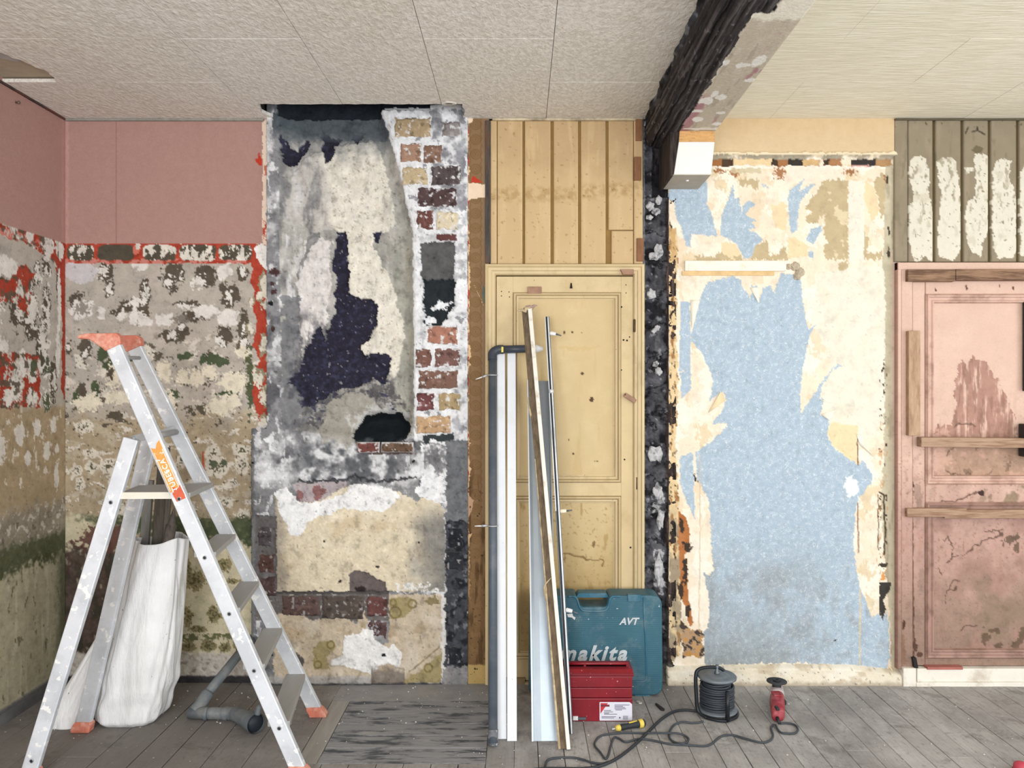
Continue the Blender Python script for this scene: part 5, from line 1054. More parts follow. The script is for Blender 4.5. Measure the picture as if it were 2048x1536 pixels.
bx(2045, 2095, 604, 782, -0.016, -0.004).build('dark_slot', mat_plain('dark_slot', (46, 38, 32), 0.8), d2)
MB().prism([(WX(1817), WZ(1310)), (WX(1824), WZ(1310)), (WX(1828), WZ(1330)), (WX(1821), WZ(1330))], 'y', -0.045, -0.012).build('broken_hinge', mat_plain('black_iron', (44, 42, 42), 0.6, 0.3), d2)

# ------------------------------------------------------------------ baseboards on the papered side
def base_strip():
    P = Paint(1333, 1797, 1324, 1370, 2.0, 81, (232, 222, 202), 6)
    P.put(ss(-0.1, 0.5, P.noise(50, 2, 1.5, 1)), (242, 236, 222), 0.8); P.put(ss(0.2, 0.5, P.noise(40, 3, 1.5, 0.8)), (200, 184, 158), 0.7); P.put(ss(1354, 1364, P.V+4*P.n2), (170, 156, 136), 0.7); P.put(ss(0.6, 0.7, P.noise(7, 5)), (112, 100, 84), 0.7)
    top = 1333-3*np.sin((P.U-1400)/120)+np.where(P.U > 1700, (P.U-1700)*0.09, 0)+1.2*P.n2
    P.h = 0.030*ss(top-3, top+5, P.V)+0.010*ss(1338, 1366, P.V)+0.002*P.n2-0.014*ss(top-2, top-3, P.V)
    return paint_obj('baseboard_back', P, M_flake, None, 0.004, 0.06)
struct(base_strip())
M_wb = mat_plain('white_plinth_paint', (240, 235, 224), 0.6, var=0.06, nscale=12, dirt=(180, 160, 136), damt=0.6, dscale=8, dth=0.58)
b2 = struct(empty('baseboard_right'))
bx(1797.5, 1823, 1330, 1368, -0.050, 0.0).build('plinth_block', M_wb, b2, bev=0.002, seg=1); bx(1827, 2330, 1332, 1358, -0.040, 0.0).build('plinth_board', M_wb, b2, bev=0.002, seg=1); bx(1823, 2330, 1358, 1367.5, -0.052, 0.0).build('plinth_shoe', M_wb, b2, bev=0.002, seg=1)
bx(1846, 1916, 1328, 1333, -0.046, -0.01).build('pink_threshold', mat_plain('faded_red_wood', (176, 110, 100), 0.7), b2)
b3 = struct(MB().bounds(LX+0.0, LX+0.014, -2.0, 0.0, 0.0, 0.05).build('baseboard_left', mat_plain('grey_baseboard', (104, 103, 104), 0.8, var=0.3, nscale=9, bump=0.3)))
bx(978, 1050, 1354, 1369, -0.02, 0.02).build('threshold', mat_plain('dull_threshold', (150, 130, 96), 0.8, var=0.2), d1); bx(1050, 1290, 1362, 1369, -0.03, 0.02).build('threshold', M_yel2, d1)

# ------------------------------------------------------------------ batten and loose paper on the papered wall
bx(1369, 1571, 522, 542.5, -0.016, -0.001).build('cream_batten', mat_plain('cream_batten_paint', (250, 241, 224), 0.6, var=0.04, dirt=(200, 170, 120), damt=0.5, dscale=16, dth=0.62), pw, bev=0.002, seg=1)
bx(1364, 1548, 542.5, 551, -0.008, -0.001).build('glue_line', mat_plain('ochre_glue_line', (226, 192, 140), 0.8, var=0.15, nscale=30), pw)
rr_ = random.Random(4)
for i, (u, v, a) in enumerate(((1591, 533, 9), (1600, 544, 9), (1594, 553, 7), (1577, 533, 6))):
    bm = bmesh.new(); bmesh.ops.create_icosphere(bm, subdivisions=3, radius=1)
    for vt in bm.verts:
        k_ = 1+rr_.uniform(-0.16, 0.16); vt.co = Vector((vt.co.x*a/S*k_, vt.co.y*0.012*k_, vt.co.z*a/S*k_))+Vector((WX(u), -0.002, WZ(v)))
    me = bpy.data.meshes.new('mortar_lump'); bm.to_mesh(me); bm.free(); me.materials.append(mat_plain('mortar_lump', (186, 172, 150), 0.9, var=0.25, nscale=40, bump=0.5)); link(bpy.data.objects.new('mortar_lump', me), pw)
M_flap = mat_plain('wallpaper_back', (250, 242, 224), 0.9, var=0.04)
def flap(tri, lift, mat=M_flap, n=9):
    """a torn tongue of paper: root edge a-b on the wall, tip c curling away from it"""
    a, b, c = [Vector((WX(u), 0, WZ(v))) for u, v in tri]; vs = []; fs = []
    for i in range(n):
        t = i/(n-1); l = a.lerp(c, t); r_ = b.lerp(c, t*0.98)
        y = -0.002-lift*(t**2.0)
        for p in (l, r_): vs.append((p.x, y, p.z))
    for i in range(n-1): fs.append((2*i, 2*i+1, 2*i+3, 2*i+2))
    o = MB().add(vs, fs).build('paper_flap', mat, pw, True); s = o.modifiers.new('s', 'SOLIDIFY'); s.thickness = 0.0006; return o
M_flap2 = mat_plain('peach_wallpaper_back', (240, 218, 178), 0.9, var=0.05)
flap([(1416, 826), (1452, 800), (1440, 783)], 0.018, M_flap2); flap([(1642, 828), (1672, 820), (1656, 840)], 0.02); flap([(1720, 890), (1712, 866), (1746, 915)], 0.025); flap([(1650, 800), (1665, 806), (1638, 800)], 0.012)
flap([(1773, 1330), (1784, 1334), (1790, 1348)], 0.03, M_flap2); flap([(1500, 575), (1520, 575), (1516, 606)], 0.01); flap([(1381, 600), (1400, 600), (1384, 662)], 0.006)

# ------------------------------------------------------------------ things
def ground(root): return root
# ---------------- aluminium step ladder
M_alu = mat_plain('splashed_aluminium', (226, 230, 237), 0.45, 0.15, var=0.05, nscale=14, dirt=(150, 154, 160), damt=0.35, dscale=7, fleck=(250, 250, 250), fscale=26, fth=0.60, spec=0.5)
M_alu_d = mat_plain('dull_aluminium', (176, 178, 180), 0.5, 0.3, var=0.08, nscale=18, dirt=(140, 138, 134), damt=0.5, spec=0.4)
M_tread = mat_plain('ribbed_tread_metal', (176, 175, 172), 0.55, 0.25, var=0.06, stretch=(40, 1, 1), nscale=6, spec=0.4)
M_orange = mat_plain('orange_plastic', (214, 128, 106), 0.6, var=0.12, nscale=30, dirt=(236, 190, 172), damt=0.6, dscale=26)
M_cream = mat_plain('cream_tread_edge', (232, 229, 214), 0.6, var=0.05)
ladder = thing('step_ladder', 'paint-splashed aluminium step ladder with orange plastic feet and handle', 'ladder')
R1t, R1b = Vector((-1.607, 3.060-D, 1.645)), Vector((-0.824, 2.930-D, 0.0))
R2t, R2b = Vector((-1.645, 3.300-D, 1.652)), Vector((-0.905, 3.475-D, 0.0))
L1t, L1b = Vector((-1.530, 3.050-D, 1.275)), Vector((-1.853, 2.910-D, 0.0))
L2t, L2b = Vector((-1.560, 3.265-D, 1.270)), Vector((-1.880, 3.322-D, 0.0))
def rail(a, b, w, t, name, foot=0.035, prof=True):
    d = (b-a).normalized(); e = b-d*foot
    o = MB().beam(a, e, w, t).build(name, M_alu, ladder, bev=0.004, seg=2)
    return o, d
for nm, a, b, w in (('front_rail', R1t, R1b, 0.058), ('front_rail', R2t, R2b, 0.060), ('rear_leg', L1t, L1b, 0.060), ('rear_leg', L2t, L2b, 0.062)):
    o, d = rail(a, b, w, 0.026, nm)
    # moulded foot, cut level with the floor
    e = b-d*0.040; side = Vector((1, 0, 0)); hw = w*0.62; ht = 0.021
    vs = []
    for z, c_, k in ((0.0, b, 1.0), (0.012, b, 1.06), (0.034, b-d*0.034, 1.0), (0.046, b-d*0.046, 0.86)):
        c2 = Vector((c_.x, c_.y, z))
        for i, j in ((-1, -1), (1, -1), (1, 1), (-1, 1)): vs.append(c2+Vector((i*hw*k, j*ht*k, 0)))
    fs = [(0, 3, 2, 1), (12, 13, 14, 15)]+[(r_*4+i, r_*4+(i+1) % 4, (r_+1)*4+(i+1) % 4, (r_+1)*4+i) for r_ in range(3) for i in range(4)]
    f = MB().add(vs, fs).build('foot', M_orange, ladder, bev=0.004)
    for kx in range(-2, 3): MB().box((b.x+kx*0.014, b.y-ht*1.06, 0.02), (0.005, 0.003, 0.024)).build('grip_rib', M_orange, f)
def on(a, b, z): t = (a.z-z)/(a.z-b.z); return a.lerp(b, t)
M_hole = mat_plain('dark_bolt', (52, 54, 60), 0.5, 0.3)
def bolt(p, parent=ladder):
    b = MB().lathe([(0.0085, 0), (0.0085, 0.002), (0.006, 0.0035), (0.006, 0.0025)], p, (0, -1, 0), 14).build('bolt_ring', M_alu_d, parent, True)
    MB().lathe([(0.0060, 0.0), (0.0058, 0.003), (0.0, 0.003)], p, (0, -1, 0), 14).build('bolt_hole', M_hole, b)
# treads
for k, py in enumerate((1113, 1225, 1338, 1453)):
    z = None
    for zz in np.linspace(1.0, 0.05, 400):                       # height at which the near rail meets that height in the photograph
        p = on(R1t, R1b, zz); d_ = p.y+D
        if 771+(CH-zz)*F/d_ >= py: z = zz; break
    a = on(R1t, R1b, z); b = on(R2t, R2b, z); w = 0.085; th = 0.022
    vs = []
    for p, s_ in ((a, 1), (b, -1)):
        for dx in (-w*0.62, w*0.38):
            for dz in (th, 0): vs.append((p.x+dx, p.y+s_*0.012, z+dz-0.006))
    tr_ = MB().add(vs, [(0, 1, 3, 2), (4, 6, 7, 5), (0, 2, 6, 4), (1, 5, 7, 3), (0, 4, 5, 1), (2, 3, 7, 6)]).build('tread', M_tread, ladder, bev=0.002, seg=1)
    bolt(Vector((a.x, a.y-0.013, z)))
zp = 1.045
pa, pb, pc, pd = on(L1t, L1b, zp), on(R1t, R1b, zp), on(R2t, R2b, zp), on(L2t, L2b, zp)
MB().add([(pa.x+0.02, pa.y-0.005, zp+dz) for dz in (0, .02)]+[(pb.x+0.03, pb.y+0.015, zp+dz) for dz in (0, .02)]+[(pc.x+0.045, pc.y-0.015, zp+dz) for dz in (0, .02)]+[(pd.x+0.01, pd.y-0.015, zp+dz) for dz in (0, .02)],
         [(0, 2, 4, 6), (1, 7, 5, 3), (0, 1, 3, 2), (2, 3, 5, 4), (4, 5, 7, 6), (6, 7, 1, 0)]).build('platform', M_tread, ladder, bev=0.002, seg=1)
MB().add([(pa.x+0.02, pa.y-0.008, zp-0.003), (pb.x+0.0, pb.y+0.012, zp-0.003), (pb.x+0.0, pb.y+0.012, zp+0.023), (pa.x+0.02, pa.y-0.008, zp+0.023), (pa.x+0.02, pa.y-0.001, zp-0.003), (pb.x+0.0, pb.y+0.019, zp-0.003), (pb.x+0.0, pb.y+0.019, zp+0.023), (pa.x+0.02, pa.y-0.001, zp+0.023)],
         [(0, 1, 2, 3), (7, 6, 5, 4), (0, 4, 5, 1), (3, 2, 6, 7), (1, 5, 6, 2), (0, 3, 7, 4)]).build('platform_edge', M_cream, ladder)
bolt(Vector((pb.x, pb.y-0.013, zp+0.0))); p = on(L1t, L1b, 1.03); bolt(Vector((p.x, p.y-0.013, p.z))); p = on(L1t, L1b, 0.075); bolt(Vector((p.x, p.y-0.013, p.z)))
# hinge brackets and cross bars
hp1, hp2 = on(R1t, R1b, 1.285), on(R2t, R2b, 1.285)
MB().beam(L1t+Vector((-0.01, 0.02, -0.005)), hp1+Vector((0.0, 0.02, 0.012)), 0.03, 0.006).build('hinge_bracket', M_alu_d, ladder, bev=0.001, seg=1)
MB().beam(L2t+Vector((-0.01, -0.018, -0.005)), hp2+Vector((0.0, -0.018, 0.012)), 0.03, 0.006).build('hinge_bracket', M_alu_d, ladder, bev=0.001, seg=1)
MB().tube([hp1+Vector((0, 0.0, 0)), hp2], 0.012, 12).build('cross_bar', M_alu_d, ladder, True)
MB().tube([L1t+Vector((0, 0.01, 0)), L2t], 0.009, 12).build('cross_bar', M_alu_d, ladder, True)
t1_, t2_ = R1t.lerp(R1b, 0.03), R2t.lerp(R2b, 0.03); MB().tube([t1_, t2_], 0.008, 12).build('cross_bar', M_alu_d, ladder, True)
# orange hand grips
for a, b, L_ in ((R1t, R1b, 0.10), (R2t, R2b, 0.055)):
    d = (a-b).normalized(); w = 0.034; y0, y1 = a.y-0.018, a.y+0.018
    n_ = Vector((d.z, 0, -d.x))
    c0 = a-d*0.012
    pl, pr = c0-n_*w, c0+n_*w
    pts = [(pl.x, pl.z), (pr.x, pr.z), (pr.x-0.004, pr.z+0.030), (pr.x-0.02, pr.z+0.044), (a.x-0.03, a.z+0.046), (a.x-0.03-L_*0.7, a.z+0.046), (a.x-0.035-L_, a.z+0.038), (a.x-0.035-L_, a.z+0.024), (a.x-0.03-L_*0.6, a.z+0.022), (pl.x-0.012, pl.z+0.012)]
    MB().prism(pts, 'y', y0, y1).build('hand_grip', M_orange, ladder, bev=0.005)
# maker's sticker on the near rail
d = (R1b-R1t).normalized(); n_ = Vector((-d.z, 0, d.x)); n_ = n_ if n_.x > 0 else -n_
M_st = mat_plain('orange_sticker', (240, 166, 84), 0.6, var=0.1, nscale=40, fleck=(246, 240, 232), fscale=70, fth=0.62); M_red = mat_plain('red_sticker', (222, 104, 74), 0.6, var=0.1, fleck=(246, 240, 232), fscale=80, fth=0.64); M_wt = mat_plain('white_print', (250, 246, 238), 0.6, var=0.02)
def rp(t, s_, off=0.0): return R1t+(R1b-R1t)*t+n_*s_+Vector((0, -0.0132-off, 0))
def decal(pts, off, name, mat, parent):
    k = len(pts); vs = [rp(t, s_, off) for t, s_ in pts]+[rp(t, s_, -0.004) for t, s_ in pts]
    return MB().add(vs, [tuple(range(k)), tuple(range(2*k-1, k-1, -1))]+[(i, (i+1) % k, k+(i+1) % k, k+i) for i in range(k)]).build(name, mat, parent)
t0, t1s = 0.240, 0.345
st = decal([(t0, -0.022), (t0+0.006, -0.006), (t0-0.004, 0.006), (t0-0.008, 0.02), (t1s-0.005, 0.02), (t1s, -0.022)], 0.0012, 'sticker', M_st, ladder)
decal([(0.336, -0.004), (0.342, 0.012), (0.338, 0.024), (0.360, 0.026), (0.369, 0.024), (0.368, -0.012), (0.35, -0.016)], 0.0015, 'torn_sticker', M_red, ladder)
o_ = rp(0.347, 0.010, 0.0016)
text_mesh('sticker_lettering', 'TUBESCA', 0.030, M_wt, st, o_, -d, -n_, 0.0004, 0, 0.0005, 'LEFT', 1.12)
for s_ in (-0.0195, 0.0165): decal([(t0+0.012, s_), (t0+0.012, s_+0.0022), (t1s-0.004, s_+0.0022), (t1s-0.004, s_)], 0.0018, 'sticker_border', M_wt, st)
settle(ladder, (-1.38, 3.2-D, 0))

# ---------------- rubble sacks and the timber standing in one of them
def mat_sack():
    k = N('white_woven_sack'); v = k.coord(); n = k.noise(4, 5, 0.6, v)
    c = k.ramp(n, 0.3, 0.7, C(222, 221, 222), C(245, 245, 246)); c = k.mix(k.ramp(k.noise(60, 2, 0.5, v), 0.74, 0.76), c, C(110, 104, 98))
    k.bump(k.noise(9, 5, 0.6, k.coord((2.2, 2.2, 0.5))), 0.45, 0.03); return k.fin(c, 0.55, 0, 0.35)
M_sack = mat_sack()
def sack(name, secs, folds, seed, label, n=160, m=110):
    """lofted bag; secs = [(z, cx, cy, rx, ry)]"""
    zs = [s_[0] for s_ in secs]; vs = []; rs_ = np.random.RandomState(seed)
    ph = rs_.rand(12)*6.28; ph16 = rs_.rand(16)*6.28; tw = rs_.uniform(-1.1, 1.1, 16); am = rs_.uniform(0.4, 1.3, 16); wd = rs_.uniform(0.05, 0.16, 16)
    lo, hi = zs[0], zs[-1]
    for i in range(m):
        t = i/(m-1); z = lo+(hi-lo)*t
        cx, cy, rx, ry = [np.interp(z, zs, [s_[k] for s_ in secs]) for k in (1, 2, 3, 4)]
        for j in range(n):
            a = 2*math.pi*j/n; ca, sa = math.cos(a), math.sin(a)
            e = 0.72; x = math.copysign(abs(ca)**e, ca); y = math.copysign(abs(sa)**e, sa)
            f = 1.0; crease = 0.0
            for k in range(16):                                  # hanging pleats that wander and twist down the bag
                ak = ph16[k]+tw[k]*t+0.25*math.sin(3*t+k); da = (a-ak+math.pi) % (2*math.pi)-math.pi
                f -= folds*am[k]*(0.35+0.65*abs(math.sin(1.3*k+2.6*t)))*math.exp(-(da/wd[k])**2)
            f += folds*0.35*math.sin(a*5+ph[2]+t*4.2)*(0.4+t*0.6)
            f += folds*0.8*math.exp(-((t-0.05)/0.06)**2)*math.sin(a*11+ph[10])*0.5
            crease = 0.5*folds*math.sin(t*30+ph[3]+3.0*math.sin(a*2+1))*math.exp(-((t-0.16)/0.10)**2)
            dz = 0.012*math.sin(a*3+ph[1])*(1 if i == m-1 else t**6)
            vs.append((cx+rx*x*(f+crease), cy+ry*y*(f+crease), max(0.0, z+dz)))
    fs = [(i*n+j, i*n+(j+1) % n, (i+1)*n+(j+1) % n, (i+1)*n+j) for i in range(m-1) for j in range(n)]+[tuple(range(n))[::-1]]
    o = MB().add(vs, fs).build(name, M_sack, None, True); s_ = o.modifiers.new('cloth', 'SOLIDIFY'); s_.thickness = 0.003; s_.offset = -1
    return tag(o, label, 'sack')
yb = 3.46-D
sack('rubble_sack', [(0.0, -1.73, yb, 0.118, 0.105), (0.02, -1.73, yb, 0.140, 0.125), (0.07, -1.722, yb, 0.152, 0.13), (0.16, -1.702, yb, 0.156, 0.13), (0.28, -1.684, yb, 0.152, 0.125), (0.5, -1.655, yb+0.02, 0.136, 0.115), (0.68, -1.634, yb+0.03, 0.120, 0.105), (0.795, -1.620, yb+0.04, 0.112, 0.095)], 0.085, 4, 'tall full white woven sack with scrap timber sticking out of its top')
sack('rubble_sack', [(0.0, -1.985, 3.42-D, 0.090, 0.085), (0.05, -1.985, 3.425-D, 0.088, 0.08), (0.14, -1.955, 3.45-D, 0.066, 0.07), (0.26, -1.915, 3.49-D, 0.044, 0.055), (0.36, -1.88, 3.51-D, 0.026, 0.034), (0.42, -1.865, 3.515-D, 0.010, 0.018)], 0.06, 9, 'low slumped white sack with a pointed top beside the tall full sack')
M_tim = mat_plain('grey_old_timber', (96, 90, 82), 0.85, var=0.25, nscale=12, stretch=(8, 8, 1), bump=0.3, bscale=40); M_tim2 = mat_plain('pale_grey_timber', (128, 126, 122), 0.85, var=0.2, nscale=12, stretch=(8, 8, 1), bump=0.3, bscale=40); M_bark = mat_plain('splintered_dark_wood', (84, 76, 70), 0.9, var=0.5, nscale=20, stretch=(5, 5, 1), bump=0.9, bscale=30)
sg = 'scrap timber in the tall sack'
for a, b, w, t, mt, lb in (((-1.690, yb+0.03, 0.06), (-1.640, yb+0.11, 1.20), 0.046, 0.022, M_tim, 'long dark timber strip standing upright in the white sack'), ((-1.745, yb+0.03, 0.06), (-1.706, yb+0.10, 1.05), 0.040, 0.02, M_tim2, 'pale grey timber strip standing upright in the white sack'), ((-1.640, yb+0.0, 0.06), (-1.596, yb+0.08, 1.13), 0.020, 0.02, M_tim, 'thin dark timber strip standing upright in the white sack')):
    o = MB().beam(a, b, w, t).build('timber_strip', mt, None, bev=0.002, seg=1); tag(o, lb, 'timber', sg)
pts = [(-1.670, yb-0.02, 0.06), (-1.590, yb-0.02, 0.6), (-1.562, yb-0.02, 0.80), (-1.552, yb-0.01, 0.87), (-1.542, yb-0.01, 0.94)]
o = MB().tube(smooth_path(pts, 6), [0.022]*6+[0.024]*12+[0.018, 0.015, 0.012, 0.010, 0.007, 0.004, 0.002], 9).build('splintered_stick', M_bark, None, True); tag(o, 'splintered rough dark stick poking from the white sack', 'timber', sg)

# ---------------- grey drain pipe lying by the ladder
M_pvc = mat_plain('dusty_grey_pvc', (106, 113, 118), 0.5, var=0.1, nscale=20, dirt=(150, 146, 140), damt=0.4, dscale=10); M_pvcd = mat_plain('pipe_inside', (40, 46, 54), 0.6)
pipe = thing('drain_pipe', 'dusty grey plastic drain pipe with elbows lying on the floor under the ladder', 'pipe')
A, B, E = Vector((-1.475, 3.45-D, 0.026)), Vector((-1.300, 3.44-D, 0.026)), Vector((-1.125, 3.30-D, 0.042))
MB().tube([A, B], 0.026, 16).build('pipe_length', M_pvc, pipe, True)
MB().tube(smooth_path([Vector((-1.455, 3.45-D, 0.030)), Vector((-1.438, 3.475-D, 0.05)), Vector((-1.42, 3.52-D, 0.085))], 6), 0.029, 16).build('elbow', M_pvc, pipe, True)
MB().tube([Vector((-1.425, 3.51-D, 0.078)), Vector((-1.348, 3.80-D, 0.205))], 0.022, 16).build('pipe_length', M_pvc, pipe, True)
MB().tube([Vector((-1.358, 3.765-D, 0.19)), Vector((-1.338, 3.835-D, 0.222))], 0.028, 16).build('socket', M_pvc, pipe, True)
pth = smooth_path([B+Vector((-0.02, 0, 0)), B+Vector((0.03, -0.005, 0.002)), Vector((-1.215, 3.385-D, 0.034)), E], 6)
MB().tube(pth, [0.028]*7+[0.031]*5+[0.034]*3+[0.040]*4, 18, cap=False).build('elbow', M_pvc, pipe, True)
dE = (pth[-1]-pth[-2]).normalized(); MB().tube([E-dE*0.014, E-dE*0.012], 0.0385, 18).build('pipe_mouth', M_pvcd, pipe, True)
for p, q_, r_ in ((B+Vector((-0.10, 0, 0)), B+Vector((-0.085, 0, 0)), 0.029), (B+Vector((-0.012, 0, 0)), B+Vector((0.004, 0, 0)), 0.030), (E-dE*0.014, E+dE*0.001, 0.042)): MB().tube([p, q_], r_, 18, cap=False).build('collar', M_pvc, pipe, True)
MB().tube(smooth_path([E+Vector((0.0, 0.01, 0.035)), E+Vector((0.004, 0.012, 0.055)), E+Vector((0.008, 0.014, 0.075))], 4), [0.013]*4+[0.012]*3+[0.006, 0.004], 10).build('pipe_clip', M_pvc, pipe, True)
settle(pipe, (-1.3, 3.44-D, 0))

# ---------------- lengths leaning against the ochre door
def lean(name, pb, db, pt, dt, w, t, mat, parent=None, bev=0.001, seg=1):
    """flat length from its foot pixel (resting on the floor) to its top pixel at distance dt"""
    a = Vector(((pb[0]-1040)*db/F, db-D, 0.0)); b = AT(pt[0], pt[1], dt)
    return a, b, MB().beam(a, b, w, t).build(name, mat, parent, bev=bev, seg=seg)
M_pvcw = mat_plain('white_pvc', (232, 235, 241), 0.4, var=0.03, nscale=10, dirt=(196, 192, 190), damt=0.4, dscale=5, dth=0.6, fleck=(120, 110, 104), fscale=50, fth=0.735)
gb = 'white trim lengths leaning on the ochre door'
for px, py, tx, ty, w, lb in ((1004, 1478, 1002, 708, 0.0385, 'white plastic trim board leaning on the door, beside the dark grey pipe'), (1024, 1482, 1023, 706, 0.0405, 'white plastic trim board leaning on the door, beside the metal channel')):
    db = F*CH/(py-771); a, b, o = lean('trim_board', (px, py), db, (tx, ty), 3.80, w, 0.010, M_pvcw, None)
    d_ = (b-a).normalized()
    tag(o, lb, 'trim board', gb)
# dark grey conduit with an elbow at its top
M_dgrey = mat_plain('dark_grey_pipe', (84, 93, 104), 0.45, var=0.12, nscale=14, dirt=(120, 122, 126), damt=0.4, dscale=9); M_dgrey2 = mat_plain('black_grey_pipe', (62, 68, 78), 0.4, var=0.1); M_scr = mat_plain('zinc_screw', (196, 198, 200), 0.4, 0.5); M_plug = mat_plain('white_plug', (232, 232, 234), 0.5)
cd = thing('waste_pipe', 'tall dark grey pipe with an elbow and white tip leaning on the ochre door', 'pipe')
db = F*(CH-0.0)/(1492-771); a = Vector(((986-1040)*db/F, db-D, 0.012)); b = AT(985, 712, 3.77)
MB().tube([a, b], 0.0195, 18).build('pipe_length', M_dgrey, cd, True)
MB().tube([a+Vector((0, 0, -0.010)), a.lerp(b, 0.03)], [0.020, 0.0215], 18).build('chipped_end', mat_plain('chipped_pipe_end', (112, 116, 122), 0.6, var=0.3, nscale=40, fleck=(210, 210, 210), fscale=60, fth=0.6), cd, True)
up_ = (b-a).normalized(); c_ = b+up_*0.034+Vector((0.032, 0, 0))
MB().tube(smooth_path([b-up_*0.02, b+up_*0.01, b+up_*0.026+Vector((0.012, 0, 0)), c_, c_+Vector((0.02, 0, 0))], 6), 0.0225, 18).build('elbow', M_dgrey2, cd, True)
e1 = c_+Vector((0.165, 0.0, 0.004)); MB().tube([c_, e1], 0.0195, 18).build('pipe_arm', M_dgrey2, cd, True)
MB().tube([e1+Vector((-0.004, 0, 0)), e1+Vector((0.022, 0, 0)), e1+Vector((0.028, 0, 0)), e1+Vector((0.05, 0, 0))], [0.021, 0.0205, 0.0155, 0.009], 18).build('white_tip', M_plug, cd, True)
MB().bounds(c_.x+0.012, c_.x+0.022, c_.y-0.0245, c_.y-0.02, c_.z-0.014, c_.z+0.012).build('yellow_tag', mat_plain('yellow_tag', (226, 206, 96), 0.6), cd)
for py, ang in ((746, -0.35), (1080, 0.0)):
    t = (1492-py)/(1492-712.0); p = a.lerp(b, t*0.985); ring = [p+Vector((0.0225*math.cos(x_), 0.0225*math.sin(x_), 0.0)) for x_ in np.linspace(math.pi*1.05, math.pi*1.98, 9)]
    MB().tube(ring, 0.003, 8).build('pipe_clamp', M_scr, cd, True)
    s0 = p+Vector((-0.0225, -0.006, 0)); s1 = s0+Vector((-0.028, -0.004, ang*0.028)); s2 = s1+Vector((-0.030, -0.004, ang*0.030))
    MB().tube([s0, s1], 0.0055, 8).build('clamp_nut', M_scr, cd, True); MB().tube([s1, s2], [0.0035, 0.002], 8).build('clamp_screw', M_plug, cd, True)
settle(cd, (a.x, a.y, 0))
# galvanised channel
M_galv = mat_plain('galvanised_steel', (158, 166, 173), 0.36, 0.65, var=0.08, nscale=4, dirt=(140, 150, 160), damt=0.5, dscale=3, spec=0.5)
ch = thing('metal_channel', 'wide galvanised steel channel leaning on the ochre door behind the brown moulding', 'metal channel')
db = F*CH/(1482-771); a = Vector(((1090-1040)*db/F, db-D, 0.0)); b = AT(1077, 762, 3.79); w = 0.108
u_ = (b-a).normalized(); sd = u_.cross(Vector((0, 1, 0))).normalized(); sd = sd if sd.x > 0 else -sd
nn = sd.cross(u_).normalized(); nn = nn if nn.y < 0 else -nn
prof = [(-0.054, 0.016), (-0.052, 0.018), (-0.048, 0.018), (-0.047, 0.0), (-0.036, -0.002), (-0.015, 0.0025), (0.02, 0.0015), (0.046, 0.0), (0.048, 0.018), (0.054, 0.018), (0.054, 0.0155), (0.051, 0.015), (0.049, -0.003), (-0.049, -0.004), (-0.051, 0.015)]
vs = [p_+sd*x_+nn*y_ for p_ in (a, b) for x_, y_ in prof]; k = len(prof)
MB().add(vs, [(i, (i+1) % k, k+(i+1) % k, k+i) for i in range(k)]+[tuple(range(k)), tuple(range(k, 2*k))]).build('channel_web', M_galv, ch)
MB().beam(a+sd*-0.0535+nn*0.019, b+sd*-0.0535+nn*0.019, 0.004, 0.004).build('channel_lip', M_pvcw, ch)
settle(ch, a)
# brown moulding with a white edge
md = thing('wood_moulding', 'long slanting brown wooden moulding with white painted edges and a ragged top', 'moulding')
M_mb = mat_plain('grubby_brown_face', (112, 96, 76), 0.85, var=0.25, nscale=10, stretch=(8, 8, 0.7), dirt=(70, 58, 46), damt=0.6, dscale=8, bump=0.3, bscale=40); M_mw = mat_plain('chipped_white_edge', (238, 234, 224), 0.7, var=0.05, dirt=(170, 150, 116), damt=0.7, dscale=12, dth=0.6); M_mt = mat_plain('bare_edge', (196, 176, 142), 0.8, var=0.15, dirt=(110, 90, 66), damt=0.6, dscale=20)
db = F*CH/(1497-771); a = Vector(((1129-1040)*db/F, db-D, 0.0)); b = AT(1052, 618, 3.74)
sd = Vector((1, 0, 0))
MB().beam(a+sd*-0.004, b+sd*-0.004, 0.030, 0.016, w2=0.034).build('moulding_face', M_mb, md)
MB().beam(a+sd*0.016+Vector((0, -0.006, 0)), b+sd*0.018+Vector((0, -0.006, 0)), 0.016, 0.026, w2=0.020).build('white_edge', M_mw, md, bev=0.003)
MB().beam(a+sd*-0.021+Vector((0, -0.004, 0)), a.lerp(b, 0.62)+sd*-0.019+Vector((0, -0.002, 0)), 0.010, 0.020, w2=0.004).build('bare_edge', M_mt, md, bev=0.002)
rs2 = random.Random(2)
for i in range(7):
    p = b+Vector((rs2.uniform(-0.022, 0.03), rs2.uniform(-0.015, 0.01), rs2.uniform(-0.012, 0.01))); q_ = p+Vector((rs2.uniform(-0.05, 0.04), rs2.uniform(-0.02, 0.0), rs2.uniform(-0.012, 0.02)))
    MB().tube([p, p.lerp(q_, 0.5)+Vector((0, 0, 0.006)), q_], [0.012, 0.007, 0.001], 6).build('splinter', M_mt if i % 2 else mat_plain('pinkish_splinter', (176, 150, 138), 0.9), md)
for t, s_ in ((0.72, 1), (0.3, -1)):
    p = a.lerp(b, t)+sd*(-0.02); MB().tube(smooth_path([p, p+Vector((-0.012, -0.006, 0.06)), p+Vector((-0.018*s_, -0.004, 0.10))], 4), [0.005]*4+[0.003]*3+[0.002, 0.001], 6).build('splinter', M_mt, md)
settle(md, a)
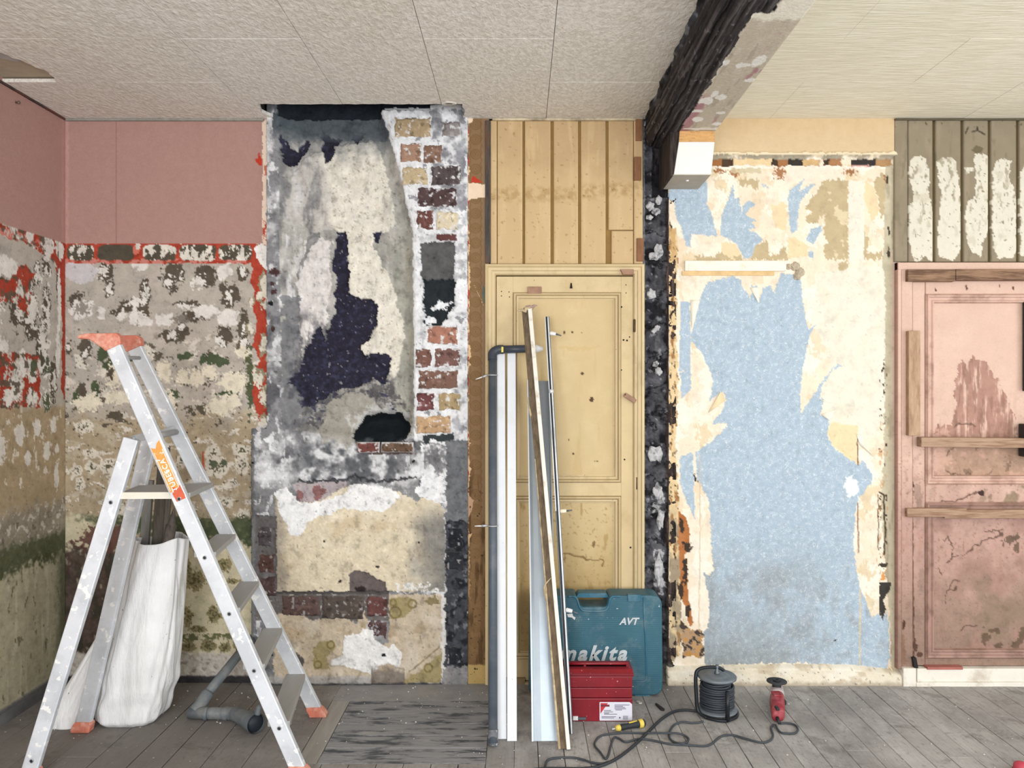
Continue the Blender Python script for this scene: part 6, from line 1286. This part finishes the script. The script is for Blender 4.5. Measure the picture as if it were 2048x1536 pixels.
# thin two-tone curtain rail
cr = thing('curtain_rail', 'thin white and black metal rail with fixing plugs leaning on the ochre door', 'rail')
M_blk = mat_plain('black_slot', (30, 34, 40), 0.5, 0.2); M_chr = mat_plain('white_metal', (228, 232, 236), 0.3, 0.3, dirt=(120, 126, 130), damt=0.5, dscale=9, spec=0.6); M_crd = mat_plain('grey_rail_side', (104, 110, 116), 0.4, 0.4)
db = F*CH/(1466-771); a = Vector(((1141-1040)*db/F, db-D, 0.0)); b = AT(1094, 634, 3.79)
mid = a.lerp(b, 0.56)
MB().beam(a, b, 0.022, 0.014).build('rail_back', M_crd, cr, bev=0.001, seg=1)
MB().beam(a+Vector((0.004, -0.010, 0)), b+Vector((0.004, -0.010, 0)), 0.007, 0.008).build('rail_face', M_chr, cr, bev=0.002)
MB().beam(a+Vector((-0.0035, -0.0075, 0)), b+Vector((-0.0035, -0.0075, 0)), 0.007, 0.002).build('rail_slot', M_blk, cr)
MB().beam(a.lerp(b, 0.5)+Vector((-0.0095, -0.009, 0)), b+Vector((-0.0095, -0.009, 0)), 0.004, 0.006).build('rail_lip', M_chr, cr)
MB().tube([a.lerp(b, 0.80)+Vector((0, -0.012, -0.008)), a.lerp(b, 0.80)+Vector((0, -0.012, 0.010))], 0.011, 10).build('rail_joint', M_chr, cr, True)
for t, dz, mm in ((0.955, -0.008, M_plug), (0.50, 0.004, mat_plain('cream_plug', (240, 228, 204), 0.6)), (0.27, -0.01, M_plug)):
    p = a.lerp(b, t)+Vector((0.008, -0.012, 0)); q_ = p+Vector((0.030, -0.004, dz*0.5))
    MB().tube([p, p+Vector((0.006, -0.001, 0)), q_], [0.006, 0.0105, 0.008], 10).build('wall_plug', mm, cr, True); MB().tube([q_, q_+Vector((0.026, -0.003, dz))], [0.0045, 0.003], 8).build('plug_screw', M_crd, cr, True)
settle(cr, a)

# ---------------- teal plastic drill case
M_teal = None
def mat_teal():
    k = N('scuffed_teal_plastic'); v = k.coord(); n = k.noise(6, 5, 0.6, v)
    c = k.ramp(n, 0.3, 0.7, C(44, 90, 108), C(60, 108, 124)); c = k.mix(k.math('MULTIPLY', k.ramp(k.noise(9, 5, 0.7, v), 0.52, 0.70), 0.6), c, C(112, 134, 140)); c = k.mix(k.ramp(k.noise(55, 4, 0.7, v), 0.69, 0.71), c, C(214, 220, 222))
    w = k.n('ShaderNodeTexWave', wave_type='BANDS', bands_direction='Z'); w.inputs['Scale'].default_value = 34; k.l(v, w.inputs['Vector']); k.bump(w.outputs['Fac'], 0.10, 0.003)
    return k.fin(c, 0.5, 0, 0.4)
M_teal = mat_teal(); M_teal2 = mat_plain('teal_handle_plastic', (48, 104, 128), 0.5, var=0.08, dirt=(120, 140, 146), damt=0.5, dscale=9)
cs = thing('tool_case', 'large teal plastic power tool case standing against the ochre door', 'tool case')
dcf = F*CH/(1393-771); yf = dcf-D; yk = -0.045
cx = lambda px: (px-1040)*dcf/F
cz = lambda py: CH+(771-py)*dcf/F
def rnd(pts, r, n=5):
    out = []; m_ = len(pts)
    for i in range(m_):
        p0, p1, p2 = Vector(pts[i-1]), Vector(pts[i]), Vector(pts[(i+1) % m_]); rr = r[i] if isinstance(r, list) else r
        a_ = p1+(p0-p1).normalized()*rr; b_ = p1+(p2-p1).normalized()*rr
        for k in range(n+1):
            t = k/n; out.append(tuple((1-t)**2*a_+2*t*(1-t)*p1+t*t*b_))
    return out
out = [(cx(1057), cz(1391)), (cx(1326), cz(1391)), (cx(1324), cz(1191)), (cx(1219), cz(1191)), (cx(1212), cz(1214)), (cx(1161), cz(1214)), (cx(1152), cz(1191)), (cx(1059), cz(1191))]
MB().prism(rnd(out, [0.04, 0.05, 0.05, 0.012, 0.012, 0.012, 0.012, 0.04]), 'y', yf, yk).build('case_shell', M_teal, cs, bev=0.008, seg=3)
MB().prism(rnd([(cx(1152), cz(1199)), (cx(1220), cz(1199)), (cx(1214), cz(1190)), (cx(1158), cz(1190))], 0.006), 'y', yf+0.03, yk-0.03).build('carry_handle', M_teal2, cs, bev=0.004)
MB().tube(smooth_path([(cx(1136), yf-0.001, cz(1193)), (cx(1152), yf-0.001, cz(1195)), (cx(1160), yf-0.001, cz(1216)), (cx(1172), yf-0.001, cz(1222)), (cx(1204), yf-0.001, cz(1222)), (cx(1215), yf-0.001, cz(1216)), (cx(1222), yf-0.001, cz(1195)), (cx(1240), yf-0.001, cz(1193))], 5), 0.005, 8).build('handle_rim', M_teal2, cs, True)
MB().tube([(cx(1287), yf-0.001, cz(1194)), (cx(1288), yf-0.001, cz(1230)), (cx(1292), yf-0.001, cz(1300)), (cx(1293), yf-0.001, cz(1358)), (cx(1286), yf-0.001, cz(1363)), (cx(1100), yf-0.001, cz(1363))], 0.004, 8).build('raised_rib', M_teal2, cs, True)
MB().bounds(cx(1255), cx(1281), yf-0.006, yf+0.03, cz(1203), cz(1189)).build('latch', M_teal2, cs, bev=0.003)
MB().bounds(cx(1270), cx(1300), yf+0.005, yk-0.005, 0.0, cz(1391)+0.004).build('case_foot', M_teal2, cs); MB().bounds(cx(1085), cx(1115), yf+0.005, yk-0.005, 0.0, cz(1391)+0.004).build('case_foot', M_teal2, cs)
M_logo = mat_plain('worn_silver_print', (206, 212, 216), 0.5, var=0.12, nscale=40, dirt=(90, 128, 144), damt=0.6, dscale=30, dth=0.62)
text_mesh('case_lettering', 'makita', 0.098, M_logo, cs, (cx(1118), yf-0.0005, cz(1320)), (1, 0, 0), (0, 0, 1), 0.001, 0.32, 0.0035, 'LEFT', 1.24)
text_mesh('case_lettering', 'AVT', 0.046, M_logo, cs, (cx(1239), yf-0.0005, cz(1249)), (1, 0, 0), (0, 0, 1), 0.001, 0.28, 0.0012)
M_scrap = mat_plain('torn_paper_label', (236, 238, 238), 0.7)
MB().prism([(cx(1134), cz(1228)), (cx(1145), cz(1227)), (cx(1146), cz(1232)), (cx(1151), cz(1235)), (cx(1149), cz(1240)), (cx(1144), cz(1235)), (cx(1136), cz(1234))], 'y', yf-0.0012, yf+0.001).build('torn_label', M_scrap, cs)
settle(cs, ((cx(1057)+cx(1326))/2, (yf+yk)/2, 0))

# ---------------- red metal toolbox
tbx = thing('toolbox', 'scratched dark red metal cantilever toolbox in front of the teal case', 'toolbox')
M_rd = mat_plain('scratched_red_enamel', (138, 22, 36), 0.38, 0.0, var=0.12, nscale=8, dirt=(104, 18, 30), damt=0.5, dscale=5, fleck=(216, 160, 164), fscale=70, fth=0.70, spec=0.5); M_rd2 = mat_plain('dark_red_edge', (120, 22, 36), 0.45, var=0.1)
dt = F*CH/(1443-771); yt = dt-D; tk = yt+0.15
tx = lambda px: (px-1040)*dt/F
tz = lambda py, dd=0.0: CH+(771-py)*(dt+dd)/F
X0, X1 = tx(1112), tx(1265)
for v0, v1, e in ((1443.5, 1397, 0.0), (1396, 1376, 0.001), (1375, 1353, 0.0)): MB().bounds(X0, X1-e, yt+e, tk-e, max(0, tz(v0)), tz(v1)).build('tray', M_rd, tbx, bev=0.003)
MB().bounds(X0-0.004, X1+0.006, yt-0.004, tk, tz(1352.5), tz(1347)).build('lid_lip', M_rd2, tbx, bev=0.002)
MB().prism([(yt-0.002, tz(1347)), (tk-0.0, tz(1347)), (tk-0.03, tz(1341)), (yt+0.02, tz(1341))], 'x', X0, X1+0.004).build('lid', M_rd, tbx, bev=0.002)
MB().bounds(X0+0.004, X1-0.012, yt+0.05, yt+0.065, tz(1341), tz(1336, .05)).build('handle_base', M_rd2, tbx); MB().tube([(X0+0.002, yt+0.055, tz(1327, .055)), (X1-0.012, yt+0.055, tz(1327, .055))], 0.007, 12).build('carry_handle', M_rd, tbx, True)
for px in (1172, 1258): MB().bounds(tx(px)-0.006, tx(px)+0.004, yt+0.048, yt+0.062, tz(1341), tz(1326, .055)).build('handle_bracket', M_rd2, tbx)
M_lab = mat_plain('white_paper_label', (222, 222, 234), 0.6, var=0.02); M_ink = mat_plain('grey_small_print', (120, 118, 132), 0.7); M_lred = mat_plain('red_label_corner', (196, 54, 60), 0.6)
lb = MB().prism(rnd([(tx(1199), tz(1441)), (tx(1264.5), tz(1441)), (tx(1264), tz(1408)), (tx(1259), tz(1404)), (tx(1199), tz(1404))], 0.004), 'y', yt-0.0012, yt+0.001).build('paper_label', M_lab, tbx)
MB().prism([(tx(1201), tz(1406)), (tx(1216), tz(1406)), (tx(1201), tz(1427))], 'y', yt-0.0018, yt).build('label_corner', M_lred, lb); MB().bounds(tx(1201), tx(1219), yt-0.0020, yt, tz(1413), tz(1409)).build('label_stripe', mat_plain('dark_red_stripe', (120, 44, 56), 0.6), lb)
for x0, x1, y0 in ((1229, 1259, 1409), (1229, 1246, 1411.5), (1229, 1250, 1414), (1229, 1252, 1416.5), (1231, 1244, 1419), (1208, 1222, 1420), (1208, 1226, 1423), (1208, 1218, 1425.5), (1208, 1234, 1427.5), (1203, 1232, 1432.5), (1203, 1228, 1435)):
    MB().bounds(tx(x0), tx(x1), yt-0.0017, yt, tz(y0+1.3), tz(y0)).build('print_line', M_ink, lb)
for i in range(7): MB().bounds(tx(1246+i*1.5), tx(1246.7+i*1.5), yt-0.0017, yt, tz(1439), tz(1431)).build('barcode_bar', M_ink, lb)
MB().lathe([(0.004, 0), (0.004, 0.0006), (0, 0.0007)], (tx(1239.5), yt-0.0012, tz(1435)), (0, -1, 0), 10).build('round_mark', M_ink, lb)
MB().bounds(tx(1146), tx(1156), yt-0.004, yt, tz(1440), tz(1432)).build('catch_plate', M_scrap, tbx); MB().bounds(tx(1156), tx(1172), yt-0.006, yt, tz(1439), tz(1434)).build('catch', mat_plain('grey_catch', (96, 104, 112), 0.5, 0.4), tbx, bev=0.001, seg=1)
settle(tbx, ((X0+X1)/2, (yt+tk)/2, 0))

# ---------------- screwdriver with a black and yellow handle
sw = thing('screwdriver', 'screwdriver with a black and yellow handle lying in front of the red toolbox', 'screwdriver')
M_bk = mat_plain('black_rubber', (44, 48, 52), 0.6, var=0.1); M_yw = mat_plain('yellow_plastic', (232, 206, 92), 0.5, var=0.06)
a = FL(1231, 1457, 0.014); b = FL(1286, 1446, 0.018)
u_ = (b-a).normalized()
MB().tube([a-u_*0.018, a+u_*0.004], 0.004, 10).build('blade', M_scr, sw, True)
MB().tube([a, a+u_*0.006, a+u_*0.016, a+u_*0.022], [0.008, 0.012, 0.014, 0.012], 14).build('collar', M_yw, sw, True)
L_ = (b-a).length
MB().tube([a+u_*(0.016+L_*k) for k in (0, 0.12, 0.3, 0.5, 0.66, 0.74)], [0.011, 0.0135, 0.012, 0.0135, 0.0155, 0.015], 14).build('grip', M_bk, sw, True)
MB().tube([a+u_*(L_*k) for k in (0.84, 0.88, 0.97, 1.0)], [0.0155, 0.0185, 0.0185, 0.015], 14).build('end_ring', M_yw, sw, True); MB().tube([a+u_*(L_*k) for k in (0.985, 1.03, 1.08)], [0.0165, 0.016, 0.009], 14).build('end_cap', M_bk, sw, True)
MB().beam(a+u_*L_*0.48+Vector((0, 0, 0.0135)), a+u_*L_*0.78+Vector((0, 0, 0.0150)), 0.007, 0.003, up=(0, 0, 1)).build('yellow_inlay', M_yw, sw)
settle(sw, (a.x, a.y, 0))

# ---------------- cable reel
rl = thing('cable_reel', 'black cable reel with grey flange wound full of dark flex', 'cable reel')
M_rub = mat_plain('dark_flex', (62, 68, 76), 0.5, var=0.1); M_flg = mat_plain('grey_reel_flange', (120, 128, 136), 0.45, 0.2, var=0.1, dirt=(84, 90, 98), damt=0.5, dscale=14); M_tubeb = mat_plain('black_tube', (34, 38, 44), 0.4, 0.1, var=0.1)
class ZB(MB):
    def build(s, *k, **q): s.v = [(x, y, z*0.88) for x, y, z in s.v]; return MB.build(s, *k, **q)
cxr, cyr = (1434-1040)*3.50/F, 3.50-D
ZB().lathe([(0.0, 0.03), (0.045, 0.03), (0.045, 0.20), (0.0, 0.20)], (cxr, cyr, 0)).build('drum', M_tubeb, rl, True)
ZB().lathe([(0.0, 0.022), (0.088, 0.022), (0.090, 0.026), (0.088, 0.030), (0.0, 0.030)], (cxr, cyr, 0)).build('flange', M_flg, rl, True)
ZB().lathe([(0.0, 0.186), (0.080, 0.184), (0.086, 0.188), (0.087, 0.196), (0.082, 0.201), (0.060, 0.196), (0.050, 0.204), (0.030, 0.206), (0.0, 0.206)], (cxr, cyr, 0)).build('flange', M_flg, rl, True)
for k, (rad, z0, z1, turns) in enumerate(((0.058, 0.035, 0.178, 13), (0.072, 0.036, 0.155, 10.5))):
    pts = [Vector((cxr+(rad+0.002*math.sin(i*0.9))*math.cos(i*0.26), cyr+(rad+0.002*math.sin(i*0.7))*math.sin(i*0.26), z0+(z1-z0)*i/(turns*24)+0.0016*math.sin(i*0.31))) for i in range(int(turns*24)+1)]
    ZB().tube(pts, 0.0056, 8).build('wound_flex', M_rub, rl, True)
ZB().tube(smooth_path([(cxr-0.060, cyr-0.062, 0.008), (cxr-0.092, cyr-0.03, 0.03), (cxr-0.098, cyr-0.02, 0.10), (cxr-0.098, cyr-0.01, 0.20), (cxr-0.080, cyr-0.005, 0.232), (cxr-0.03, cyr, 0.240), (cxr+0.01, cyr, 0.236), (cxr+0.03, cyr+0.002, 0.222)], 8), 0.0085, 12).build('frame_tube', M_tubeb, rl, True)
ZB().tube([(cxr+0.022, cyr-0.096, 0.009), (cxr+0.022, cyr-0.094, 0.155)], 0.0095, 12).build('frame_tube', M_tubeb, rl, True); ZB().tube(smooth_path([(cxr+0.022, cyr-0.096, 0.010), (cxr-0.02, cyr-0.088, 0.009), (cxr-0.060, cyr-0.062, 0.009)], 6), 0.008, 10).build('frame_tube', M_tubeb, rl, True)
ZB().tube(smooth_path([(cxr+0.022, cyr-0.096, 0.010), (cxr+0.075, cyr-0.05, 0.009), (cxr+0.092, cyr+0.03, 0.009), (cxr+0.05, cyr+0.09, 0.009)], 6), 0.007, 10).build('frame_tube', M_tubeb, rl, True)
ZB().lathe([(0.014, 0.204), (0.012, 0.214), (0.008, 0.222), (0.009, 0.245), (0.006, 0.252), (0.0, 0.254)], (cxr, cyr, 0), n=16).build('crank_knob', M_crd, rl, True)
settle(rl, (cxr, cyr, 0))

# ---------------- angle grinder
gr = thing('angle_grinder', 'red angle grinder with a black disc lying on the floorboards', 'angle grinder')
M_gred = mat_plain('worn_red_housing', (150, 44, 56), 0.5, var=0.12, nscale=20, dirt=(190, 120, 120), damt=0.4, dscale=20); M_ghead = mat_plain('dusty_gear_head', (206, 190, 190), 0.6, var=0.14, nscale=24, dirt=(150, 150, 150), damt=0.5, dscale=20); M_gd = mat_plain('black_disc', (58, 60, 62), 0.7, var=0.12)
gx, gy0, gy1 = 0.748*1.502, 3.40-D, 3.66-D
gx = (1549-1040)*3.45/F
def tube_y(prof, name, mat, sq=1.0):
    vs = []; fs = []; n = 20
    for y, r_, zc, rz in prof:
        for k in range(n):
            t = 2*math.pi*k/n; c_, s_ = math.cos(t), math.sin(t); e = 0.8
            vs.append((gx+(y-gy0)*0.30+r_*math.copysign(abs(c_)**e, c_), y, zc+rz*math.copysign(abs(s_)**e, s_)))
    for i in range(len(prof)-1):
        for k in range(n): fs.append((i*n+k, i*n+(k+1) % n, (i+1)*n+(k+1) % n, (i+1)*n+k))
    fs += [tuple(range(n)), tuple((len(prof)-1)*n+k for k in range(n))]
    return MB().add(vs, fs).build(name, mat, gr, True)
tube_y([(gy0, 0.022, 0.030, 0.022), (gy0+0.01, 0.029, 0.032, 0.029), (gy0+0.08, 0.033, 0.034, 0.033), (gy0+0.13, 0.035, 0.037, 0.036), (gy0+0.17, 0.034, 0.038, 0.037)], 'motor_housing', M_gred)
tube_y([(gy0+0.168, 0.033, 0.038, 0.036), (gy0+0.20, 0.036, 0.040, 0.038), (gy0+0.25, 0.034, 0.040, 0.036), (gy0+0.275, 0.024, 0.038, 0.028)], 'gear_head', M_ghead)
MB().bounds(gx+0.022, gx+0.062, gy0+0.12, gy0+0.17, 0.068, 0.076).build('housing_stripe', M_gred, gr, bev=0.002)
hc = (gx+0.068, gy0+0.225, 0.004)
MB().lathe([(0.020, 0.070), (0.022, 0.090), (0.016, 0.094)], hc).build('spindle_collar', M_gd, gr, True)
MB().lathe([(0.0, 0.098), (0.012, 0.098), (0.020, 0.096), (0.046, 0.0975), (0.0465, 0.0935), (0.020, 0.092), (0.0, 0.092)], hc).build('cutting_disc', M_gd, gr, True)
MB().lathe([(0.017, 0.097), (0.016, 0.102), (0.008, 0.1025), (0.007, 0.099), (0.0, 0.099)], hc).build('clamp_nut', mat_plain('dark_nut', (40, 42, 44), 0.4, 0.4), gr, True)
MB().bounds(gx-0.008, gx+0.006, gy0-0.002, gy0+0.03, 0.055, 0.066).build('switch', M_bk, gr, bev=0.002)
MB().bounds(gx+0.066, gx+0.078, gy0+0.12, gy0+0.15, 0.03, 0.05).build('brush_cap', M_bk, gr, bev=0.002)
MB().tube([(gx-0.004, gy0+0.005, 0.024), (gx-0.006, gy0-0.028, 0.012)], [0.009, 0.006], 10).build('cord_sleeve', M_bk, gr, True)
settle(gr, (gx, gy0+0.14, 0))

# ---------------- flexes on the floor
def flex(name, pts, r_, label, mat, lift=()):
    P_ = []
    for i, (px, py) in enumerate(pts):
        P_.append(FL(px, py, r_+dict(lift).get(i, 0.0)))
    o = MB().tube(smooth_path(P_, 7), r_, 8).build(name, mat, None, True); return tag(o, label, 'cable')
M_fl1 = mat_plain('black_flex', (46, 50, 56), 0.5, var=0.1); M_fl2 = mat_plain('grey_flex', (66, 71, 77), 0.5, var=0.1)
flex('power_cable', [(1404, 1424), (1384, 1421), (1368, 1420), (1346, 1424), (1322, 1439), (1296, 1464), (1270, 1489), (1238, 1514), (1206, 1530), (1170, 1537), (1120, 1537), (1080, 1538), (1050, 1545), (1000, 1580), (930, 1680), (900, 1800)], 0.0062, 'thick black cable running from the cable reel across the boards', M_fl1)
flex('power_cable', [(1547, 1449), (1542, 1456), (1546, 1470), (1541, 1480), (1523, 1485), (1490, 1477), (1464, 1470), (1442, 1473), (1424, 1487), (1408, 1492), (1376, 1490), (1340, 1488), (1302, 1480), (1276, 1478), (1252, 1484), (1238, 1477), (1228, 1475), (1222, 1490), (1216, 1512), (1210, 1517), (1200, 1504), (1190, 1492), (1191, 1482), (1204, 1471), (1240, 1466), (1284, 1466), (1320, 1466), (1356, 1467), (1374, 1474), (1376, 1482), (1364, 1487), (1346, 1483), (1338, 1470), (1346, 1452), (1364, 1444), (1384, 1446), (1398, 1445), (1406, 1443)], 0.0046, 'long looping grey flex between the grinder and the cable reel', M_fl2, [(26, 0.006), (27, 0.006), (34, 0.004), (30, 0.006)])
lp = flex('cord_loop', [(1551, 1450), (1560, 1464), (1576, 1467), (1590, 1466), (1596, 1459), (1590, 1450), (1574, 1446), (1561, 1447)], 0.0046, 'cord', M_fl2)
for k_ in ('label', 'category'): del lp[k_]
lp.parent = gr; lp.matrix_parent_inverse = Matrix.Translation(-Vector(gr.location))
flex('power_cable', [(1092, 1542), (1091, 1530), (1096, 1520), (1112, 1516), (1142, 1515), (1162, 1518), (1184, 1525), (1204, 1527), (1216, 1524)], 0.0046, 'short bent grey flex joining the thick black cable', M_fl2)
# ---------------- two chips on the boards by the case
c_ = FL(1318, 1416, 0); o = MB().prism([(c_.x-0.012, c_.y+0.035), (c_.x-0.004, c_.y+0.04), (c_.x+0.022, c_.y-0.028), (c_.x+0.014, c_.y-0.036), (c_.x+0.002, c_.y-0.03)], 'z', 0.0, 0.008).build('wood_wedge', mat_plain('black_wedge', (44, 42, 42), 0.7), None, bev=0.001, seg=1); tag(o, 'small black wedge lying on the boards beside the teal case', 'wedge')
c_ = FL(1278, 1406, 0); o = MB().prism([(c_.x-0.012, c_.y+0.012), (c_.x+0.004, c_.y+0.014), (c_.x+0.014, c_.y-0.010), (c_.x-0.002, c_.y-0.014)], 'z', 0.0, 0.006).build('plaster_chip', mat_plain('pale_chip', (200, 196, 186), 0.9), None, bev=0.001, seg=1); tag(o, 'pale plaster chip on the boards between the toolbox and the black wedge', 'plaster chip')
# ---------------- red cap at the edge of the picture
c_ = FL(2042, 1541, 0); cap = thing('red_cap', 'small round red plastic cap lying alone on the floorboards', 'cap')
MB().lathe([(0.026, 0.0), (0.027, 0.006), (0.026, 0.020), (0.022, 0.028), (0.012, 0.033), (0.0, 0.034)], c_, n=24).build('cap_shell', mat_plain('red_plastic', (188, 66, 84), 0.5, var=0.08), cap, True)
MB().lathe([(0.029, 0.0), (0.030, 0.003), (0.028, 0.006), (0.026, 0.006)], c_, n=24).build('cap_rim', mat_plain('dark_red_plastic', (160, 52, 70), 0.5, var=0.08), cap, True); settle(cap, c_)
